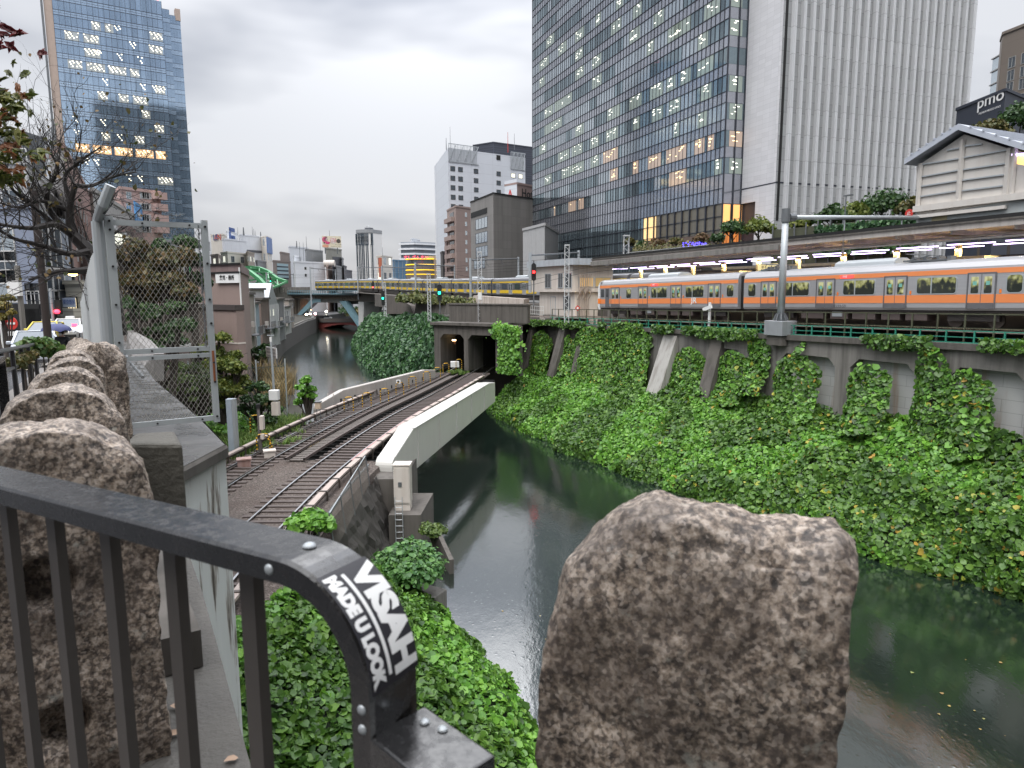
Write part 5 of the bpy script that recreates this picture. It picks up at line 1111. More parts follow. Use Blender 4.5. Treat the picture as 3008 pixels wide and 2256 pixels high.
x = fr.x_of(1531, 570); text('lettering', 'Hotel', 3.1, M['black'], fr.p0 + fr.d * x + fr.n * .12 + V((0, 0, fr.z_of(1545, 570))), fr.d, h2, align='LEFT', bold=.05)
x = fl.x_of(1500, 572); text('lettering', 'A', 3.2, M['red'], fl.p0 + fl.d * x + fl.n * .2 + V((0, 0, fl.z_of(1500, 572))), fl.d, h2, bold=.05)
La, Ma, Ra = at(1536, 690, 150), at(1545, 676, 140), at(1640, 676, 140); block('pale_annex', 'plain pale building squeezed between the grey building and the glass tower', 'building', at(1536, 677, 142), at(1600, 670, 130), at(1640, 670, 150), -4, at(1550, 676, 140).z, mat('pale_wall', (.40, .40, .40), .7, streak=.2))
La, Ma, Ra = at(1294, 760, 236), at(1300, 742, 230), at(1313, 742, 232); block('dark_balcony_block', 'narrow dark block with balconies beside the brown apartment block', 'building', La, Ma, Ra, -4, at(1300, 742, 230).z, mat('dark_block', (.075, .07, .07), .6))
block('rose_block', 'narrow reddish block behind the brown apartment block', 'building', at(1306, 712, 226), at(1312, 708, 222), at(1330, 708, 226), -4, at(1309, 710, 224).z, mat('rose_block', (.24, .17, .16), .7))
navy = mat('navy_cladding', (.028, .034, .05), .55, var=.06)
La, Ma, Ra = at(2812, 306, 84), at(2954, 266, 76), at(3090, 276, 84); zt_ = at(2954, 268, 76).z; pm, fl, fr = block('navy_building', 'dark navy office building with a pale sign near its top', 'building', La, Ma, Ra, 2, zt_, navy, parapet=.3)
x = fl.x_of(2912, 292); zc_ = fl.z_of(2912, 291); text('lettering', 'pmo', 1.75, M['white'], fl.p0 + fl.d * x + fl.n * .1 + V((0, 0, zc_)), fl.d, pm, bold=.02, sx=1.35); text('lettering', 'PREMIUM MIDSIZE OFFICE', .3, M['white'], fl.p0 + fl.d * x + fl.n * .1 + V((0, 0, zc_ - 1.15)), fl.d, pm)
tan_ = tile('tan_stone', (.34, .29, .25), 3.4, 3.6, .85, .03, .7, .05)
La, Ma, Ra = at(2937, 140, 142), at(2946, 102, 138), at(3100, 70, 128); zt_ = at(2946, 102, 138).z; tb, fl, fr = block('tan_hotel_tower', 'tan stone tower with paired windows at the right edge', 'building', La, Ma, Ra, 2, zt_, tan_)
zs = [fr.z_of(2972, 155), fr.z_of(2972, 183), fr.z_of(2968, 222), fr.z_of(2964, 258)]
for px in (2971, 3008): wgrid(fr, [fr.x_of(px, 200)], zs[1:] + [zs[3] - 2.7 * k for k in (1, 2)], 1.5, 2.0, G['blind'], fr_w, 1)
F3 = Face(tb, at(2908, 250, 150), at(2939, 250, 146)); mb = MB(); z1 = F3.z_of(2925, 168); mb.box((F3.L / 2, 2, z1 / 2), (F3.L, 3.8, z1)); F3.obj('glass_bay', mb, G['blind'])
for k in range(12): mb = MB(); mb.box((F3.L / 2, 0, z1 - 2.6 * k), (F3.L + .3, .3, .22)); F3.obj('transom', mb, fr_w)
NS = 47.8
gb = thing('gabled_station_building', 'white gabled station building with battens and a blue grey lower wall', 'station building', on_n(2690, 690, NS))
def q_(px, py, n=NS): s_, z_ = sz_of(px, py, NS); return wallp(s_, n, z_)
wpan = mat('white_board', (.60, .57, .53), .6, var=.05, scale=.8, streak=.25, dirt=(.42, .34, .28)); grn = mat('blue_grey_panel', (.42, .46, .46), .6, streak=.25, dirt=(.38, .30, .24), var=.07)
obj('upper_wall', MB().prism([q_(2692, 640), q_(2692, 490), q_(2833, 395), q_(2972, 440), q_(2972, 588)], NX * 10), wpan, gb)
obj('lower_wall', MB().prism([q_(2690, 692), q_(2692, 640), q_(2972, 588), q_(3060, 570), q_(3060, 664), q_(2972, 668)], NX * 10), grn, gb)
obj('side_wall', MB().prism([q_(2978, 588), q_(2984, 482), q_(3100, 500), q_(3100, 572)], NX * 10), wpan, gb)
obj('yellow_patch', MB().prism([q_(2734, 688, NS - .03), q_(2738, 640, NS - .03), q_(2783, 632, NS - .03), q_(2780, 684, NS - .03)], NX * .02), mat('ochre_patch', (.42, .37, .22), .7), gb)
rfm = mat('roof_edge', (.45, .48, .54), .45, .2)
for nm, a, b in (('roof', (2674, 486), (2833, 384)), ('roof', (2833, 384), (3110, 470))):
 A_, B_ = q_(*a, NS - .7), q_(*b, NS - .7); obj(nm, MB().prism([A_, B_, B_ + V((0, 0, .38)), A_ + V((0, 0, .38))], NX * 12), rfm, gb)
 mb = MB()
 for k in range(1, 7): c_ = A_.lerp(B_, k / 7); mb.beam(c_ + V((0, 0, .42)) - NX * .05, c_ + V((0, 0, .42)) + NX * 12, .1, .12)
 obj('roof_seam', mb, rfm, gb)
Z6 = lambda x, y: (2648 + x / 3.53, 240 + y / 3.53)
for a, b in (((225, 858), (615, 796)), ((215, 987), (605, 917)), ((205, 1087), (598, 1027)), ((200, 1192), (590, 1132)), ((480, 712), (625, 685)), ((665, 668), (840, 648)), ((655, 787), (1110, 707)), ((650, 912), (1098, 847)), ((640, 1022), (1090, 962)), ((635, 1132), (1078, 1077))):
 obj('batten', MB().beam(q_(*Z6(*a), NS - .05), q_(*Z6(*b), NS - .05), .12, .09), M['galv'], gb)
for a, b, w_ in (((648, 600), (605, 1245), .28), ((210, 850), (190, 1290), .25), ((1135, 690), (1102, 1200), .35), ((1190, 690), (1150, 1180), .25)):
 pa, pb = q_(*Z6(*a), NS - .1), q_(*Z6(*b), NS - .1); pb = V((pa.x, pa.y, pb.z)); obj('post', MB().beam(pa, pb, w_, .2), wpan, gb)
for a, b, h_, nm in (((145, 1325), (1105, 1205), .42, 'floor_beam'), ((1105, 1205), (1500, 1160), .42, 'floor_beam'), ((155, 1405), (1100, 1300), .22, 'lower_beam')):
 obj(nm, MB().beam(q_(*Z6(*a), NS - .16), q_(*Z6(*b), NS - .16), .3, h_), wpan, gb)
for a, b in (((160, 1535), (1090, 1450)), ((1110, 1390), (1400, 1370))): obj('conduit', MB().beam(q_(*Z6(*a), NS - .08), q_(*Z6(*b), NS - .08), .06, .06), M['white'], gb)
obj('lit_opening', MB().prism([q_(2976, 480, NS + .1), q_(2978, 448, NS + .1), q_(3090, 480, NS + .1), q_(3090, 500, NS + .1)], NX * .05), emit('lit_concourse', (1, .74, .22), .9), gb)
l_ = obj('concourse_lamp', MB().beam(q_(2976, 455, NS - .1), q_(3030, 452, NS - .1), .1, .12), tube_m, gb)
fp = [on_n(x, y, 53.2) for x, y in ((2270, 712), (2400, 700), (2520, 690), (2690, 672))]
sf = thing('street_fence', 'dark street fence overgrown with creeper above the station canopy', 'fence', fp[1])
mb = MB(); mb.grid([[V((p.x, p.y, z_)) for p in fp] for z_ in (2.0, 5.6)]); obj('screen', mb, M['olive_paint'], sf)
for k in range(12): c_ = fp[0].lerp(fp[-1], k / 11); obj('post', MB().box((c_.x - .1, c_.y - .1, 4), (.1, .1, 4)), M['galv_dark'], sf)
P = []
for _ in range(2600):
 f_ = rng.random(); a = fp[1].lerp(fp[-1], f_); P.append((a.x - .25 + rng.normal(0, .15), a.y - .25, rng.uniform(2.8, 5.6 - .4 * rng.random())))
leaves('fence_creeper', np.array(P), -np.array(NX), .3, ivy_d, tilt=.6, kind='stuff', label='creeper on the dark street fence')
def crown_points(c, r, n, lobes=9, squash=.8, seed=0):
 g = np.random.default_rng(abs(int(seed)) + 11); P, N = [], []
 for k in range(lobes):
  d = g.normal(0, 1, 3); d /= np.linalg.norm(d); d[2] = abs(d[2]) * .9 - .25
  lc = np.array(c) + d * np.array([r, r, r * squash]) * .62 * g.uniform(.5, 1.1); lr = r * g.uniform(.28, .52); m = int(n / lobes)
  q = g.normal(0, 1, (m, 3)); q /= np.linalg.norm(q, axis=1)[:, None]; q[:, 2] = np.where(q[:, 2] < -.3, -q[:, 2] * .5, q[:, 2])
  P.append(lc + q * lr * (g.random((m, 1)) ** .35) * g.uniform(.7, 1.15, (m, 1))); N.append(q)
 return np.concatenate(P), np.concatenate(N)
def tree(name, label, p, h, r, m, n=1600, ls=.35, group=None, cat='tree', trunk=None, seed=0, squash=.8, zc=None, tr=.14):
 p = V(p); o = thing(name, label, cat, p, group); g = random.Random(seed)
 c = p + V((0, 0, zc if zc is not None else h - r * squash * .8)); mb = MB(); mb.tube([p, p.lerp(c, .5) + V((g.uniform(-.1, .1) * r, 0, 0)), c], [tr, tr * .75, tr * .3], 7)
 for k in range(6):
  a = k * 1.05 + g.random(); b0 = p.lerp(c, .45 + .08 * k); mb.tube([b0, b0 + V((math.cos(a) * r * .4, math.sin(a) * r * .4, r * .3)), b0 + V((math.cos(a) * r * .8, math.sin(a) * r * .8, r * .55))], [tr * .5, tr * .3, tr * .1], 5)
 obj('trunk', mb, trunk or bark, o); P, N = crown_points(c, r, n, 11, squash, seed); leaves('crown', P, N, ls, m, o, tilt=.6, wide=.9); return o
bark = mat('bark', (.055, .045, .038), .85, var=.4, scale=6, bump=.5, bscale=30)
lf_g = leafmat('green_tree_leaf', [(.018, .045, .015), (.03, .075, .022), (.05, .11, .03), (.07, .13, .03)], .5, .2); lf_o = leafmat('olive_tree_leaf', [(.05, .06, .018), (.09, .10, .028), (.13, .12, .035), (.17, .12, .04)], .5, .2)
lf_b = leafmat('russet_tree_leaf', [(.07, .045, .022), (.12, .07, .03), (.16, .09, .04), (.09, .08, .03)], .55, .2); lf_y = leafmat('yellow_green_tree_leaf', [(.06, .10, .02), (.12, .17, .03), (.20, .22, .04), (.08, .12, .02)], .5, .25)
for i, (px, py, pt, n_, rr, m_, lb) in enumerate(((2345, 700, 640, 55, 1.5, lf_y, 'small pale tree beside the grey pole'), (2440, 700, 612, 57, 2.4, lf_g, 'green tree behind the arm of the grey pole, left one'), (2500, 690, 600, 58, 2.2, lf_y, 'loose yellowish tree in the middle of the street trees'),
  (2588, 680, 574, 60, 3.0, lf_g, 'largest dark green tree in front of the grooved stone wall'), (2665, 670, 588, 60, 1.6, lf_o, 'thin olive tree next to the white gabled building'),
  (2150, 720, 652, 60, 2.2, lf_g, 'dark green shrub tree below the orange-lit lobby'), (2225, 715, 646, 60, 2.2, lf_y, 'yellowish shrub tree under the stone corner'), (2060, 735, 690, 62, 1.5, lf_b, 'russet shrub left of the dark green shrub tree'),
  (1985, 740, 700, 64, 1.4, lf_o, 'olive shrub in front of the beige curtains'), (1930, 748, 700, 66, 1.4, lf_b, 'russet shrub near the lit lobby windows'), (1885, 750, 705, 68, 1.2, lf_g, 'small dark shrub right of the truss mast'), (1850, 752, 690, 70, 1.3, lf_o, 'olive conifer beside the truss mast'),
  (2105, 730, 690, 61, 1.3, lf_g, 'small green shrub in front of the blue lights'))):
 p = on_n(px, py, n_); h = on_n(px, pt, n_).z - p.z + .4; p.z -= .6; tree('street_tree', lb, p, h + .6, rr, m_, 1500, .3, 'trees and shrubs above the canopy', seed=i, zc=(h + .6) * .62, squash=.75 * h / (2 * rr) + .25)
for i, (px, py, rr, m_, lb) in enumerate(((2905, 388, 2.0, lf_o, 'olive and russet tree behind the white gable roof'), (3000, 352, 2.6, lf_g, 'dark green tree at the right edge behind the white gable roof'))):
 c = at(px, py, 66); p = V((c.x, c.y, 2.2)); tree('roadside_tree', lb, p, c.z - 2.2 + rr * .7, rr, m_, 3200, .3, 'trees behind the gable roof', seed=30 + i, zc=c.z - 2.2)
mb = MB()
for _ in range(70): mb.box(on_n(rng.uniform(2005, 2075), rng.uniform(712, 748), 58 + rng.uniform(-.6, .6)), (.13, .1, .13))
tag(obj('blue_lights', mb, emit('blue_illumination', (.08, .06, 1), 3)), 'patch of blue illumination lights behind the shrubs', 'lights')
P = np.array([tuple(on_n(rng.uniform(1860, 2275), 742 - abs(rng.normal(0, 13)) - .02 * 0, rng.uniform(56, 60)) + V((0, 0, -.2))) for _ in range(4200)]); leaves('street_hedge', P, -np.array(NX) + [0, 0, .6], .26, lf_o, tilt=.8, kind='stuff', label='low olive hedge along the street above the station canopy')
ss_ = thing('stop_sign', 'round red sign on a striped post beside the white gabled building', 'road sign', on_n(2670, 640, 55)); p = on_n(2670, 627, 55); obj('disc', MB().prism([p + TX * (.36 * math.cos(k * math.pi / 10)) + V((0, 0, .36 * math.sin(k * math.pi / 10))) for k in range(20)], NX * .04), M['red'], ss_)
text('lettering', '止', .36, M['white'], p - NX * .02, TX, ss_); obj('post', MB().cyl(p + NX * .08 + V((0, 0, .2)), p + NX * .08 + V((0, 0, -2.6)), .05, 6), M['red'], ss_)
p = on_n(2478, 700, 56); st2 = thing('street_light', 'dark street light standing among the trees above the station', 'street lamp', p); h_ = on_n(2478, 575, 56).z; obj('pole', MB().tube([p, V((p.x, p.y, h_))], .06, 7), M['galv_dark'], st2); obj('head', MB().box((p.x + .2, p.y, h_), (.9, .25, .12), ang), M['galv_dark'], st2)
PA, PB = flat(at(838, 855, 258)), flat(at(1053, 855, 208)); dP = (PB - PA).normalized(); nP = V((dP.y, -dP.x, 0))
def ob(px, py, back=0.0): p = hit(PA - nP * back, dP, px, py); p.z = at(px, py, p.y).z; return p
blue = mat('blue_bridge_paint', (.17, .29, .34), .5, streak=.2, dirt=(.12, .14, .13), var=.08); gird = mat('brown_girder', (.19, .155, .12), .6, streak=.6, dirt=(.06, .05, .04))
sb = thing('strut_bridge', 'pale blue strut bridge over the river carrying the yellow-striped train', 'bridge', ob(950, 880))
Z5 = lambda x, y: (700 + x / 5.53, 800 + y / 5.53)
for poly, nm in (([(1190, 430), (1235, 430), (1232, 495), (760, 955), (722, 935)], 'left_leg'), ([(1225, 428), (1335, 432), (1335, 482), (1232, 495)], 'leg_joint'), ([(1640, 470), (1740, 462), (1960, 850), (1955, 905), (1700, 545)], 'right_leg')):
 nm2 = 'leg' if 'leg' in nm and nm != 'leg_joint' else 'leg_joint'
 obj(nm2, MB().prism([ob(*Z5(*q)) for q in poly], -nP * 1.4), blue, sb);
 if nm2 == 'leg': obj('leg', MB().prism([ob(*Z5(*q), 6.5) for q in poly], -nP * 1.2), blue, sb)
obj('cross_beam', MB().prism([ob(*Z5(*q), .1) for q in ((1330, 440), (1700, 440), (1690, 520), (1640, 493), (1260, 490))], -nP * 8), mat('dark_beam', (.07, .07, .065), .6), sb)
obj('box_girder', MB().prism([ob(*Z5(*q), .4) for q in ((870, 385), (1945, 385), (1945, 462), (1350, 458), (1150, 425), (880, 418))], -nP * 7.4), gird, sb)
mb = MB()
for k in range(34): x = 880 + k * 32; mb.beam(ob(*Z5(x, 388), .3), ob(*Z5(x, 425 if x < 1200 else 455), .3), .16, .2)
obj('girder_rib', mb, gird, sb)
obj('deck', MB().prism([ob(*Z5(*q), -1.2) for q in ((800, 352), (1950, 352), (1950, 385), (800, 382))], -nP * 10), M['black'], sb)
for y, th in ((297, .14), (322, .08), (350, .3)): obj('rail', MB().beam(ob(*Z5(800, y), -1.3), ob(*Z5(1945, y), -1.3), th, th), blue, sb)
for k in range(33): x = 800 + k * 35.6; obj('rail_post', MB().beam(ob(*Z5(x, 297), -1.3), ob(*Z5(x, 352), -1.3), .14, .14), blue, sb)
obj('pier', MB().prism([ob(*Z5(*q), -1) for q in ((1950, 480), (2040, 480), (2030, 890), (1955, 895))], -nP * 5), mat('white_pier', (.50, .50, .49), .7, streak=.3), sb)
obj('pier', MB().prism([ob(*Z5(*q), 3) for q in ((2045, 500), (2170, 500), (2110, 700), (2060, 700))], -nP * 4), mat('pale_pier', (.42, .42, .42), .7, streak=.3), sb)
obj('abutment_top', MB().prism([ob(*Z5(*q), -.5) for q in ((1945, 260), (2230, 300), (2230, 480), (1950, 480))], -nP * 8), M['concrete_dark'], sb)
obj('left_abutment', MB().prism([ob(*Z5(*q), -.5) for q in ((530, 240), (800, 240), (810, 560), (690, 600), (530, 430))], -nP * 9), M['concrete'], sb)
mb = MB()
for k in range(6): x = 560 + k * 42; mb.beam(ob(*Z5(x, 250), -.9), ob(*Z5(x + 12, 335), -.9), .25, .3)
obj('bracket', mb, M['concrete'], sb)
for x in (840, 905, 965): obj('column', MB().prism([ob(*Z5(x, 440), 2), ob(*Z5(x + 38, 440), 2), ob(*Z5(x + 38, 850), 2), ob(*Z5(x, 850), 2)], -nP * 3), gird, sb)
sg = mast('white lattice mast standing on the knee of the blue bridge leg', 921, 880, 786, 236, .5)
RA, RB_ = at(921, 945, 236), at(1056, 945, 226); dR = flat(RB_ - RA).normalized(); nR = V((dR.y, -dR.x, 0))
def orr(px, py, back=0.0): p = hit(flat(RA) - nR * back, dR, px, py); p.z = at(px, py, p.y).z; return p
rb = thing('red_arch_bridge', 'low dark red arch bridge over the river behind the blue bridge', 'bridge', orr(985, 950))
red_m = mat('dull_red_paint', (.20, .05, .045), .6, var=.15)
top_ = [(1110, 808), (1960, 800)]; arc = [(1960, 890), (1900, 868), (1820, 852), (1720, 846), (1620, 848), (1520, 862), (1420, 890), (1330, 925), (1270, 962), (1110, 962)]
obj('arch_beam', MB().prism([orr(*Z5(*q)) for q in top_ + arc], -nR * 9), red_m, rb)
obj('deck', MB().prism([orr(*Z5(*q), -.4) for q in ((1080, 790), (1960, 782), (1960, 810), (1080, 815))], -nR * 12), mat('bridge_deck', (.10, .09, .085), .7), rb)
obj('railing', MB().prism([orr(*Z5(*q), -.3) for q in ((1110, 752), (1960, 745), (1960, 786), (1110, 790))], -nR * .3), mat('bridge_railing', (.11, .095, .085), .7, var=.4, scale=2), rb)
grn_p = mat('green_bridge_paint', (.07, .28, .12), .45, var=.12); ga = thing('green_arch_bridge', 'green steel arch bridge with crossed bracing beyond the brown building', 'bridge', at(720, 840, 255))
up = [(790, 850), (762, 820), (735, 799), (710, 789), (685, 786), (655, 790), (620, 806), (585, 835)]; lo_ = [(768, 862), (745, 842), (722, 825), (705, 814), (684, 808), (657, 809), (628, 820), (600, 845)]
for dy_, sh_ in ((0, 0), (14, 52)):
 U_ = [at(x + sh_, y + (-22 if sh_ and x > 780 else (-1 if sh_ else 0)), 243 + dy_ + (790 - x) * .1) for x, y in up]; L_ = [at(x + sh_, y - (20 if sh_ else 0), 243 + dy_ + (790 - x) * .1) for x, y in lo_]
 for P_, w_ in ((U_, 1.3), (L_, .8)):
  mb = MB()
  for a, b in zip(P_, P_[1:]): mb.beam(a, b, w_, w_ * .9)
  obj('arch_rib', mb, grn_p, ga)
 for i in range(8):
  mb = MB(); mb.beam(U_[i], L_[i], .5, .5); obj('web_member', mb, grn_p, ga)
  if i < 7: mb = MB(); mb.beam(U_[i], L_[i + 1], .4, .4); obj('web_member', mb, grn_p, ga)
 if dy_ == 0: U0 = U_
for i in range(8): obj('cross_brace', MB().beam(U0[i], U_[i], .6, .6), grn_p, ga)
for i in range(7):
 mid = (U0[i] + U_[i]) / 2; obj('cross_brace', MB().beam(mid, U0[i + 1], .4, .4), grn_p, ga); obj('cross_brace', MB().beam(mid, U_[i + 1], .4, .4), grn_p, ga)
obj('tie_beam', MB().beam(at(790, 852, 243), at(560, 850, 266), 1.2, 1.6), grn_p, ga)
lw = [V((p.x, p.y, 0)) for p in LB]; lw = [V((-31, 88, 0))] + lw + [flat(at(924, 955, 232))]; LW = spline([(p.x, p.y) for p in lw], 6)
mb = MB(); mb.grid([[V((p.x, p.y, z)) for p in LW] for z in (WATER - .3, -9.0)]); o1_ = offset(LW, -.7, 0)
mb.grid([[V((p.x, p.y, -9.0)) for p in LW], [V((p.x, p.y, -9.0)) for p in o1_]])
tag(obj('river_wall', mb, mat('river_wall', (.085, .08, .075), .8, streak=.6, dirt=(.04, .037, .033), bump=.2, bscale=2)), 'curved dark concrete wall along the left bank of the river', 'river wall')
mb = MB()
for a, b in zip(o1_, o1_[1:]): mb.beam(V((a.x, a.y, -8.85)), V((b.x, b.y, -8.85)), .35, .35)
tag(obj('wall_coping', mb, M['concrete']), 'pale coping along the top of the curved river wall', 'coping')
hm_ = {'beige': mat('beige_wall', (.36, .32, .28), .7, streak=.3), 'white': mat('white_house_wall', (.62, .62, .62), .7, streak=.25), 'grey': mat('grey_house_wall', (.24, .24, .25), .7, streak=.4), 'brown': mat('brown_house_wall', (.19, .14, .12), .7, streak=.3), 'bluegrey': mat('blue_grey_sheet', (.30, .37, .42), .55)}
def house(label, px0, px1, pyt, Y0, Y1, m, zb=-9.2, gable=False, wins=4, depth=9, cat='house', nm='riverside_house', group='houses along the left bank'):
 L, R = flat(at(px0, pyt, Y0)), flat(at(px1, pyt, Y1)); d = (R - L).normalized(); n = V((d.y, -d.x, 0)); z1 = at((px0 + px1) / 2, pyt, (Y0 + Y1) / 2).z
 r = thing(nm, label, cat, (L.x, L.y, zb), group); w_ = (R - L).length
 obj('wall', MB().prism([V((p.x, p.y, zb)) for p in (L, R, R - n * depth, L - n * depth)], (0, 0, z1 - zb)), m, r); F = Face(r, L, R)
 if gable:
  mb = MB(); mb.prism([V((L.x, L.y, z1)) - d * .3, V((R.x, R.y, z1)) + d * .3, V(((L + R).x / 2, (L + R).y / 2, z1 + w_ * .42))], -n * (depth + .4)); obj('roof', mb, M['galv'], r)
 else: obj('roof', MB().prism([V((p.x, p.y, z1)) for p in (L - d * .2 + n * .25, R + d * .2 + n * .25, R - n * depth, L - n * depth)], (0, 0, .3)), M['concrete_dark'], r)
 hh = z1 - zb; nr = max(1, int(hh / 2.9)); nc = max(1, int(w_ / 2.2)); k = 0
 for i in range(nr):
  for j in range(nc):
   if k >= wins * 3 or rng.random() < .25: continue
   k += 1; F.put('window', winmesh(1.1, 1.2, G['dark'] if rng.random() < .75 else G['lit2'], fr_w, 1), w_ * (j + .5) / nc, z1 - 1.3 - i * 2.9)
 if wins > 1:
  mb = MB(); mb.box((w_ * .3, -.35, z1 - 3.4), (.8, .4, .6)); F.obj('air_conditioner', mb, M['cream'])
  mb = MB(); mb.tube([V((w_ - .25, -.12, zb)), V((w_ - .25, -.12, z1))], .07, 6); F.obj('downpipe', mb, M['white'])
  mb = MB(); mb.box((w_ * .6, -.5, z1 - hh * .55), (w_ * .6, 1.0, .1));
  for q in range(8): mb.box((w_ * (.31 + .58 * q / 7), -.97, z1 - hh * .55 + .5), (.05, .05, 1.0))
  mb.box((w_ * .6, -.97, z1 - hh * .55 + 1.0), (w_ * .6, .06, .06)); F.obj('balcony', mb, M['galv_dark'])
 return r, F, z1
house('beige house with a balcony right behind the brown building', 720, 744, 866, 78, 84, hm_['beige'], depth=3.5)
house('white low building behind the beige balcony house', 733, 776, 852, 100, 104, hm_['white'], wins=0)
house('pale blue grey sheet-clad house between the balcony house and the brown house', 744, 760, 893, 88, 92, hm_['bluegrey'], wins=0, depth=5)
house('narrow brown house with air conditioners among the riverside houses', 765, 789, 880, 98, 104, hm_['brown'])
house('white gabled house among the riverside houses', 786, 815, 894, 108, 116, hm_['white'], gable=True)
house('grey house right of the white gabled house', 812, 832, 880, 120, 128, hm_['grey'])
house('white box house with one dark window beside the blue bridge leg', 829, 851, 903, 136, 146, hm_['white'], wins=2)
house('tall beige house end near the left leg of the blue bridge', 848, 861, 882, 158, 164, hm_['beige'], wins=1)
sgp = at(767, 1000, 93)
pale = mat('pale_city_wall', (.70, .72, .75), .7, streak=.12, var=.05); cream_c = mat('cream_city_wall', (.62, .58, .52), .7, streak=.15, var=.05); brown_c = mat('brown_city_wall', (.24, .20, .18), .7, streak=.2); grey_c = mat('grey_city_wall', (.27, .28, .29), .7, streak=.2); dk_c = mat('dark_city_wall', (.10, .105, .12), .6)
CI = 'buildings on the far skyline'
def city(label, px0, pxm, px1, pyt, Y, m, wins=None, gm=None, z0=-9.2, dy=14, parapet=.6):
 L, Mi, R = at(px0, pyt, Y + dy * .4), at(pxm, pyt, Y), at(px1, pyt, Y + dy); r, f1, f2 = block('city_building', label, 'building', L, Mi, R, z0, at(pxm, pyt, Y).z, m, CI, parapet)
 if wins:
  for F in (f1, f2):
   z1 = at(pxm, pyt, Y).z; nc = max(1, int(F.L / wins[0])); nr = max(1, int((z1 - wins[3]) / wins[1]))
   if F.L > 4: wgrid(F, [F.L * (i + .5) / nc for i in range(nc)], [z1 - 2.2 - wins[1] * j for j in range(min(nr, wins[2]))], wins[0] * .5, wins[1] * .48, gm or [G['dark'], G['dark'], G['blind'], G['lit2']], fr_w, 1)
 return r, f1, f2
city('grey building end with rooftop frames above the mesh gate', 590, 606, 616, 709, 340, grey_c);
city('pale building lower part behind the gate post', 585, 610, 618, 738, 320, pale)
r, f1, f2 = city('cream building with a red and blue word on its side', 619, 656, 668, 690, 310, cream_c); text('lettering', 'LE', 3.6, mat('sign_dark_blue', (.05, .10, .25), .5), f1.p0 + f1.d * f1.x_of(634, 697) + f1.n * .3 + V((0, 0, f1.z_of(637, 698))), f1.d, r, bold=.06); text('lettering', 'AN', 3.6, mat('sign_red', (.5, .08, .06), .5), f1.p0 + f1.d * f1.x_of(641, 697) + f1.n * .3 + V((0, 0, f1.z_of(637, 698))), f1.d, r, bold=.06)
r, f1, f2 = city('white penthouse carrying a square blue emblem', 665, 667, 696, 680, 304, pale)
mb = MB(); x0, x1 = f2.x_of(673, 690), f2.x_of(689, 690); zc_ = f2.z_of(681, 696); w_ = x1 - x0
mb.box((x0 + w_ * .5, -.15, zc_ + w_ * .4), (w_, .2, w_ * .22)); mb.box((x0 + w_ * .12, -.15, zc_ - w_ * .1), (w_ * .24, .2, w_)); mb.box((x0 + w_ * .68, -.15, zc_ - w_ * .02), (w_ * .64, .2, w_ * .2)); mb.box((x0 + w_ * .47, -.15, zc_ - w_ * .3), (w_ * .22, .2, w_ * .6)); f2.obj('emblem', mb, mat('emblem_blue', (.03, .08, .26), .5))
city('white blank building in front of the cream one with the emblem penthouse', 652, 656, 723, 704, 296, pale)
r, f1, f2 = city('large white blank building with a dark stripe and rooftop aerials', 700, 704, 768, 691, 322, pale); mb = MB(); z_ = f2.z_of(740, 738); mb.box((f2.L / 2, -.1, z_), (f2.L, .2, 1.1)); f2.obj('dark_stripe', mb, dk_c)
r, f1, f2 = city('cream slab with a tall blue panel at the right end of the white building', 766, 782, 796, 696, 330, cream_c, (5, 7, 6, 10)); mb = MB(); mb.box((f2.L / 2, -.2, f2.z_of(786, 720)), (f2.L, .4, 8.5 * 1)); mb = MB(); za, zb_ = f2.z_of(788, 744), f2.z_of(788, 698); mb.box((f2.L / 2, -.2, (za + zb_) / 2), (f2.L, .4, zb_ - za)); f2.obj('blue_panel', mb, mat('blue_panel', (.10, .17, .36), .5))
city('beige building with few small windows below the blank white one', 648, 668, 724, 743, 262, cream_c, (5, 5, 4, -5)); city('small brown building left of the beige one', 619, 640, 650, 750, 268, brown_c, (5, 5, 3, 0)); city('brown balcony block right of the beige building', 723, 728, 747, 742, 268, mat('taupe_city_wall', (.30, .26, .22), .7), (3.4, 4.2, 5, -5))
city('grey machine room building above the green bridge', 750, 756, 782, 768, 284, grey_c)
r, f1, f2 = city('brown building with pale blue window bands', 801, 804, 853, 768, 288, brown_c)
for k in range(4): mb = MB(); mb.box((f2.L * .5, -.1, f2.z_of(828, 778 + 11.5 * k)), (f2.L * .66, .2, 1.0)); b_ = f2.obj('blue_band', mb, mat('pale_blue_band', (.30, .42, .46), .5) if k == 0 else bpy.data.materials['pale_blue_band']); mb = MB(); mb.box((f2.L * .5, -.05, f2.z_of(828, 783.5 + 11.5 * k)), (f2.L * .66, .1, .65)); f2.obj('window_band', mb, G['dark'])
city('brown lift tower on the building with pale blue bands', 822, 825, 850, 743, 294, brown_c)
city('tall white building half hidden by the one with two windows', 847, 850, 905, 726, 312, pale)
r, f1, f2 = city('white blank building with two small square windows behind the train', 862, 866, 954, 771, 268, tile('white_city_panel', (.70, .72, .75), 4.6, 5.6, .8, .06, .6, .02))
for px, py in ((897, 788.5), (898, 808.5)): f2.put('window', winmesh(1.2, 1.2, G['dark'], fr_w, 0), f2.x_of(px, py) , f2.z_of(px, py))
city('white stair tower at the left of the building with two windows', 862, 864, 885, 754, 272, pale); city('grey rooftop machine block with a small sign panel', 896, 899, 948, 735, 286, grey_c)
r, f1, f2 = city('weathered concrete building carrying the billboard', 956, 959, 1003, 731, 290, mat('weathered_concrete', (.30, .30, .27), .8, streak=.4)); mb = MB(); mb.box((f2.L * .68, -.1, f2.z_of(990, 770)), (f2.L * .62, .2, 4.4)); f2.obj('dark_face', mb, dk_c)
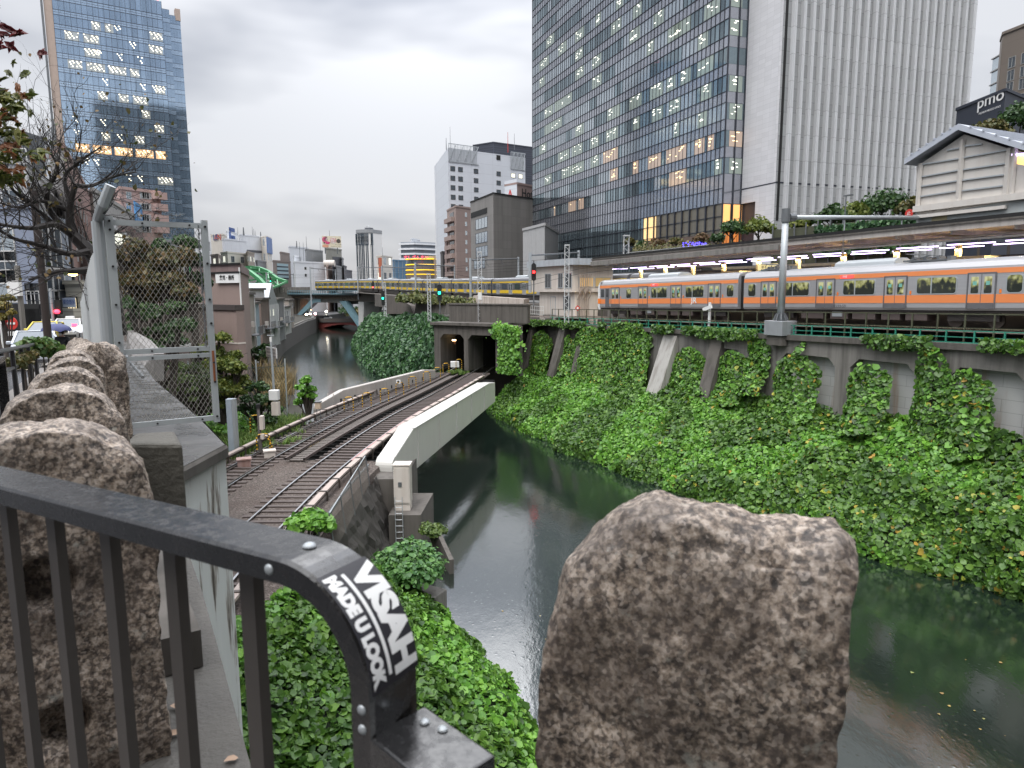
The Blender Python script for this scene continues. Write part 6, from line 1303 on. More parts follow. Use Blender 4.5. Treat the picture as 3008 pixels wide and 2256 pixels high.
dc = thing('roof_duct', 'fat pale horizontal duct beside the billboard building', 'duct', at(968, 775, 280)); obj('duct', MB().tube([at(953, 774, 280), at(983, 774, 280)], 1.35, 14), M['cream'], dc); obj('ring', MB().tube([at(969, 774, 280), at(970, 774, 280)], 1.45, 14), M['white'], dc)
city('pink building below the pale duct', 958, 961, 977, 784, 276, mat('pink_wall', (.42, .32, .28), .7)); city('dark navy slab right of the pink building', 976, 977, 988, 785, 277, dk_c); city('grey slab below the billboard', 987, 988, 1003, 784, 279, grey_c)
city('narrow grey building right of the billboard', 1002, 1004, 1009, 759, 300, grey_c); city('narrow dark building further right of the billboard', 1008, 1010, 1018, 783, 300, dk_c); city('low dark navy block left of the ribbed tower', 1016, 1019, 1034, 796, 320, dk_c)
BA, BB = at(946, 710, 284), at(1002, 710, 287); bl = thing('billboard', 'billboard of a pink dessert with a red worded disc on the concrete building', 'billboard', BA); FBb = Face(bl, BA, BB)
zt_, zb_ = FBb.z_of(970, 693.5), FBb.z_of(970, 727); wB, hB = FBb.L, zt_ - zb_; cz = (zt_ + zb_) / 2
mb = MB(); mb.box((wB / 2, 0, cz), (wB, .4, hB)); FBb.obj('board', mb, mat('board_cream', (.66, .60, .46), .5, var=.05))
def disc(x, z, rx, rz_, y=-.22, n=18): return [V((x + rx * math.cos(2 * math.pi * k / n), y, z + rz_ * math.sin(2 * math.pi * k / n))) for k in range(n)]
for nm, x, z, rx, rz_, m_ in (('pink_shape', .14, .18, .14, .24, (.60, .12, .22)), ('pale_shape', .18, .2, .1, .14, (.70, .62, .62)), ('pink_shape', .28, -.1, .12, .12, (.55, .08, .18)), ('toast_shape', .17, -.38, .17, .12, (.62, .30, .20)), ('dark_shape', .2, .38, .07, .06, (.04, .03, .03)), ('dark_shape', .11, -.1, .04, .06, (.05, .03, .03)), ('white_disc', .58, .12, .16, .27, (.72, .68, .66)), ('dark_disc', .86, .08, .11, .18, (.08, .07, .06))):
 mb = MB(); mb.prism(disc(wB * x, cz + hB * z, wB * rx, hB * rz_), (0, -.05 - .02 * len(nm) / 10, 0)); FBb.obj(nm, mb, mat(nm + '_paint', m_, .5))
for tx, sz_, x, z, m_ in (('パセラ', .85, .58, .25, M['red']), ('大人気!', .85, .58, .10, M['red']), ('ハニトー', .75, .58, -.04, M['red']), ('ネット予約', .5, .84, -.26, M['black']), ('カラオケパーティー', .5, .72, -.42, M['black'])):
 text('lettering', tx, sz_, m_, FBb.p0 + FBb.d * (wB * x) + FBb.n * .36 + V((0, 0, cz + hB * z)), FBb.d, bl)
for x in (.15, .8): mb = MB(); mb.box((wB * x, .4, zb_ - 1.2), (.3, .3, 2.6)); FBb.obj('support', mb, M['galv_dark'])
tw = thing('ribbed_tower', 'tall pale tower with dark window ribs and a grey cap in the distance', 'tower', at(1068, 840, 420)); L, R = at(1043, 720, 424), at(1092, 720, 420); FT = Face(tw, L, R); zt_, zc_ = FT.z_of(1068, 684), FT.z_of(1068, 675)
tw_m = mat('tower_white', (.72, .71, .69), .6, var=.05); w_ = FT.L
mb = MB(); mb.prism([V((x, y, -9)) for x, y in ((0, 2), (w_ * .2, .3), (w_ * .5, -.3), (w_ * .8, .3), (w_, 2), (w_, 12), (0, 12))], (0, 0, zt_ + 9)); FT.obj('wall', mb, tw_m)
mb = MB(); mb.prism([V((x, y, zt_)) for x, y in ((-.2, 1.6), (w_ * .2, -.2), (w_ * .5, -.9), (w_ * .8, -.2), (w_ + .2, 1.6), (w_ + .2, 12), (-.2, 12))], (0, 0, FT.z_of(1068, 674) - zt_)); FT.obj('cap', mb, grey_c)
mb = MB(); mb.box((w_ * .6, 5, FT.z_of(1068, 671)), (w_ * .3, 4, 1.4)); FT.obj('roof_house', mb, dk_c); mb = MB(); mb.tube(disc(w_ * .6, FT.z_of(1068, 666), .9, .9, 4), .15, 5); FT.obj('dish', mb, M['galv'])
for i in range(5):
 x = w_ * (.08 + .21 * i); za = FT.z_of(1068, 717); yy = [1.25, .1, -.4, .1, 1.25][i]
 mb = MB()
 for q in (-.55, .55): mb.box((x + q * 1.0, yy, (za - 9) / 2), (.55, .6, za + 9))
 FT.obj('window_rib', mb, G['dark'])
 for j in range(3):
  zz = FT.z_of(1068, 693.5 + 9.4 * j); mb = MB()
  for q in (-1, 0, 1): mb.box((x + q * .85, yy, zz), (.5, .6, 3.1))
  FT.obj('window', mb, G['dark'])
city('grey tower with pale bands right behind the ribbed tower', 1090, 1094, 1119, 688, 440, mat('banded_tower', (.21, .215, .23), .5, .1), (9, 9.0, 9, 0), [G['dark']])
r, f1, f2 = city('cream building with square windows and an orange strip at its left', 1106, 1122, 1152, 753, 350, cream_c, (7, 7.5, 5, -5)); mb = MB(); mb.box((f1.L * .7, -.2, f1.z_of(1117, 786)), (f1.L * .5, .3, 9.6)); f1.obj('orange_strip', mb, mat('orange_strip', (.42, .11, .05), .6))
r, f1, f2 = city('building wrapped in blue scaffold sheets', 1153, 1156, 1196, 766, 330, mat('blue_sheet', (.10, .20, .31), .6, var=.3, scale=.4))
for k in range(4): mb = MB(); mb.box((f2.L * (k + .2) / 3.6, -.1, 2), (.14, .2, 22)); f2.obj('scaffold_pole', mb, M['galv'])
r, f1, f2 = city('terraced apartment block with long white balconies behind the round building', 1177, 1218, 1278, 713, 430, mat('terrace_wall', (.20, .22, .25), .6, var=.3, scale=.3), dy=10)
for F in (f1, f2):
 for k in range(9): mb = MB(); mb.box((F.L / 2, -.7, at(1218, 713, 430).z - .6 - 3.05 * k), (F.L + 1.4, 1.4, 1.0)); F.obj('balcony', mb, pale)
city('rooftop house of the terraced apartment block', 1206, 1210, 1234, 702, 434, pale)
rd = thing('round_building', 'round brown building with bright yellow light bands and a dark glass top', 'building', at(1240, 830, 270)); cx = at(1240, 800, 278); rR = 6.4
zt_ = at(1240, 762, 272).z; obj('wall', MB().lathe((cx.x, cx.y, 0), [(rR, -9), (rR, zt_ - 2.6)], 28), mat('round_brown', (.20, .16, .135), .7, var=.1), rd); obj('glass_top', MB().lathe((cx.x, cx.y, 0), [(rR, zt_ - 2.6), (rR * .93, zt_)], 28), G['dark'], rd)
obj('side_block', MB().prism([V((p.x, p.y, -9)) for p in (flat(at(1250, 800, 276)), flat(at(1281, 800, 274)), flat(at(1281, 800, 290)), flat(at(1250, 800, 290)))], (0, 0, at(1260, 752, 275).z + 9)), mat('taupe_wall', (.30, .26, .23), .7), rd)
yb = emit('yellow_light_band', (1, .62, .03), .9)
for py in (761, 778, 794, 807): z_ = at(1240, py, 271).z; obj('light_band', MB().lathe((cx.x, cx.y, 0), [(rR + .05, z_), (rR + .12, z_ + .05), (rR + .12, z_ + .3), (rR + .05, z_ + .36)], 28), yb, rd)
text('lettering', 'すしざんまい', 1.6, emit('red_sign', (1, .1, .16), .8), at(1222, 757, 268), (1, 0, 0), rd, bold=.04)
for i, (a, px, pt, pb, Y, rr) in enumerate((('tall thin aerial left of the emblem building top', 699, 668, 692, 322, .12), ('panel aerial on the white building', 716, 668, 691, 322, .45), ('first thin mast on the white building', 742, 666, 691, 322, .12), ('second thin mast on the white building', 746, 672, 691, 322, .12), ('short mast on the white building', 750, 677, 692, 322, .12), ('bulky aerial near the right end of the white building', 766, 681, 693, 324, .3),
                                          ('bulky aerial above the tall white building', 872, 708, 727, 300, .3), ('tall mast left of the rooftop sign panel', 882, 711, 771, 282, .12), ('tall mast at the rooftop machine block', 893, 712, 771, 281, .12), ('tallest thin mast behind the rooftop sign panel', 901, 694, 737, 284, .12), ('thin mast left of the billboard', 941, 699, 740, 284, .1), ('thin mast above the billboard', 968, 676, 693, 288, .1), ('thin mast near the terraced apartment block', 1124, 727, 752, 345, .1))): antenna(a, px, pb, pt, Y, rr, None, 'skyline aerials')
for i, (px, Y, lb) in enumerate(((925, 231, 'white van on the road at the left end of the red bridge'), (934, 232, 'white car in the middle of the cars on the red bridge'), (957, 233, 'pale car low behind the red bridge railing'))):
 c = orr(px, 938, 4 + i); v_ = thing('distant_car', lb, 'car', c, 'cars on the red bridge'); obj('body', MB().box(c + V((0, 0, .35)), (4.2, 1.7, .7)), M['white'], v_, bevel=.2); obj('cabin', MB().box(c + V((.1, 0, .95)), (2.6, 1.6, .6)), M['dark_glass'], v_, bevel=.2)
for i, (px, py, Y, c) in enumerate(((900, 924, 240, (1, .8, .6)), (911, 923, 250, (1, .85, .7)), (914, 909, 252, (1, .45, .25)), (926, 921, 246, (1, .55, .6)), (958, 915, 255, (1, .9, .7)))):
 tag(obj('street_lights', MB().lathe(at(px, py, Y), [(.1, -.4), (.5, 0), (.1, .4)], 8), emit('distant_light_' + 'abcde'[i], c, 12)), ['leftmost light below the blue bridge', 'whitish light above the cars below the blue bridge', 'reddish light highest below the blue bridge', 'pinkish light near the knee of the blue leg', 'lone yellow-white light right below the blue bridge'][i], 'light', 'lights below the blue bridge')
for i, (px, pb, r_, Y, m_) in enumerate(((1030, 935, 5.5, 262, lf_g), (1045, 938, 4, 250, lf_o), (893, 955, 3.0, 226, lf_g))):
 c = at(px, pb, Y); tree('distant_tree', ['dark tree seen between the blue bridge legs', 'smaller olive tree by the right leg of the blue bridge', 'bushy tree behind the left leg of the blue bridge'][i], (c.x, c.y, -9.2), c.z + 9.2 + r_ * 1.2, r_, m_, 700, .8, 'trees under the blue bridge', seed=60 + i, zc=c.z + 9.2 + r_ * .4)
BL, BM, BR = at(575, 900, 60), at(716, 1000, 56), at(740, 1000, 74)
bw = mat('mauve_brown_wall', (.265, .20, .178), .75, var=.05, streak=.22, dirt=(.19, .14, .12)); ztb = at(640, 776, 57).z
bb, f1, f2 = block('brown_building', 'plain mauve brown building with a white lettered board near its top', 'building', BL, BM, BR, -9.2, ztb, bw, parapet=0)
pb = tile('purple_tile', (.20, .145, .14), .9, 2.2, .8, .03, .6, .1); zb1 = f1.z_of(660, 801)
mb = MB(); mb.box((f1.L / 2, -.06, (ztb + zb1) / 2), (f1.L + .1, .12, ztb - zb1)); f1.obj('top_band', mb, pb); mb = MB(); mb.box((f2.L / 2, -.06, (ztb + zb1) / 2), (f2.L, .12, ztb - zb1)); f2.obj('top_band', mb, pb)
for z_ in (zb1, ztb): mb = MB(); mb.box((f1.L / 2, -.12, z_), (f1.L + .3, .26, .14)); f1.obj('trim', mb, M['black'])
xa, xb = f1.x_of(644, 1000), f1.L + .25; z1, z2 = f1.z_of(680, 906), f1.z_of(680, 1178); mb = MB(); mb.box(((xa + xb) / 2, -.35, (z1 + z2) / 2), (xb - xa, .7, z1 - z2)); f1.obj('bay', mb, bw)
mb = MB(); mb.box(((xa + xb) / 2, -.4, z1 + .1), (xb - xa + .1, .85, .42)); f1.obj('bay_roof', mb, mat('bay_roof', (.06, .05, .048), .5)); mb = MB(); mb.box(((xa + xb) / 2, -.36, f1.z_of(680, 1004)), (xb - xa + .05, .75, .12)); f1.obj('bay_trim', mb, M['cream'])
s0_, s1_ = f1.x_of(640, 818), f1.x_of(708, 818); zc_ = f1.z_of(672, 817); sg_ = thing('lettered_board', 'white board with black brush lettering on the brown building', 'sign', f1.p0 + f1.d * s0_ + V((0, 0, zc_)))
FS_ = Face(sg_, f1.p0, f1.p0 + f1.d * f1.L); mb = MB(); mb.box(((s0_ + s1_) / 2, -.16, zc_), (s1_ - s0_, .1, .78)); FS_.obj('board', mb, M['white'])
text('lettering', '貸司・務所', .42, M['black'], f1.p0 + f1.d * ((s0_ + s1_) / 2) + f1.n * .22 + V((0, 0, zc_)), f1.d, sg_, bold=.01)
for px, py, w_, h_ in ((603, 838, 1.0, .9), (628, 950, .9, 1.6)): f1.put('window', winmesh(w_, h_, M['dark_glass'], fr_d, 1), f1.x_of(px, py), f1.z_of(px, py))
mb = MB(); mb.box((f1.x_of(622, 920), -.5, f1.z_of(622, 928)), (2.6, 1.0, .14)); mb.box((f1.x_of(622, 920), -.98, f1.z_of(622, 922)), (2.6, .06, .6)); f1.obj('balcony', mb, bw)
mb = MB(); mb.tube([V((f1.L + .1, -.1, -9)), V((f1.L + .1, -.1, ztb - .3))], .06, 6); f1.obj('downpipe', mb, M['white'])
house('brown low house seen through the lower half of the mesh gate', 470, 612, 905, 50, 54, mat('brown_low_wall', (.16, .13, .115), .75, streak=.3), nm='low_house', group=None, wins=0, depth=4)
lh = thing('block_wall', 'grey stepped boundary wall beside the sloping walkway', 'wall', at(440, 1060, 22));
obj('wall', MB().prism([at(372, 970, 34), at(372, 1040, 34), at(402, 1110, 20), at(452, 1120, 20), at(452, 1040, 20), at(420, 1000, 26)], (.25, .1, 0)), mat('boundary_wall', (.19, .18, .175), .8, streak=.6, dirt=(.08, .075, .065)), lh)
obj('handrail', MB().tube([at(360, 1018, 30), at(380, 1062, 18), at(420, 1108, 13)], .03, 6), M['galv_dark'], lh); obj('sign_bar', MB().beam(at(440, 1015, 36), at(560, 1012, 38), .08, .16), M['white'], lh)
def leafy(name, label, blobs, Y, m, n, ls, group='trees and bushes behind the mesh gate', base=(-8.9), tr=.16, cat='tree'):
 c0 = at(blobs[0][0], blobs[0][1], Y); p = V((c0.x, c0.y, base)); o = thing(name, label, cat, p, group); mb = MB(); P, N = [], []
 if cat == 'bush': blobs = blobs + [(b[0] + dx * b[2], b[1] + k * b[2] * .95, b[2] * .95) for b in blobs for k, dx in ((1, .25), (1.9, -.2))]
 tot = sum(b[2] ** 2 for b in blobs)
 for i, b in enumerate(blobs):
  c = at(b[0], b[1], Y + rng.uniform(-1, 1)); r = b[2] * Y / FPX; mid = p.lerp(c, .55) + V((0, 0, -.2)); mb.tube([p, V((p.x * .6 + mid.x * .4, p.y * .6 + mid.y * .4, mid.z - .5)), mid, c + V((0, 0, r * .3))], [tr, tr * .7, tr * .5, tr * .15], 6)
  for k in range(4): a = rng.random() * 6.28; e_ = c + V((math.cos(a) * r, math.sin(a) * r * .7, rng.uniform(-.2, .7) * r)); mb.tube([mid.lerp(c, .4), c.lerp(e_, .4), e_], [tr * .3, tr * .2, tr * .06], 5)
  a, q = crown_points(c, r, int(n * b[2] ** 2 / tot), 8, .9, int(b[0])); P.append(a); N.append(q)
 obj('trunk', mb, bark, o); leaves('crown', np.concatenate(P), np.concatenate(N), ls, m, o, tilt=.7, wide=.8); return o
mixed = leafmat('turning_tree_leaf', [(.03, .045, .015), (.06, .075, .02), (.11, .095, .03), (.16, .10, .035), (.20, .12, .04), (.07, .08, .025)], .55, .2)
leafy('broad_tree', 'broad russet and olive tree filling the upper half of the mesh gate', [(440, 800, 95), (370, 830, 60), (510, 770, 70), (400, 740, 55), (540, 860, 60), (470, 880, 70), (420, 860, 75), (500, 830, 70), (350, 760, 50)], 36, mixed, 30000, .17, tr=.22)
leafy('broad_tree', 'dark evergreen tree behind the right side of the russet tree', [(560, 770, 55), (575, 830, 50), (545, 720, 45), (470, 730, 40), (555, 880, 45)], 43, lf_g, 9000, .2)
leafy('garden_bush', 'dark green bush at the foot of the russet tree', [(450, 925, 55), (520, 915, 50), (390, 900, 40)], 33, lf_g, 7000, .16, cat='bush')
leafy('garden_bush', 'yellow green rounded bush beside the right gate post', [(640, 1000, 42), (600, 1040, 50), (690, 1050, 38), (650, 1080, 60), (700, 1090, 35)], 42, lf_y, 15000, .17, cat='bush')
leafy('garden_bush', 'loose green bush in the lower right of the mesh gate', [(560, 1090, 45), (590, 1160, 55), (540, 1150, 40), (610, 1110, 40)], 39, leafmat('loose_bush_leaf', [(.04, .07, .03), (.08, .12, .05), (.14, .18, .07), (.10, .13, .06)], .5), 5500, .13, cat='bush')
leafy('garden_bush', 'pale green bush in the middle of the lower mesh gate', [(520, 1085, 38), (550, 1120, 30)], 36, leafmat('pale_bush_leaf', [(.10, .16, .05), (.16, .24, .07), (.22, .30, .10)], .5), 2200, .12, cat='bush')
leafy('garden_bush', 'low dark bush along the fence on the left bank', [(760, 1140, 38), (720, 1150, 30), (800, 1175, 32)], 44, lf_g, 4200, .16, cat='bush')
leafy('vine_clump', 'bright vine clump hanging over the fence end by the river', [(900, 1120, 24), (885, 1140, 24), (915, 1145, 20)], 47, ivy_y, 2200, .2, cat='bush')
leafy('garden_bush', 'green shrub between the houses and the river wall', [(745, 1035, 22), (775, 1020, 22)], 70, lf_g, 1500, .3, cat='bush', base=-9.2)
pm_ = leafmat('dry_grass', [(.22, .15, .06), (.34, .25, .11), (.42, .33, .17), (.26, .20, .09)], .7)
def grass(name, label, pts, n, h, m, spread, lean=.35, kind=None, group=None, cat=None, width=.03, zf=None):
 vs, fs = [], []
 for _ in range(n):
  c = pts[int(rng.integers(len(pts)))]; x, y = c.x + rng.normal(0, spread), c.y + rng.normal(0, spread); z = c.z if zf is None else zf(x, y); a = rng.uniform(0, 6.28); l = h * rng.uniform(.5, 1.15); dx, dy = math.cos(a) * l * lean * rng.uniform(.3, 1.2), math.sin(a) * l * lean * rng.uniform(.3, 1.2)
  ca, sa = math.cos(a + 1.57) * width, math.sin(a + 1.57) * width; b = len(vs)
  vs += [(x - ca, y - sa, z), (x + ca, y + sa, z), (x + dx * .4 + ca * .8, y + dy * .4 + sa * .8, z + l * .65), (x + dx * .4 - ca * .8, y + dy * .4 - sa * .8, z + l * .65), (x + dx, y + dy, z + l * .95)]
  fs += [(b, b + 1, b + 2, b + 3), (b + 3, b + 2, b + 4)]
 me = bpy.data.meshes.new(name); me.from_pydata(vs, [], fs); me.materials.append(m); o = link(name, me); return tag(o, label, cat, group, kind)
for i, (px, py, Y, lb) in enumerate(((775, 1045, 62, 'tan pampas grass clump left of the pale notice board'), (790, 1100, 52, 'tan pampas grass clump below the pale notice board'), (815, 1060, 58, 'tan pampas grass drooping at the right of the pale notice board'))):
 c = at(px, py, Y); c.z = -9.0; grass('pampas_grass', lb, [c, c + V((.5, .3, 0))], 420, max(1.0, (at(px, py - 22, Y).z + 9.0) * .75), pm_, .35, .6, group='pampas grass on the left bank', cat='grass clump', width=.02)
c = [V((rng.uniform(-22, -14.6), rng.uniform(33, 47), -8.95)) for _ in range(300)]
gm_ = leafmat('meadow_grass', [(.05, .10, .02), (.10, .19, .03), (.16, .26, .05), (.22, .26, .08)], .6)
sheet('grass_bank', [(-30, 26, -8.9), (-14.8, 26, -8.9), (-14.7, 36, -8.92), (-15.2, 48, -8.9), (-30, 60, -8.9)], 0, M['under'], kind='structure', label='dark earth of the grassy bank beside the far track')
grass('meadow_grass', 'bright green grass beside the far track', c, 15000, .5, gm_, .5, .5, kind='stuff', width=.022)
c = [p for p in (onz(rng.uniform(610, 700), rng.uniform(1215, 1275), -8.8) for _ in range(60))]
leaves('bank_weeds', np.array([tuple(p + V((rng.normal(0, .5), rng.normal(0, .6), rng.uniform(0, .55)))) for p in c for _ in range(70)]), (0, -.3, .9), .16, ivy_y, tilt=.6, kind='stuff', label='leafy green weeds in front of the grey box on the grassy bank')
c = [onz(x, y, RAIL - .25) + V((rng.normal(0, .2), rng.normal(0, .3), 0)) for x, y in ((850, 1310), (860, 1300), (730, 1325), (790, 1320), (870, 1280), (1330, 1098), (1345, 1095), (1355, 1100)) for _ in range(4)]
grass('track_weeds', 'green weeds growing in the ballast between the tracks', c, 900, .42, gm_, .14, .6, kind='stuff', width=.025)
c = [onz(x, y, RAIL - .25) for x, y in ((880, 1295), (900, 1305), (860, 1305), (650, 1440), (680, 1430), (720, 1400), (560, 1450))]
grass('dry_track_grass', 'dry yellowish grass patches in the ballast', c, 1800, .1, pm_, .5, .9, kind='stuff', width=.015)
f_pts = [at(560, 1180, 40), at(672, 1170, 43), at(757, 1165, 45), at(842, 1165, 47.5)]
cf = thing('garden_fence', 'dark green wire fence with thin grey posts on the left bank', 'fence', f_pts[1]); tops = [at(560, 1085, 40), at(672, 1085, 43), at(757, 1080, 45), at(842, 1075, 47.5)]
for a, b in zip(f_pts, tops): obj('post', MB().cyl(V((a.x, a.y, -9)), V((a.x, a.y, b.z + .5)), .05, 7), M['galv'], cf)
mb = MB()
for (a, b), (c_, d) in zip(zip(f_pts, tops), zip(f_pts[1:], tops[1:])):
 e_ = V((c_.x - a.x, c_.y - a.y, 0)); L_ = e_.length; e_.normalize(); mesh_panel(mb, (a.x, a.y, -8.9), e_, V((0, 0, 1)), L_, b.z + 8.9, .26, .006); mb.beam(V((a.x, a.y, b.z)), V((c_.x, c_.y, d.z)), .03, .03)
obj('wire_mesh', mb, mat('dark_green_wire', (.035, .06, .05), .6), cf)
p0_ = at(842, 1165, 47.5); p1_ = at(960, 1165, 52);
gb_ = thing('teal_gate', 'pale teal wire gate in the fence on the left bank', 'gate', at(735, 1120, 46)); ga_, gc_ = at(705, 1150, 44.6), at(752, 1150, 45.4); mb = MB()
for z_ in (-8.6, -7.7): mb.beam(V((ga_.x, ga_.y, z_)), V((gc_.x, gc_.y, z_)), .04, .04)
for k in range(9): c_ = ga_.lerp(gc_, k / 8); mb.beam(V((c_.x, c_.y, -8.6)), V((c_.x, c_.y, -7.7)), .02, .02)
obj('frame', mb, mat('teal_wire', (.16, .36, .36), .5), gb_)
nb_ = thing('notice_board', 'pale grey notice board with faint lines among the tan grass', 'notice board', at(798, 1060, 60)); a, b = at(782, 1021, 62), at(812, 1021, 60); za, zb_ = at(798, 1020, 61).z, at(798, 1050, 61).z
FN = Face(nb_, a, b); mb = MB(); mb.box((FN.L / 2, 0, (za + zb_) / 2), (FN.L, .08, za - zb_)); FN.obj('board', mb, M['white'])
for k in range(3): mb = MB(); mb.box((FN.L / 2, -.06, za - .16 - (za - zb_) * k / 3), (FN.L * .85, .03, .13)); FN.obj('printed_line', mb, M['galv'])
for x in (.15, FN.L - .15): mb = MB(); mb.box((x, .06, (zb_ - 9) / 2), (.07, .07, zb_ + 9)); FN.obj('post', mb, M['galv_dark'])
tl = thing('lamp_post', 'pale grey post with a T-shaped top on the left bank', 'lamp post', at(806, 1155, 44)); p = at(806, 1155, 44); zt_ = at(799, 984, 44).z
obj('pole', MB().tube([V((p.x, p.y, -9)), V((p.x - .05, p.y, zt_ - .3))], [.09, .06], 9), M['galv'], tl); obj('cross_head', MB().box((p.x - .05, p.y, zt_ - .02), (.42, .1, .05)), M['galv'], tl); obj('collar', MB().box((p.x - .05, p.y, zt_ - .28), (.12, .12, .32)), M['white'], tl)
q = at(806, 1165, 42); bx_ = thing('relay_box', 'white relay box at the foot of the T-shaped lamp post', 'equipment box', q); obj('case', B(q + V((0, 0, .1)), (.55, .45, .62)), M['white'], bx_, bevel=.03); obj('lower_case', B(q + V((.05, 0, -.75)), (.45, .4, .85)), M['cream'], bx_, bevel=.03)
q = at(682, 1208, 36); gx = thing('grey_cabinet', 'slim blue grey cabinet standing in the grass by the far track', 'cabinet', V((q.x, q.y, -9))); zt_ = at(682, 1171, 36).z
obj('body', B((q.x - .1, q.y, (zt_ - 9) / 2), (.3, .35, zt_ + 9)), mat('blue_grey_paint', (.40, .46, .52), .5), gx, bevel=.02); obj('side', B((q.x + .13, q.y, (zt_ - 9) / 2), (.14, .35, zt_ + 9)), M['galv'], gx)
def bush(label, c, r, n, ls, m, squash=.7, base=None):
 c = V(c); o = thing('riverside_bush', label, 'bush', base or (c.x, c.y, c.z - r), 'leafy bushes by the bridge end'); mb = MB()
 for k in range(7): a = k * .9; mb.tube([V(o.location), c + V((math.cos(a) * r * .3, math.sin(a) * r * .3, -r * .2)), c + V((math.cos(a) * r * .7, math.sin(a) * r * .7, r * .2))], [.05, .035, .012], 5)
 obj('stem', mb, bark, o); P, N = crown_points(c, r, n, 14, squash, int(n)); leaves('crown', P, N + [0, 0, .6], ls, m, o, tilt=.5, wide=.85, droop=.5)
bush('leafy green bush overhanging the water below the cabinet', at(1195, 1662, 26.3), 1.75, 9000, .18, leafmat('bush_leaf', [(.05, .13, .045), (.08, .19, .055), (.12, .26, .07), (.15, .30, .08)], .4), .7)
bush('small bush at the end of the concrete apron', at(1275, 1560, 28), .7, 1800, .14, leafmat('small_bush_leaf', [(.05, .09, .02), (.09, .15, .03), (.13, .18, .04)], .45))
bush('bright leafy bush at the near end of the chain link fence', at(905, 1545, 22.8), .95, 3600, .2, ivy_y, .7)
pl_o = thing('concrete_planter', 'weathered concrete block jutting into the river below the leafy bush', 'concrete block', at(1290, 1720, 26)); q = onz(1285, 1755, -12.2); obj('block', B(q + V((-1.2, .6, -.6)), (2.6, 1.6, 1.3), -.5), M['concrete'], pl_o, bevel=.05)
leafy_h = [(1110, 1760, 24.5), (1180, 1800, 24), (1230, 1850, 23)]
P, N = [], []
for x, y, Y in leafy_h:
 a, b = crown_points(at(x, y, Y), 1.1, 2600, 8, .55, x); P.append(a); N.append(b + np.array([0, 0, .8]))
leaves('slope_weeds', np.concatenate(P), np.concatenate(N), .12, ivy_y, tilt=.6, wide=.6, kind='stuff', label='mounds of bright weeds at the water edge of the near bank')
pinkw = mat('pink_apartment', (.46, .32, .29), .7, streak=.15, dirt=(.3, .22, .2)); concr = mat('grey_precast', (.36, .35, .34), .75, streak=.3)
UL = 'buildings at the upper left'
La, Ma, Ra = at(330, 600, 128), at(352, 555, 118), at(470, 563, 124); r, f1, f2 = block('pink_apartment_block', 'pink apartment block with small windows right behind the gate top', 'building', La, Ma, Ra, -6, at(352, 556, 118).z, pinkw, UL)
for z_ in (574, 608, 640, 672):
 for px in (378, 425, 430): f2.put('window', winmesh(1.7 if px > 400 else .9, 1.2, G['blind'], fr_w, 1), f2.x_of(px, z_), f2.z_of(px, z_))
 mb = MB(); mb.box((f2.L - .6, -.6, f2.z_of(458, z_ + 2)), (2.2, 1.3, 1.2)); f2.obj('balcony', mb, pinkw)
La, Ma, Ra = at(262, 560, 88), at(272, 562, 84), at(425, 640, 125); r, f1, f2 = block('precast_building', 'grey precast building with a blue shop sign, top edge falling to the right', 'building', La, Ma, Ra, -6, at(272, 562, 84).z, concr, UL)
x = f2.x_of(404, 623); z_ = f2.z_of(404, 627); so = thing('shop_sign', 'blue rounded shop sign on the grey precast building', 'sign', f2.p0 + f2.d * x + V((0, 0, z_))); FQ = Face(so, f2.p0, f2.p0 + f2.d * f2.L); mb = MB(); mb.box((x, -.15, z_), (8.2, .2, 3.2)); FQ.obj('board', mb, mat('sign_blue', (.08, .30, .62), .5))
text('lettering', 'welcia', 1.9, M['white'], f2.p0 + f2.d * x + f2.n * .3 + V((0, 0, z_ - .2)), f2.d, so, bold=.03)
mb = MB(); mb.box((f2.L * .6, -.06, f2.z_of(380, 680)), (f2.L * .8, .12, 1.6)); f2.obj('window_band', mb, G['dark']); mb = MB(); mb.box((f2.L * .6, -.06, f2.z_of(380, 715)), (f2.L * .8, .12, 1.6)); f2.obj('window_band', mb, G['lit2'])
city('concrete stair block low behind the russet tree', 395, 470, 545, 708, 150, grey_c, (5, 4, 4, -6)); city('green hoarding and lit shop fronts below the blue tower', 450, 455, 562, 706, 160, mat('green_hoarding', (.05, .26, .10), .6), None)
brw = mat('brown_side_wall', (.27, .165, .14), .7, streak=.4, dirt=(.14, .10, .09)); La, Ma, Ra = at(150, 470, 82), at(186, 432, 76), at(275, 600, 124); r, f1, f2 = block('brown_gable_building', 'dark building with a brown side wall below the blue tower', 'building', La, Ma, Ra, -5, at(186, 434, 76).z, brw, UL)
mb = MB(); mb.box((f1.L / 2, -.05, 8), (f1.L, .1, 14)); f1.obj('grey_front', mb, mat('grey_front', (.19, .18, .18), .7, streak=.3)); wgrid(f1, [f1.L * .3, f1.L * .7], [2, 5, 8, 11], .9, 1.3, [G['dark'], G['blind']], fr_w, 1)
wgrid(f2, [f2.L * k / 9 for k in (1, 2, 3, 4, 5, 6, 7, 8)], [1, 4, 7, 10], 1.6, 1.5, [G['dark'], G['blind']], fr_w, 1, .2)
mb = MB(); z_ = at(186, 432, 76).z
for q in range(8):
 x = -3.5 + q * 1.1; mb.beam(f1.p0 + f1.d * x + V((0, 0, z_)), f1.p0 + f1.d * x + V((0, 0, z_ + 3)), .08, .08)
mb.beam(f1.p0 + f1.d * -3.5 + V((0, 0, z_ + 3)), f1.p0 + f1.d * 4.5 + V((0, 0, z_ + 3)), .1, .1); mb.beam(f1.p0 + f1.d * -3.5 + V((0, 0, z_ + 1.5)), f1.p0 + f1.d * 4.5 + V((0, 0, z_ + 1.5)), .08, .08); obj('roof_frame', mb, M['galv_dark'], r)
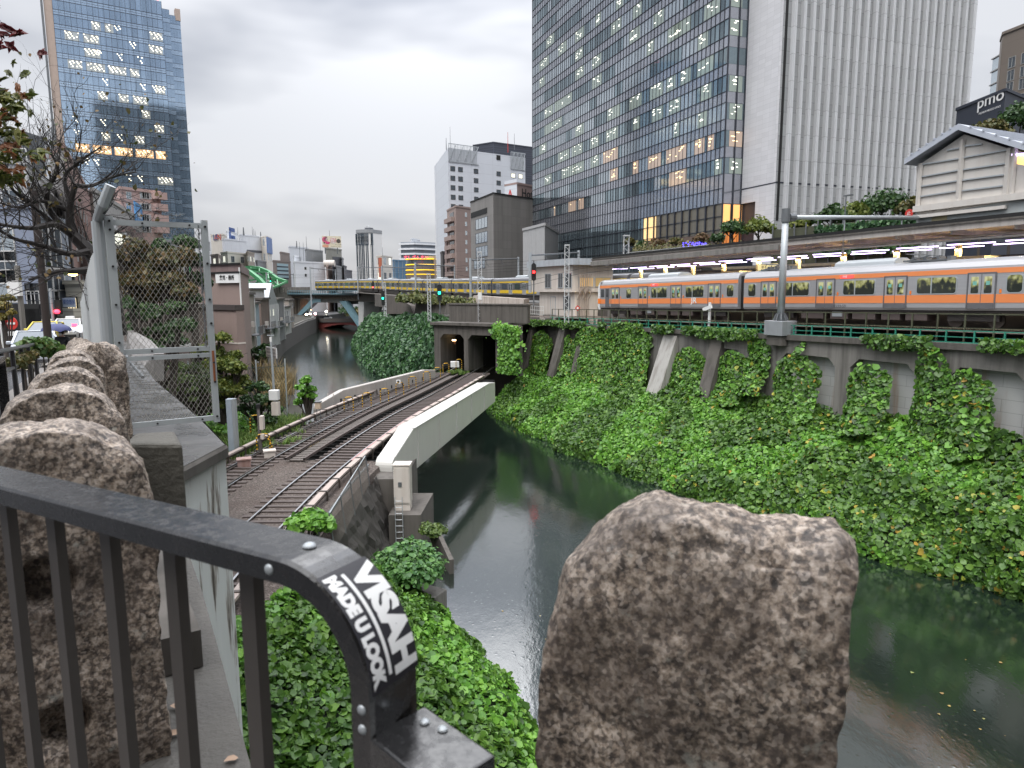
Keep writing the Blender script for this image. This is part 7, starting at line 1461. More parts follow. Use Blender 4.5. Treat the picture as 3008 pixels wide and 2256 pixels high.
La, Ma, Ra = at(-160, 500, 60), at(78, 482, 62), at(232, 655, 108); r, f1, f2 = block('white_stepped_building', 'white building with a roof edge falling to the right behind the bare tree', 'building', La, Ma, Ra, -5, at(78, 484, 62).z, mat('white_side_wall', (.46, .46, .46), .7, streak=.2), UL)
wgrid(f2, [f2.L * k / 8 for k in range(1, 8)], [2, 5, 8], 1.8, 1.2, [G['dark'], G['blind']], fr_w, 1, .3); wgrid(f1, [f1.L - 1.5 - 2 * k for k in range(4)], [2, 5, 8], 1.2, 1.3, [G['dark'], G['blind']], fr_w, 1, .2)
for k in range(3): mb = MB(); mb.box((f2.L * .5, -.4, 3.5 + 3 * k), (f2.L * .9, .8, .18)); f2.obj('ledge', mb, concr)
mb = MB(); z_ = at(78, 482, 62).z
for q in range(12): mb.beam(f1.p0 + f1.d * (f1.L - 6 + q * .55) + V((0, 0, z_)), f1.p0 + f1.d * (f1.L - 6 + q * .55) + V((0, 0, z_ + 1.3)), .05, .05)
mb.beam(f1.p0 + f1.d * (f1.L - 6) + V((0, 0, z_ + 1.3)), f1.p0 + f1.d * f1.L + V((0, 0, z_ + 1.3)), .07, .07); obj('roof_railing', mb, M['white'], r)
obj('tank', MB().box(flat(at(45, 440, 66)) + V((0, 0, z_ + 1.6)), (3.4, 3, 3.6)), M['galv_dark'], r)
antenna('thin antenna on the roof at the upper left', 90, 410, 310, 66, .05)
dR2 = V((-.541, .841, 0)).normalized(); nR2 = V((.841, .541, 0)).normalized()      # along the row of posts, and towards the river
def gz(Y): return -1.35 - .045 * min(Y, 10) - .08 * max(0, Y - 10)
t = NT('granite'); v = t.coord()
n1_ = t.noise(v, 58, 6, .68); vg_ = t.new('ShaderNodeTexVoronoi', i_Scale=150); t.l.new(v, vg_.inputs[0]); n2_ = t.ramp(vg_.outputs['Color'], [(.2, (0, 0, 0)), (.9, (1, 1, 1))]); n3_ = t.noise(v, 7, 4, .55); n4_ = t.noise(v, 2.2, 4)
c = t.ramp(n1_, [(.34, (.016, .014, .013)), (.44, (.12, .092, .074)), (.53, (.34, .27, .21)), (.65, (.64, .55, .47))])
c = t.mix(t.ramp(n2_, [(.62, (0, 0, 0)), (.72, (.6,) * 3)]), c, (.05, .042, .038)); c = t.mix(t.ramp(n2_, [(.0, (.5,) * 3), (.2, (0, 0, 0))]), c, (.60, .52, .45)); c = t.mix(t.ramp(n3_, [(.45, (0, 0, 0)), (.62, (.55,) * 3)]), c, (.075, .056, .045)); c = t.mix(t.ramp(n4_, [(.5, (0, 0, 0)), (.7, (.5,) * 3)]), c, (.03, .026, .022))
c = t.mix(t.ramp(t.noise(v, 21, 5, .7), [(.62, (0, 0, 0)), (.68, (.55,) * 3)]), c, (.36, .36, .32)); t.set(Base_Color=c, Roughness=.55); ad = t.new('ShaderNodeMath', operation='ADD'); t.l.new(n1_, ad.inputs[0]); t.l.new(n2_, ad.inputs[1]); t.bump(ad.outputs[0], .45, .008); M['granite'] = t.m
def stone_post(label, base, w_, th, h, rz_, seed, round_top=True, holes=False, group='rough granite posts of the roadside fence', res=1.0, amp=.02, shoulder=None):
 """tombstone-shaped block: front face normal along local -y; origin at the base"""
 o = thing('stone_post', label, 'stone post', base, group, rz=0)
 c, s_ = math.cos(rz_), math.sin(rz_); ax, ay = V((c, s_, 0)), V((-s_, c, 0)); base = V(base)
 nu, nz, nt = int(34 * res), int(46 * res), int(16 * res)
 def top(u): # height of the top outline for u in -1..1
  if shoulder: return shoulder(u)
  return h - w_ * .5 * (1 - math.sqrt(max(0, 1 - abs(u) ** 2.3))) * .95 if round_top else h - .09 * max(0, abs(u) - .55) ** 2 * 5
 def P(u, wz, y):
  z = top(u) * wz; bul = .012 * math.sin(3 * wz + seed)
  k_ = max(0, (wz - .86) / .14) ** 2; er = 1 - (.34 if not round_top else .12) * k_; z -= (.022 if not round_top else .012) * k_ * (2 * y / th) ** 2
  yy = y * er; p = base + ax * (u * w_ / 2 + bul) + ay * yy + V((0, 0, z)); q = V((u * w_ * 3 + seed * 3.1, y * 3, z * 3))
  d = noise.fractal(q * 2.1, 1.0, 2.0, 3) * amp * 1.5 + noise.fractal(q * 9, 1.0, 2.0, 3) * amp * .4
  nrm = (ax * (u ** 3) * .8 + ay * (y / (th / 2)) * .9 + V((0, 0, .8 if wz > .97 else 0))); return p + nrm * d
 mb = MB(); us = [math.sin(math.pi / 2 * (-1 + 2 * i / nu)) * .5 + .5 * (-1 + 2 * i / nu) for i in range(nu + 1)]
 zs = [1 - (1 - j / nz) ** 1.25 for j in range(nz + 1)]; ys = [th / 2 * (-1 + 2 * k / nt) for k in range(nt + 1)]
 hs = [(-.01, h - .35), (-.0, h - .70)] if holes else []
 def front(u, wz):
  p = P(u, wz, -th / 2); x, z = u * w_ / 2, top(u) * wz
  for hx, hz in hs:
   r = math.hypot((x - hx), (z - hz)); k = max(0, min(1, (.062 - r) / .016))
   if k > 0: p = p + ay * (.07 * k)
  return p
 mb.grid([[front(u, wz) for u in us] for wz in zs]); mb.grid([[P(u, wz, th / 2) for u in us] for wz in zs])
 for e_ in (-1, 1): mb.grid([[P(e_, wz, y) for y in ys] for wz in zs])
 mb.grid([[P(u, 1, y) for u in us] for y in ys])
 me = mb.mesh('stone', M['granite'], wloc(o), True); import bmesh as bm_
 b = bm_.new(); b.from_mesh(me); bm_.ops.remove_doubles(b, verts=b.verts, dist=.0015); bm_.ops.recalc_face_normals(b, faces=b.faces); b.to_mesh(me); b.free(); me.polygons.foreach_set('use_smooth', [True] * len(me.polygons))
 link('stone', me, o); return o
yaw = math.atan2(dR2.y, dR2.x) - math.pi / 2                                # local y along the row
face = at(1505, 1500, .93);
sh1 = lambda u: 1.10 - .008 * math.exp(-((u - .42) / .2) ** 2) - .022 * max(0, u - .1) - (.15 * max(0, (-u - .28) / .72) ** 1.7) - .03 * max(0, (u - .86) / .14) ** 2
stone_post('large blurred granite post filling the lower right foreground', V((.292, 1.035, -1.428)), .435, .22, 1.10, -.36, 3, False, shoulder=sh1, res=2.6, amp=.009)
rowp = [(1.62, .43, 'second nearest granite post, with two drilled holes, behind the black railing', True), (2.42, .38, 'third rounded granite post of the row, dark top in front of the concrete block', False), (3.2, .31, 'fourth rounded granite post of the row, half hidden by the third', False), (3.95, .29, 'fifth rounded granite post of the row', False), (4.7, .28, 'sixth rounded granite post, just before the wide tan one', False)]
def row(d, off): # d metres of depth ahead; off metres towards the river from the photographer
 p = dR2 * (d / dR2.y); return V((p.x, p.y, 0)) + nR2 * off
FACE_OFF = .14
for i, (d, w_, lb, hl) in enumerate(rowp):
 ztop_ = -.25 - .034 * d; p = row(d, FACE_OFF - w_ / 2); h = 1.1 if i else 1.16
 stone_post(lb, V((p.x, p.y, ztop_ - h)), w_, .25, h, yaw, 10 + i * 2.3, True, hl, res=2.0 if i == 0 else 1.5, amp=.011)
p = row(5.45, .16); stone_post('wide tan granite end post touching the grey metal wall', V((p.x, p.y, -.42 - 1.2)), .40, .42, 1.2, yaw, 31, True, False, res=1.5, amp=.02)
for k, d in enumerate((6.6, 7.5, 8.4)):
 p = row(d, .10); stone_post(['small granite post first beyond the wide tan one', 'small granite post second beyond the wide tan one', 'farthest small granite post of the row'][k], V((p.x, p.y, -.29 - .036 * d - 1.1)), .26, .3, 1.1, yaw, 41 + k * 3, True, False, amp=.02)
RA_, RB2_ = V((-.95, 1.215, 0)), V((-.268, .80, 0)); dr = (RB2_ - RA_).normalized(); nr_ = V((-dr.y, dr.x, 0))    # nr_ away from the photographer
zA, zB = -.328, -.307
rg = thing('black_railing', 'black flat-bar railing with a sticker on its curved corner', 'railing', (RA_ + RB2_) / 2 + V((0, 0, -1.35)))
bwid, bth = .078, .031
path = []; A0_ = RA_ - dr * .5 + V((0, 0, zA - .012)); path.append(A0_); Rc = .135
E_ = RB2_ + dr * .025; path += [RA_ + V((0, 0, zA)), E_ + V((0, 0, zB))]
for k in range(1, 19):
 a = math.pi / 2 * k / 18; path.append(E_ + dr * (Rc * math.sin(a)) + V((0, 0, zB - Rc * (1 - math.cos(a)))))
endp = path[-1]; path += [V((endp.x, endp.y, zB - Rc - .05)), V((endp.x, endp.y, zB - Rc - .75))]
def bar_sweep(mb, path, w_, th, side):
 rows = []
 for i, p in enumerate(path):
  t_ = (path[min(i + 1, len(path) - 1)] - path[max(i - 1, 0)]).normalized(); o_ = side.cross(t_).normalized()
  if o_.dot(V((0, 0, 1)) + dr * .8) < 0: o_ = -o_
  ch = .004; rows.append([p + side * a + o_ * b for a, b in ((-w_ / 2, -th), (-w_ / 2, -ch), (-w_ / 2 + ch, 0), (w_ / 2 - ch, 0), (w_ / 2, -ch), (w_ / 2, -th), (-w_ / 2, -th))])
 mb.grid(rows)
mb = MB(); bar_sweep(mb, path, bwid, bth, nr_);
wet = NT('wet_black_paint'); v = wet.coord(); f = wet.noise(v, 55, 5, .7); wet.set(Base_Color=wet.mix(wet.ramp(wet.noise(v, 46, 6, .75), [(.68, (0, 0, 0)), (.72, (.7,) * 3)]), wet.ramp(wet.noise(v, 14, 5), [(.35, (.003, .003, .003)), (.7, (.012, .011, .012))]), (.07, .045, .032)), Roughness=wet.ramp(f, [(.42, (.13,) * 3), (.68, (.42,) * 3)]), IOR=1.6); wet.bump(f, .12, .003); wet.b.inputs['Specular IOR Level'].default_value = .7
o = obj('top_bar', mb, wet.m, rg)
mb = MB()
for k in range(-4, 9):
 d = .08 + k * .165
 if k < -3: continue
 q = RB2_ - dr * d; ztop_ = zB + (zA - zB) * d / (RB2_ - RA_).length - bth + .002
 obj('baluster', MB().box((q.x + nr_.x * 0, q.y, ztop_ - .42), (.028, .016, .84), math.atan2(dr.y, dr.x)), mat('baluster_paint', (.075, .066, .06), .45, .2, var=.2) if 'baluster_paint' not in bpy.data.materials else bpy.data.materials['baluster_paint'], rg) if k >= 0 else None
obj('bottom_bar', MB().beam(RA_ - dr * .4 + V((0, 0, -1.16)), E_ + V((0, 0, -1.15)), .05, .03), M['black_metal'], rg)
stub0 = V((endp.x, endp.y, zB - Rc - .078)); sd = (dr * .9 - nr_ * .32).normalized()
sp_ = [stub0 + dr * .0 - nr_ * .0, stub0 + dr * .118 - nr_ * .03]
obj('side_stub', MB().beam(sp_[0], sp_[1], .078, .075), wet.m, rg, bevel=.003)
def bolt(p, n, r=.0085):
 mb = MB(); x = n.orthogonal().normalized(); y = n.cross(x); rows = []
 for k in range(5):
  a = math.pi / 2 * k / 4; rows.append([p + n * (r * .55 * math.sin(a)) + (x * math.cos(b_ * math.pi / 6) + y * math.sin(b_ * math.pi / 6)) * (r * math.cos(a) + 1e-5) for b_ in range(13)])
 mb.grid(rows); obj('bolt', mb, M['galv'], rg, smooth=True)
bolt(E_ - dr * .0 + V((0, 0, zB + .001)) + nr_ * .005, V((0, 0, 1))); bolt(E_ - dr * .02 - nr_ * (bwid / 2) + V((0, 0, zB - bth * .55)), -nr_, .007)
for dz in (-.012, -.035): bolt(endp - nr_ * (bwid / 2) - dr * (bth * .5) + V((0, 0, dz)), -nr_, .006)
for q in (.03, .055): bolt(stub0 + dr * q + V((0, 0, .0385)) + nr_ * .012, V((0, 0, 1)), .006)
def bend(s, w_, lift):
 """s metres of arc from the start of the bend, w_ across (towards the river), lift above the metal"""
 a = s / Rc; R_ = Rc + lift
 return E_ + dr * (R_ * math.sin(a)) + V((0, 0, zB - Rc + R_ * math.cos(a))) + nr_ * w_
sk = thing('sticker', 'black sticker with white capital letters on the curved railing corner', 'sticker', bend(.1, 0, 0))
mb = MB(); S_0, S_1 = .058, .205; mb.grid([[bend(S_0 + (S_1 - S_0) * i / 24, w_, .0007) for i in range(25)] for w_ in (-.0385, .0385)]); obj('film', mb, mat('sticker_black', (.010, .009, .014), .4), sk)
def bent_text(txt, size, w_off, s0, s1, bold):
 me = text_mesh(txt, size, M['white'], 0, 'LEFT', bold); n = len(me.vertices); co = np.zeros(n * 3); me.vertices.foreach_get('co', co); co = co.reshape(-1, 3)
 import bmesh as bm_
 b = bm_.new(); b.from_mesh(me); bm_.ops.triangulate(b, faces=b.faces); bm_.ops.subdivide_edges(b, edges=[e_ for e_ in b.edges if e_.calc_length() > size * .25], cuts=3, use_grid_fill=False); bm_.ops.triangulate(b, faces=b.faces); b.to_mesh(me); b.free()
 n = len(me.vertices); co = np.zeros(n * 3); me.vertices.foreach_get('co', co); co = co.reshape(-1, 3); x0, x1 = co[:, 0].min(), co[:, 0].max(); y0, y1 = co[:, 1].min(), co[:, 1].max()
 off = wloc(sk)
 for i, v_ in enumerate(me.vertices):
  s = s0 + (s1 - s0) * (co[i, 0] - x0) / (x1 - x0); w_ = w_off[0] + (w_off[1] - w_off[0]) * (co[i, 1] - y0) / (y1 - y0); v_.co = bend(s, w_, .0014) - off
 link('lettering', me, sk)
bent_text('VISAH', .03, (-.001, .0375), .064, .198, .0018); bent_text('MADE U LOOK', .015, (-.0355, -.0155), .064, .2, .0012)
mb = MB(); mb.grid([[bend(.068 + .125 * i / 20, w_, .0014) for i in range(21)] for w_ in (-.0105, -.0055)]); obj('lettering_line', mb, M['white'], sk)
for k, (d, lb) in enumerate(((2.75, 'black railing panel end beside the third stone post'), (3.75, 'black railing panel end beside the fourth stone post'), (4.65, 'far black railing panel end beside the sixth stone post'))):
 o = thing('railing_panel', lb, 'railing', row(d, -.42) + V((0, 0, gz(d))), 'black railing panels on the road side of the posts'); zt_ = -.255 - .036 * d; a = row(d, -.42); b_ = row(d - .75, -.42)
 pp_ = [b_ + V((0, 0, zt_ + .03)), a + V((0, 0, zt_))] + [a + dR2 * (.07 * math.sin(q)) + V((0, 0, zt_ - .07 * (1 - math.cos(q)))) for q in (.4, .8, 1.2, 1.57)] + [a + dR2 * .07 + V((0, 0, zt_ - .8))]
 mb = MB(); rows = []
 for i, p in enumerate(pp_):
  t_ = (pp_[min(i + 1, len(pp_) - 1)] - pp_[max(i - 1, 0)]).normalized(); o_ = nR2.cross(t_).normalized(); o_ = o_ if o_.dot(V((0, 0, 1)) + dR2 * .8) > 0 else -o_
  rows.append([p + nR2 * q + o_ * w_ for q, w_ in ((-.055, -.035), (-.055, 0), (.055, 0), (.055, -.035), (-.055, -.035))])
 mb.grid(rows); obj('top_bar', mb, wet.m, o)
 for q in range(5): c_ = a.lerp(b_, .12 + .2 * q); obj('baluster', MB().box(c_ + V((0, 0, zt_ - .45)), (.025, .025, .84), yaw), M['galv_dark'], o)
led = mat('ledge_concrete', (.085, .08, .072), .7, var=.35, scale=5, streak=.3, dirt=(.05, .05, .04), bump=.5, bscale=50)
lo = thing('concrete_ledge', 'mossy concrete ledge running below the stone posts, dead leaves on it', 'ledge', row(2, .3) + V((0, 0, -1.6)))
mb = MB(); E = [onz(760, 2330, -1.16), onz(700, 2120, -1.16), onz(640, 1900, -1.165), onz(595, 1740, -1.17), onz(545, 1600, -1.18)]
inn = [row(p.y * .95, -.35) for p in E]; rows = [[V((p.x, p.y, -1.16 - .002 * i)) for i, p in enumerate(inn)], [p for p in E], [p + V((.02, -.0, -.9)) for p in E]]
mb.grid(rows); obj('top', mb, led, lo)
st_b = obj('step', MB().prism([row(1.85, .16) + V((0, 0, -1.16)), row(1.85, .27) + V((0, 0, -1.16)), row(3.1, .27) + V((0, 0, -1.2)), row(3.1, .16) + V((0, 0, -1.2))], (0, 0, .12)), M['concrete_dark'], lo)
for i, (px, py, lb) in enumerate(((512, 1740, 'pale curled dead leaf high on the ledge'), (515, 2075, 'largest pinkish dead leaf on the ledge'), (680, 2230, 'small tan leaf near the outer edge of the ledge'), (510, 2155, 'thin yellowish leaf below the largest one'), (530, 2028, 'narrow tan leaf above the largest one'))):
 c_ = onz(px, py, -1.152); leaves('dead_leaf', np.array([tuple(c_)]), (0, 0, 1), .05 if i == 1 else .032, leafmat('dead_leaf_' + 'abcde'[i], [(.34, .24, .17), (.30, .20, .13)], .6, 0), None, tilt=.08, wide=.7, droop=0, label=lb, category='leaf', group='dead leaves on the ledge') if False else None
 r_ = thing('dead_leaf', lb, 'leaf', c_, 'dead leaves on the ledge'); leaves('blade', np.array([tuple(c_)]), (0, 0, 1), .055 if i == 1 else .034, bpy.data.materials.get('dead_leaf') or leafmat('dead_leaf', [(.40, .27, .19), (.30, .20, .13)], .6, 0), r_, tilt=.08, wide=.7, droop=0)
bk = thing('concrete_block', 'dark stained concrete block behind the third stone post', 'concrete block', at(440, 1400, 3.6)); pts = [onz(355, 1300, -.79), onz(505, 1282, -.79), onz(527, 1420, -.79) if False else onz(525, 1290, -.79)]
a, b_, c_ = onz(362, 1303, -.80), onz(478, 1300, -.80), onz(468, 1276, -.80); d_ = onz(395, 1272, -.80); t_ = [a, V((a.x + .32, a.y - .02, a.z)), V((c_.x + .04, c_.y + .1, a.z)), d_]
obj('block', MB().prism([V((p.x, p.y, -2.4)) for p in t_], (0, 0, 1.6)), mat('stained_block', (.085, .08, .068), .75, var=.5, scale=3, streak=.6, dirt=(.03, .03, .02), bump=.6, bscale=30), bk, bevel=.02)
def wz(p): return -1.5 - .052 * (p.y - 6.5) if p.y > 6.5 else -1.5
def onwalk(px, py):
 z = -1.5
 for _ in range(25): p = onz(px, py, z); z = wz(p)
 return V((p.x, p.y, z))
wk_r = [onwalk(*q) for q in ((660, 1306), (594, 1238), (520, 1172), (457, 1120), (415, 1062), (393, 1020), (378, 985))]
wk_l = [row(p.y * .94, .28) for p in wk_r]; wk_l = [V((p.x, p.y, wz(p))) for p in wk_l]
A_n = V((wk_r[0].x - .03, 4.3, -1.5)); wk_r = [A_n] + wk_r; wk_l = [V((row(3.9, .28).x, 3.9, -1.5))] + wk_l
wkm = NT('wet_walkway'); v = wkm.coord(); br = wkm.new('ShaderNodeTexBrick', i_Scale=1, i_Mortar_Size=.006, i_Brick_Width=9, i_Row_Height=.75); mp_ = wkm.new('ShaderNodeMapping'); wkm.l.new(v, mp_.inputs[0]); mp_.inputs['Rotation'].default_value = (0, 0, -yaw); wkm.l.new(mp_.outputs[0], br.inputs[0])
for k, q in (('Color1', .095), ('Color2', .085), ('Mortar', .04)): br.inputs[k].default_value = (q, q * .98, q * .97, 1)
wkm.set(Base_Color=wkm.mix(wkm.ramp(wkm.noise(v, 1.1, 5), [(.4, (0, 0, 0)), (.7, (.7,) * 3)]), br.outputs[0], (.06, .058, .055)), Roughness=wkm.ramp(wkm.noise(v, 2, 4), [(.4, (.22,) * 3), (.7, (.6,) * 3)])); wkm.bump(wkm.noise(v, 70, 5), .25, .01)
wa = thing('sloping_walkway', 'wet grey concrete walkway sloping down behind the mesh gate', 'walkway', wk_r[1])
mb = MB(); mb.grid([wk_l, wk_r]); obj('surface', mb, wkm.m, wa)
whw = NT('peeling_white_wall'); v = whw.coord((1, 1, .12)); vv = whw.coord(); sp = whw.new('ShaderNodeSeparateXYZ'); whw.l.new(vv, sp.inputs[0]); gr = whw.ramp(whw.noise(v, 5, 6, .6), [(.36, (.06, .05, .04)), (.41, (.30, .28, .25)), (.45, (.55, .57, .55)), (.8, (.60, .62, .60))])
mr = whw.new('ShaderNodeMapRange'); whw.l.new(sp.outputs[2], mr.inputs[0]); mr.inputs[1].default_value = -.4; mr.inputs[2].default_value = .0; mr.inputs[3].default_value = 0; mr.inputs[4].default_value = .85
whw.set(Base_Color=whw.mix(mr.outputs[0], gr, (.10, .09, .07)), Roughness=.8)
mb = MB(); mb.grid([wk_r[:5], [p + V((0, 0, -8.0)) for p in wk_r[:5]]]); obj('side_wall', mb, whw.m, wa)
mb = MB(); mb.grid([[p + V((.015, 0, .0)) for p in wk_r[:5]], [p + V((.035, 0, -.03)) for p in wk_r[:5]], [p + V((.03, 0, -.12)) for p in wk_r[:5]]]); obj('edge', mb, M['concrete_dark'], wa)
mw = thing('metal_wall', 'tall light grey corrugated metal wall along the walkway', 'metal wall', row(9, .3) + V((0, 0, -2)))
pan = mat('painted_steel_sheet', (.50, .52, .525), .42, .1, var=.05); d0, d1 = 6.35, 17.5
top_pts = [(6.35, .50), (6.9, .52), (7.6, .42), (8.6, .40), (10, .30), (11.5, .18), (13, .06), (14.5, -.08), (16, -.2), (17.5, -.3)]
k = 0; rows_t, rows_b = [], []; x = d0
while x < d1:
 for q in (0, .0, .12, .12): pass
 for dd, oo in ((0, .0), (.05, .045), (.14, .045), (.19, .0)):
  D = x + dd; p = row(D, .30 + oo); rows_b.append(V((p.x, p.y, gz(D) - .5))); rows_t.append(V((p.x, p.y, lerpt(D, top_pts))))
 x += .26
mb = MB(); mb.grid([rows_b, rows_t]); obj('sheet', mb, pan, mw)
bt = MB().lathe((0, 0, 0), [(.016, 0), (.012, .012)], 6).mesh('bolt_head', M['black'])
n_ = 0
for fr_ in (.08, .2, .45, .8):
 x = d0 + .1
 while x < d1 and n_ < 98:
  p = row(x, .352); zb_, zt_ = gz(x) + .3, lerpt(x, top_pts); o = link('bolt_head', bt, mw); o.location = V((p.x, p.y, zb_ + (zt_ - zb_) * fr_)) - V(mw.location); n_ += 1; x += .52
po = row(6.3, .30); obj('end_post', MB().tube([V((po.x, po.y, -1.6)), V((po.x, po.y, .62))], .055, 12), M['galv'], mw)
arm_top = at(325, 545, 6.25); obj('arm', MB().tube([V((po.x, po.y, .55)), V((po.x + .005, po.y, .64)), at(303, 600, 6.25), arm_top], .045, 10), M['galv'], mw)
GL, GR_ = at(344, 950, 6.45), at(618, 950, 6.95); e_ = flat(GR_ - GL); gw = e_.length; e_.normalize(); gn = V((-e_.y, e_.x, 0))
zt0, zb0 = at(335, 643, 6.45).z, at(380, 1258, 6.45).z; zt1, zb1 = at(590, 655, 6.95).z, at(635, 1232, 6.95).z
mg = thing('mesh_gate', 'grey framed wire mesh gate standing across the sloping walkway', 'gate', flat(GL) + V((0, 0, zb0)))
gp = mat('gate_frame_paint', (.40, .43, .44), .5, .25, var=.12, streak=.25, dirt=(.22, .2, .18))
def gpnt(x, f, back=0): z = (zb0 + (zt0 - zb0) * f) * (1 - x) + (zb1 + (zt1 - zb1) * f) * x; return flat(GL) + e_ * (gw * x) + gn * back + V((0, 0, z))
for x in (0, 1): obj('upright', MB().beam(gpnt(x, -.012), gpnt(x, 1.012), .07 if x == 0 else .055, .055, up=gn), gp, mg)
for f, h_ in ((.985, .05), (.372, .048), (.338, .042), (.01, .05)): obj('rail', MB().beam(gpnt(.015, f, .004), gpnt(.985, f, .004), .035, h_), gp, mg)
wz_m = mat('gate_wire', (.42, .40, .36), .45, .5, var=.3, scale=4)
mb = MB();
mesh_panel(mb, gpnt(0, .02, .03), e_, V((0, 0, 1)), gw, (zt0 - zb0) * .33, .046, .0016); obj('wire_mesh', mb, wz_m, mg)
mb = MB(); mesh_panel(mb, gpnt(0, .375, .03), e_, V((0, 0, 1)), gw, (zt0 - zb0) * .61, .046, .0016); obj('wire_mesh', mb, wz_m, mg)
for x, fs_ in ((.0, (.03, .12, .3, .36, .42, .6, .78, .95, .99)), (1, (.02, .2, .3, .5, .62, .8, .98))):
 for f in fs_: mb = MB(); mb.tube([gpnt(x, f, -.028), gpnt(x, f, -.045)], .011, 6); obj('bolt', mb, M['black'], mg)
for x in (.33, .83):
 for f in (.985, .372, .338, .01): mb = MB(); mb.tube([gpnt(x, f, -.02), gpnt(x, f, -.03)], .010, 6); obj('bolt', mb, M['black'], mg)
mb = MB(); mb.tube([gpnt(1, .36, -.03), gpnt(1, .3, -.034), gpnt(1, .2, -.03)], .012, 6); obj('rust_streak', mb, M['rust'], mg)
def barbed(label, pts, n):
 o = thing('barbed_wire', label, 'barbed wire', pts[0], 'barbed wires from the post arm to the gate'); P_ = spline(pts, 8)
 obj('wire', MB().tube(P_, .0022, 5), M['galv_dark'], o); mb = MB()
 for k in range(n):
  p = P_[int((len(P_) - 1) * k / n)];
  for _ in range(2): q = V(tuple(rng.normal(0, 1, 3))).normalized() * .018; mb.tube([p - q, p + q], .0018, 4)
 obj('barbs', mb, M['galv_dark'], o)
g_end = gpnt(.82, 1.02)
barbed('highest barbed wire running down from the arm tip', [at(338, 560, 6.3), at(420, 590, 6.5), at(500, 630, 6.7), g_end + V((-.02, 0, .04))], 10)
barbed('middle barbed wire between arm and gate', [at(325, 575, 6.3), at(390, 598, 6.5), at(480, 632, 6.7), g_end + V((-.04, 0, .03))], 10)
barbed('lowest sagging barbed wire above the gate top', [at(310, 600, 6.3), at(360, 618, 6.4), at(440, 640, 6.6), g_end + V((0, 0, .0))], 9)
bw_c = thing('wire_coil', 'bundle of barbed wire wound beside the post arm', 'barbed wire', at(322, 600, 6.3)); mb = MB()
for k in range(9): a, b_ = at(306 + rng.uniform(-5, 5), 628, 6.3), at(338 + rng.uniform(-8, 10), 560 + rng.uniform(-5, 12), 6.3); m_ = a.lerp(b_, .5) + V((rng.normal(0, .015), 0, rng.normal(0, .015))); mb.tube(spline([a, m_, b_], 4), .0022, 4)
for _ in range(60): q = at(306, 628, 6.3).lerp(at(336, 562, 6.3), rng.random()); u_ = V(tuple(rng.normal(0, 1, 3))).normalized() * .02; mb.tube([q - u_, q + u_], .002, 4)
obj('bundle', mb, M['galv_dark'], bw_c)
ch = thing('chain', 'dark chain hanging down inside the right gate upright', 'chain', gpnt(.93, .98)); mb = MB()
for k in range(34): p = gpnt(.93 + .003 * math.sin(k), .98 - .018 * k, -.01); mb.box(p, (.008 if k % 2 else .016, .012, .03))
obj('links', mb, M['galv_dark'], ch)
block('unseen_shade_block', 'unseen dark block added behind the photographer to shade the foreground', 'building', (30, -7, 0), (-34, -7, 0), (-34, -20, 0), -1.6, 12, mat('shade_block_wall', (.10, .095, .09), .8, var=.3))  # unseen block added behind the camera to shade near faces and darken reflections
def rg_(d, off, dz=0.0): p = row(d, off); return V((p.x, p.y, gz(p.y) + dz))
ds = [.6, 1.5, 3, 5, 8, 10, 14, 20, 30, 45, 62]
mb = MB(); mb.grid([[rg_(d, o, .12) for d in ds] for o in (-.14, -1.05)]); mb.grid([[rg_(d, -1.05, z) for d in ds] for z in (.12, -.05)])
obj('pavement', mb, M['pavement'], kind='structure', label='wet grey pavement beside the railing')
mb = MB(); mb.grid([[rg_(d, o, 0) for d in ds] for o in (-1.0, -22)]); obj('road', mb, mat('wet_road', (.05, .05, .054), .25, var=.3, bump=.15, bscale=30), kind='structure', label='wet dark road sloping down')
mb = MB(); mb.grid([[V((p.x, p.y, p.z - .1)) for p in [rg_(d, o, 0) for d in (62, 90)]] for o in (6, -60)]); obj('street_end', mb, M['asphalt'], kind='structure', label='street at the foot of the slope')
gr = thing('guard_rail', 'dark low guard rail along the kerb in front of the silver car', 'guard rail', rg_(9, -.92)); a, b_ = at(-40, 1040, 8.5), at(100, 1012, 14.5); za, zb_ = a.z, b_.z
obj('top_rail', MB().tube([a, b_], .035, 8), M['black_metal'], gr); obj('lower_rail', MB().tube([a + V((0, 0, -.3)), b_ + V((0, 0, -.3))], .025, 8), M['black_metal'], gr)
for k in range(6): c_ = a.lerp(b_, k / 5); obj('post', MB().cyl(c_ + V((0, 0, -.9)), c_, .035, 8), M['black_metal'], gr)
hg = leafmat('hedge_leaf', [(.03, .07, .018), (.05, .12, .025), (.09, .17, .035), (.13, .11, .04)], .5)
def hedge(label, blobs, n, ls, m):
 c0 = at(blobs[0][0], blobs[0][1], blobs[0][2]); o = thing('hedge', label, 'hedge', V((c0.x, c0.y, gz(c0.y))), 'bushes at the kerb'); P, N = [], []; mb = MB()
 for i, (x, y, Y, r) in enumerate(blobs):
  c = at(x, y, Y); p, q = crown_points(c, r, n // len(blobs), 8, .8, int(x + y)); P.append(p); N.append(q); mb.tube([V((c.x, c.y, gz(c.y))), c], [.03, .012], 5)
 obj('stem', mb, bark, o); leaves('leaves', np.concatenate(P), np.concatenate(N), ls, m, o, tilt=.6, wide=1)
hedge('trimmed green hedge at the kerb in front of the walker', [(105, 1022, 15.5, .42), (125, 1020, 16.5, .42), (140, 1030, 15.5, .4), (155, 1038, 15, .35), (90, 1030, 14.5, .35)], 5200, .085, hg)
hedge('reddish and green weeds at the foot of the guard rail', [(70, 1062, 12, .22), (80, 1050, 12.5, .25), (45, 1075, 11.5, .2)], 1500, .07, lf_o)
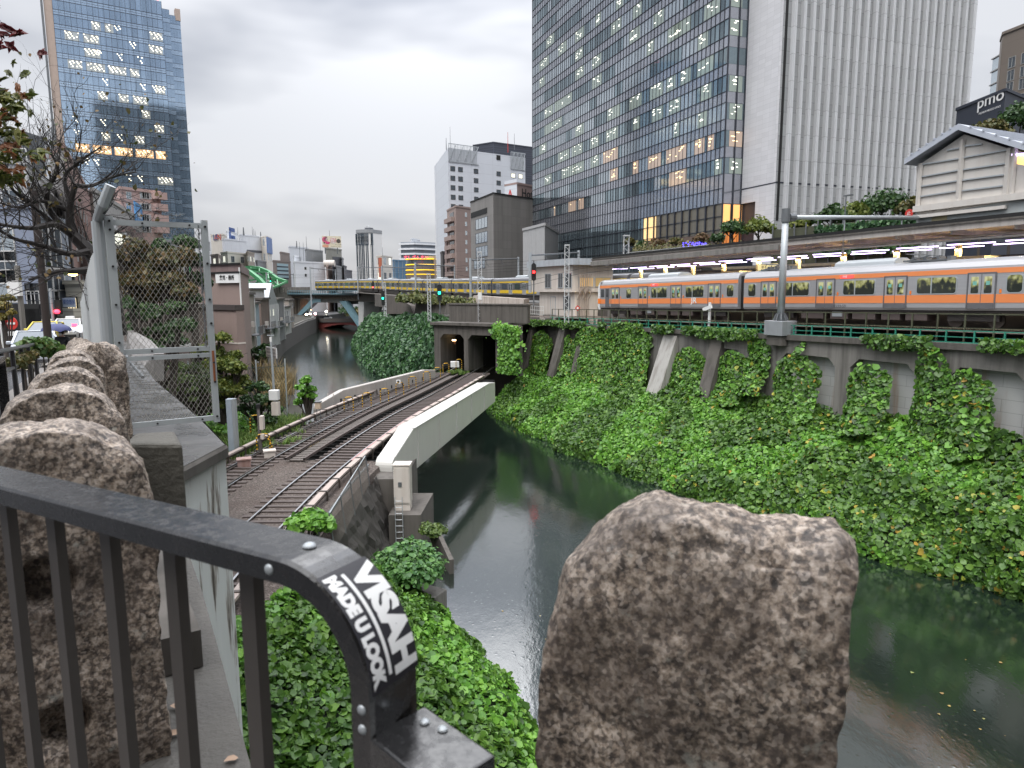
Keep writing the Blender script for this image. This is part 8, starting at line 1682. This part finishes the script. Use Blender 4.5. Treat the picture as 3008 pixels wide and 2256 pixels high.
def car(label, p, heading, col, taxi=False, group='vehicles on the sloping street', tail=False):
 o = thing('parked_car' if not taxi else 'taxi', label, 'car' if not taxi else 'taxi', (0, 0, 0), group); pm_ = mat('car_paint_' + label.split()[0], col, .28, .35, var=.03); L = 4.4
 low = [(-2.2, .25), (-2.2, .55), (-2.12, .72), (-1.9, .80), (-1.05, .92), (-.95, .95), (1.25, .98), (2.0, .95), (2.18, .8), (2.2, .3), (2.0, .22), (-2.0, .22)]
 mb = MB(); mb.prism([V((-.82, y, z)) for y, z in low], (1.64, 0, 0)); obj('body', mb, pm_, o, bevel=.06)
 b_ = [(-1.0, .95), (1.45, .97)]; t_ = [(-.25, 1.44), (.95, 1.42)]; W, T = .78, .60
 q = [V((-W, -1.0, .94)), V((W, -1.0, .94)), V((W, 1.55, .96)), V((-W, 1.55, .96)), V((-T, -.28, 1.43)), V((T, -.28, 1.43)), V((T, 1.0, 1.42)), V((-T, 1.0, 1.42))]
 mb = MB(); mb.prism([q[4], q[5], q[6], q[7]], (0, 0, .05)); obj('roof', mb, pm_, o, bevel=.03)
 for i, j in ((0, 4), (1, 5), (2, 6), (3, 7)): mb = MB(); mb.beam(q[i], q[j] + V((0, 0, .03)), .08, .07); obj('pillar', mb, pm_, o)
 gl = bpy.data.materials.get('car_glass') or glass('car_glass', (.16, .18, .20), .35, .05, .2, 0)
 for nm, ids in (('windscreen', (0, 1, 5, 4)), ('side_window', (1, 2, 6, 5)), ('rear_window', (2, 3, 7, 6)), ('side_window', (3, 0, 4, 7))): mb = MB(); mb.quad(*[q[i] for i in ids]); obj(nm, mb, gl, o)
 for x in (-.58, .58):
  obj('headlight', MB().box((x, -2.2, .64), (.36, .05, .17)), emit('car_headlight', (1, .86, .7), 14) if tail and 'car_headlight' not in bpy.data.materials else (bpy.data.materials['car_headlight'] if tail else M['white']), o, bevel=.02)
 obj('grille', B((0, -2.21, .64), (.72, .04, .13)), M['black'], o); obj('number_plate', B((0, -2.22, .42), (.34, .03, .17)), M['white'], o); obj('bumper', B((0, -2.2, .36), (1.6, .12, .16)), pm_ if not taxi else M['black'], o, bevel=.03)
 if not taxi: text('lettering', '・・92', .11, M['black'], (0, -2.24, .42), (1, 0, 0), o)
 for x in (-.8, .8):
  obj('mirror', B((x * 1.12, -.75, 1.0), (.18, .1, .13)), pm_, o, bevel=.03)
  for y in (-1.4, 1.35): w_ = obj('wheel', MB().cyl((x - .08, y, .3), (x + .06, y, .3), .3, 16), M['black'], o); obj('rim', MB().cyl((x * 1.09, y, .3), (x * 1.1, y, .3), .19, 12), M['galv'], w_)
 if taxi: obj('roof_sign', B((0, .1, 1.56), (.5, .16, .16)), M['white'], o, bevel=.03); obj('dash_sign', B((.45, -.96, 1.05), (.28, .03, .14)), emit('red_dash_sign', (1, .05, .12), 3) if 'red_dash_sign' not in bpy.data.materials else bpy.data.materials['red_dash_sign'], o)
 o.location = p; o.rotation_euler = (math.atan(-.07), 0, heading); return o
hd = math.atan2(dR2.y, dR2.x) - math.pi / 2
c_ = at(14, 1012, 27.0); car('silver estate car with its front to the photographer, cut by the picture edge', V((c_.x, c_.y + 1.8, gz(27))), hd, (.52, .55, .60))
c_ = at(139, 990, 42); car('yellow taxi with lit headlights behind the dark pole', V((c_.x, c_.y, at(137, 1016, 42).z)), hd * .6, (.60, .48, .06), True, tail=True)
c_ = at(208, 985, 44); car('white taxi with a yellow roof edge behind the walker', V((c_.x, c_.y, at(205, 1004, 44).z)), hd * .6, (.62, .62, .60), True)
def skin_fig(name, joints, edges, rad, m, parent, sub=2):
 me = bpy.data.meshes.new(name); me.from_pydata([tuple(V(j) - wloc(parent)) for j in joints], edges, []); me.materials.append(m); o = link(name, me, parent); md = o.modifiers.new('skin', 'SKIN'); me.skin_vertices.new() if not me.skin_vertices else None
 for i, r in enumerate(rad): me.skin_vertices[0].data[i].radius = (r, r) if not isinstance(r, tuple) else r
 me.skin_vertices[0].data[0].use_root = True; md.use_smooth_shade = True; s_ = o.modifiers.new('subdiv', 'SUBSURF'); s_.levels = sub; s_.render_levels = sub; return o
skinm = mat('skin', (.45, .28, .2), .5, var=.03); coat = mat('dark_coat', (.018, .02, .024), .8); trou = mat('tan_trousers', (.38, .30, .21), .8); hairm = mat('black_hair', (.012, .011, .010), .6)
def person(label, p, umb_m, umb_label, coat_m, height=1.68, yaw_=0.0, canopy=.5):
 o = thing('person', label, 'person', p, 'walkers with umbrellas'); k = height / 1.7; q = lambda x, y, z: V(p) + V((x, y, z)) * k
 J = [q(0, 0, .95), q(0, 0, 1.2), q(0, 0, 1.42), q(0, -.01, 1.52), q(0, -.02, 1.6), q(0, -.01, 1.68), q(.1, 0, .9), q(.11, -.08, .5), q(.11, -.02, .09), q(.11, -.16, .04), q(-.1, 0, .9), q(-.11, .1, .5), q(-.11, .22, .12), q(-.11, .1, .04), q(.19, 0, 1.4), q(.27, .03, 1.13), q(.25, -.05, .88), q(-.19, 0, 1.4), q(-.26, -.02, 1.16), q(-.17, -.2, 1.22)]
 E_ = [(0, 1), (1, 2), (2, 3), (3, 4), (4, 5), (0, 6), (6, 7), (7, 8), (8, 9), (0, 10), (10, 11), (11, 12), (12, 13), (2, 14), (14, 15), (15, 16), (2, 17), (17, 18), (18, 19)]
 R_ = [.13, .12, .1, .055, .085, .07, .085, .06, .042, .04, .085, .06, .042, .04, .06, .045, .03, .06, .045, .03]
 skin_fig('body', J, E_, [r * k for r in R_], skinm, o)
 cj = [q(0, 0, 1.0), q(0, 0, 1.2), q(0, 0, 1.4), q(0, 0, 1.47), q(.2, 0, 1.41), q(.28, .03, 1.13), q(.26, -.04, .93), q(-.2, 0, 1.41), q(-.27, -.02, 1.16), q(-.19, -.17, 1.21), q(0, 0, .82)]
 skin_fig('coat', cj, [(0, 1), (1, 2), (2, 3), (2, 4), (4, 5), (5, 6), (2, 7), (7, 8), (8, 9), (0, 10)], [r * k for r in (.19, .18, .15, .08, .085, .07, .055, .085, .07, .055, .2)], coat_m, o)
 skin_fig('trousers', [q(0, 0, .93), q(.1, 0, .86), q(.11, -.08, .5), q(.11, -.02, .13), q(-.1, 0, .86), q(-.11, .1, .5), q(-.11, .22, .16)], [(0, 1), (1, 2), (2, 3), (0, 4), (4, 5), (5, 6)], [r * k for r in (.14, .105, .08, .065, .105, .08, .065)], trou, o)
 for sx, sy in ((.11, -.07), (-.11, .17)): obj('shoe', MB().box(q(sx, sy, .045), (.1 * k, .27 * k, .09 * k)), M['black'], o, bevel=.03)
 obj('hair', MB().lathe(q(0, .012, 1.6), [(.093 * k, -.03), (.102 * k, .03), (.085 * k, .09), (.03 * k, .115)], 12), hairm, o, smooth=True)
 obj('face_mask', MB().box(q(0, -.092, 1.565), (.12 * k, .03, .085 * k)), M['white'], o, bevel=.012)
 for sx in (-.035, .035): obj('eye', MB().box(q(sx, -.1, 1.625), (.022, .012, .01)), M['black'], o);
 for sx in (-.098, .098): obj('ear', MB().box(q(sx, 0, 1.6), (.02, .04, .06)), skinm, o, bevel=.008)
 h0 = q(-.17, -.2, 1.22)
 for f_ in range(4): obj('finger', MB().tube([h0 + V((-.03, -.02, .03 - .022 * f_)), h0 + V((.0, -.05, .03 - .022 * f_)), h0 + V((.03, -.03, .03 - .022 * f_))], .01, 5), skinm, o)
 obj('thumb', MB().tube([h0 + V((-.02, .02, .03)), h0 + V((.02, -.01, .06))], .011, 5), skinm, o)
 u = thing('umbrella', umb_label, 'umbrella', h0, 'open umbrellas'); top = h0 + V((.12, .0, .72))
 obj('shaft', MB().tube([h0 + V((-.03, 0, -.12)), top + V((.02, 0, .07))], .009, 6), M['galv_dark'], u); mb = MB(); rows = []
 for i in range(7):
  a = i / 6; r = canopy * math.sin(a * math.pi / 2 * .93); z_ = canopy * .52 * (math.cos(a * math.pi / 2) - .0); rows.append([top + V((r * math.cos(t_ * math.pi / 16), r * math.sin(t_ * math.pi / 16), z_ - canopy * .46 - (.035 * math.cos(t_ * math.pi / 2) * a * a))) for t_ in range(33)])
 mb.grid(rows); obj('canopy', mb, umb_m, u, smooth=True)
 for t_ in range(8): a = t_ * math.pi / 4; obj('rib', MB().tube([top + V((0, 0, .02)), top + V((canopy * .6 * math.cos(a), canopy * .6 * math.sin(a), -.06)), top + V((canopy * .97 * math.cos(a), canopy * .97 * math.sin(a), -canopy * .42))], .004, 4), M['galv_dark'], u)
 return o
wp = at(180, 973, 26); person('person in a dark coat and tan trousers walking up under a navy umbrella', V((wp.x, wp.y, wp.z - 1.66)), mat('navy_cloth', (.035, .045, .14), .6), 'navy blue open umbrella held over the walker', coat)
wp = at(278, 978, 22); person('person mostly hidden behind the grey metal wall under a white umbrella', V((wp.x, wp.y, wp.z - 1.6)), mat('clear_plastic', (.62, .63, .64), .3), 'white open umbrella beside the grey metal wall', mat('green_coat', (.03, .06, .045), .8), 1.62, 0, .46)
pd = thing('dark_pole', 'dark brown pole standing at the kerb in front of the yellow taxi', 'pole', at(146, 1040, 19)); a = at(146, 1045, 19); b_ = at(126, 560, 19); obj('shaft', MB().tube([a, V((a.x, a.y, b_.z))], .1, 12), mat('brown_pole', (.035, .025, .022), .5), pd)
up_ = thing('utility_pole', 'grey utility pole with a small white box in front of the blue grey building', 'pole', at(72, 975, 44)); a = at(71, 985, 44); b_ = at(62, 780, 44); obj('shaft', MB().tube([a, V((a.x, a.y, b_.z))], .16, 10), M['concrete'], up_); obj('box', MB().box((a.x - .15, a.y - .2, at(60, 847, 44).z), (.75, .3, .95)), M['white'], up_); obj('cable', MB().tube([V((a.x, a.y, at(66, 865, 44).z)), at(118, 862, 46)], .03, 5), M['galv_dark'], up_)
ne = thing('no_entry_sign', 'round red no entry sign on a thin white post by the yellowing tree', 'road sign', at(23, 970, 42)); a = at(33, 950, 42)
obj('disc', MB().prism([a + V((.38 * math.cos(k * math.pi / 12), 0, .38 * math.sin(k * math.pi / 12))) for k in range(24)], (0, .04, 0)), M['red'], ne); obj('bar', B(a + V((0, -.02, 0)), (.5, .02, .12)), M['white'], ne); obj('plate', B(a + V((0, 0, -.62)), (.5, .03, .26)), M['white'], ne); obj('post', MB().cyl(a + V((-.7, .05, -2.2)), a + V((-.7, .05, .3)), .05, 6), M['white'], ne); obj('arm', MB().cyl(a + V((-.7, .05, 0)), a + V((0, .05, 0)), .03, 6), M['white'], ne)
tf = thing('traffic_light', 'lit red traffic light on a thin pole beyond the walker', 'traffic light', at(162, 965, 48)); a = at(170, 915, 48); obj('housing', MB().box(a + V((0, .1, .3)), (.4, .2, 1.0)), M['black'], tf); obj('lamp', MB().lathe(a + V((0, -.1, 0)), [(.1, -.14), (.2, 0), (.1, .14)], 10), emit('red_light', (1, .03, .06), 5), tf); a2 = at(158, 960, 48); obj('pole', MB().tube([V((a2.x, a2.y, -6)), V((a2.x, a2.y, a.z + 1.6))], .09, 8), M['galv'], tf)
sl2 = thing('street_light', 'lit orange street light under the bare branches', 'street lamp', at(215, 806, 40)); a = at(215, 806, 40); obj('lamp', MB().lathe(a, [(.08, -.1), (.26, 0), (.12, .1)], 10), emit('orange_lamp', (1, .6, .22), 12), sl2); obj('arm', MB().tube([a + V((0, 0, .1)), a + V((.9, .3, .2)), a + V((1.4, .5, -.2)), V((a.x + 1.4, a.y + .5, -5))], .06, 7), M['galv_dark'], sl2)
bgm = mat('blue_grey_wall', (.215, .245, .32), .6, var=.05); LA2, LM2, LR2 = at(-200, 700, 52), at(110, 700, 50), at(112, 700, 58)
r, f1, f2 = block('blue_grey_building', 'blue grey street building with narrow windows and a dark ground floor', 'building', LA2, LM2, LR2, -9, at(60, 612, 50).z, bgm, parapet=.3)
mb = MB(); zt_ = f1.z_of(60, 925); mb.box((f1.L / 2, -.08, (zt_ - 9) / 2), (f1.L, .16, zt_ + 9)); f1.obj('dark_base', mb, mat('dark_base', (.075, .07, .07), .6, var=.3)); mb = MB(); mb.box((f1.x_of(50, 950), -.12, f1.z_of(50, 965)), (4.6, .2, 3.6)); f1.obj('shutter', mb, M['black'])
for k, px in enumerate((98, 106, 121)): pass
for px in (96, 110): mb = MB(); mb.box((f1.x_of(px, 955), -.12, f1.z_of(px, 960)), (1.1, .2, 2.6)); f1.obj('doorway', mb, M['black'])
wgrid(f1, [f1.x_of(94, 895), f1.x_of(107, 895)], [f1.z_of(100, 895)], .75, 2.0, M['dark_glass'], fr_w, 0); wgrid(f1, [f1.x_of(94, 915), f1.x_of(107, 915)], [f1.z_of(100, 915)], .75, 1.0, M['dark_glass'], fr_w, 0)
wgrid(f1, [f1.x_of(90, 858), f1.x_of(104, 858)], [f1.z_of(100, 858)], .9, 1.3, M['dark_glass'], fr_d, 0); wgrid(f1, [f1.x_of(10, 720), f1.x_of(10, 790)][:1], [f1.z_of(10, 720), f1.z_of(10, 785), f1.z_of(8, 840)], 2.1, 2.4, [G['blind'], G['dark']], fr_w, 1)
LA2, LM2, LR2 = at(112, 700, 53), at(190, 700, 57), at(200, 700, 70); r, f1, f2 = block('grey_street_building', 'grey blue street building right of the dark pole', 'building', LA2, LM2, LR2, -9, at(150, 640, 53).z, mat('grey_blue_wall', (.22, .255, .30), .6, var=.05), parapet=.3)
wgrid(f1, [f1.x_of(168, 895)], [f1.z_of(168, 895)], .85, 2.2, M['dark_glass'], fr_w, 0); wgrid(f1, [f1.x_of(121, 895)], [f1.z_of(121, 895), f1.z_of(121, 915)], .75, 1.4, M['dark_glass'], fr_w, 0); wgrid(f1, [f1.x_of(130, 760), f1.x_of(165, 760)], [f1.z_of(140, 700), f1.z_of(140, 760), f1.z_of(140, 820)], 2, 1.8, [G['dark'], G['blind']], fr_w, 1)
mb = MB(); zt_ = f1.z_of(150, 922); mb.box((f1.L * .5, -.06, (zt_ - 9) / 2), (f1.L, .12, zt_ + 9)); f1.obj('dark_base', mb, bpy.data.materials['dark_base'])
sdm = tile('cream_siding', (.42, .40, .33), 8, .42, .7, .06, .6, .04); LA2, LM2, LR2 = at(187, 800, 55), at(236, 800, 54), at(244, 800, 64); r, f1, f2 = block('cream_kiosk_building', 'cream siding house with a rounded front, dark window and blue worded sign', 'house', LA2, LM2, LR2, -9, at(210, 835, 55).z, sdm, parapet=.3)
mb = MB(); mb.box((f1.L / 2, -.4, f1.z_of(210, 923)), (f1.L, .8, .5 * 1.9)); f1.obj('bay', mb, sdm); mb = MB(); mb.box((f1.L / 2, -.06, f1.z_of(210, 935)), (f1.L * .95, .2, .5)); f1.obj('dark_band', mb, M['black'])
f1.put('window', winmesh(f1.L * .65, 1.6, G['lit'], M['black'], 3), f1.L * .36, f1.z_of(205, 901)); mb = MB(); mb.box((f1.L * .36, -.25, f1.z_of(204, 888)), (f1.L * .72, .1, .75)); f1.obj('sign_board', mb, mat('pale_blue_sign', (.55, .62, .75), .5))
text('lettering', '東京医科', .42, mat('sign_letter_blue', (.08, .16, .45), .5), f1.p0 + f1.d * (f1.L * .42) + f1.n * .32 + V((0, 0, f1.z_of(204, 888))), f1.d, r); mb = MB(); mb.box((f1.L * .5, -.03, f1.z_of(205, 955)), (f1.L * .6, .1, 2.4)); f1.obj('garage', mb, M['cream'])
g = random.Random(5); ct = thing('bare_tree', 'bare dark tree with spreading twigs and a few brown leaves behind the metal wall', 'tree', at(345, 985, 12.5)); dkb = mat('dark_wet_bark', (.022, .017, .015), .6, var=.4, scale=8)
TY = 12.0; mb = MB(); tips = []
def limb(px_pts, r0, r1, Y0=TY, Y1=TY):
 n = len(px_pts); P_ = spline([at(x, y, Y0 + (Y1 - Y0) * i / (n - 1)) for i, (x, y) in enumerate(px_pts)], 5); rs = [r0 + (r1 - r0) * i / (len(P_) - 1) for i in range(len(P_))]; mb.tube(P_, rs, 7); return P_, rs
def twig(p, d, l, r, lev):
 pts = [p]; q = p; dd = d.copy()
 for i in range(4): dd = (dd + V((g.gauss(0, .22), g.gauss(0, .22), g.gauss(.03, .18)))).normalized(); q = q + dd * (l / 4); pts.append(q)
 mb.tube(pts, [r, r * .8, r * .65, r * .5, r * .3], 4 if lev else 5, False)
 if lev < 2:
  for i in (1, 2, 3, 4):
   for _ in range(1):
    if g.random() < .8: twig(pts[i], (dd + V((g.gauss(0, .6), g.gauss(0, .5), g.gauss(.1, .5)))).normalized(), l * g.uniform(.45, .7), r * .5, lev + 1)
 else: tips.append(pts[-1])
for pts, r0, r1, Y1, nt_ in (([(345, 985), (322, 850), (296, 790), (262, 738), (215, 690)], .17, .10, 12, 5), ([(215, 690), (205, 640), (208, 590), (222, 545)], .085, .04, 12, 12), ([(222, 545), (270, 545), (330, 520), (400, 505)], .04, .012, 12.5, 12), ([(215, 690), (160, 660), (90, 670), (0, 660)], .07, .02, 10.5, 14), ([(230, 705), (150, 625), (140, 560), (170, 500), (150, 450)], .06, .015, 11.5, 14),
       ([(290, 790), (230, 795), (160, 800), (85, 822)], .075, .02, 11, 10), ([(262, 738), (200, 745), (120, 720), (40, 700), (-40, 650)], .06, .015, 10.5, 14), ([(208, 590), (190, 520), (240, 470), (300, 430)], .04, .01, 12, 12), ([(160, 660), (90, 600), (40, 560), (0, 500)], .045, .01, 11, 14), ([(205, 620), (120, 590), (60, 610), (-20, 590)], .04, .01, 11, 12), ([(296, 790), (310, 700), (330, 690), (380, 660)], .05, .01, 12.5, 8)):
 P_, rs = limb(pts, r0, r1, 12.2 if r0 > .1 else 12, Y1)
 for k in range(nt_):
  i = g.randrange(len(P_) // 4, len(P_)); t_ = (P_[min(i + 1, len(P_) - 1)] - P_[i - 1]).normalized(); twig(P_[i], (t_ * .6 + V((g.gauss(0, .5), g.gauss(0, .35), g.gauss(.25, .6)))).normalized(), g.uniform(.6, 1.1), min(.012, rs[i] * .45), 0)
obj('branches', mb, dkb, ct)
P = np.array([tuple(p + V((g.gauss(0, .12), g.gauss(0, .12), g.gauss(0, .12)))) for p in tips for _ in range(2) if g.random() < .16]); leaves('leaves', P, (0, -.5, .5), .07, mixed, ct, tilt=1.0, wide=.8)
mp_t = thing('maple_branch', 'maple branch with green and reddening leaves reaching in at the top left corner', 'branch', at(-120, 420, 3.4)); mb = MB()
mpts = []
for pts in ([(-200, 430), (-120, 370), (-30, 320), (40, 345)], [(-120, 370), (-60, 410), (20, 430), (60, 440)], [(-120, 370), (-60, 290), (0, 265), (25, 262)], [(-200, 500), (-100, 460), (-10, 480), (30, 500)], [(-160, 200), (-80, 140), (-25, 90), (0, 60)], [(-80, 140), (-30, 130), (-8, 110)]):
 P_ = spline([at(x, y, 3.3 + rng.uniform(-.15, .15)) for x, y in pts], 6); mb.tube(P_, [.006 * (1 - .7 * i / len(P_)) for i in range(len(P_))], 5, False); mpts.append(P_)
obj('twigs', mb, bark, mp_t); P, N, K = [], [], []
for j, P_ in enumerate(mpts):
 for i in range(46 if j < 4 else 12):
  c = P_[int(rng.integers(len(P_) // 4, len(P_)))] + V((rng.normal(0, .055), rng.normal(0, .07), rng.normal(-.02, .05))); nrm = rng.normal(0, .5, 3) + np.array([0, -.8, .7]); kk = 2 if j > 3 else (1 if rng.random() < .16 or (j == 1 and rng.random() < .4) else 0)
  for _ in range(5): P.append(tuple(c)); N.append(nrm); K.append(kk)
P, N, K = np.array(P), np.array(N), np.array(K)
for k, m_ in enumerate((leafmat('maple_green', [(.08, .11, .02), (.13, .16, .03), (.20, .19, .05)], .45, .3), leafmat('maple_orange', [(.26, .10, .04), (.32, .15, .06), (.22, .07, .04)], .5, .3), leafmat('maple_red', [(.10, .012, .018), (.16, .03, .03)], .5, .3))):
 if (K == k).any(): leaves('leaves', P[K == k], N[K == k], .058, m_, mp_t, tilt=.12, wide=.34, droop=.35)
leafy('street_tree', 'small yellowing tree at the left edge above the silver car', [(5, 905, 30), (25, 880, 22), (15, 935, 24), (-20, 900, 40), (35, 920, 16)], 32, leafmat('yellowing_tree_leaf', [(.10, .10, .02), (.18, .15, .03), (.26, .19, .04), (.12, .12, .03)], .5), 2600, .13, None, -4.5, .08)
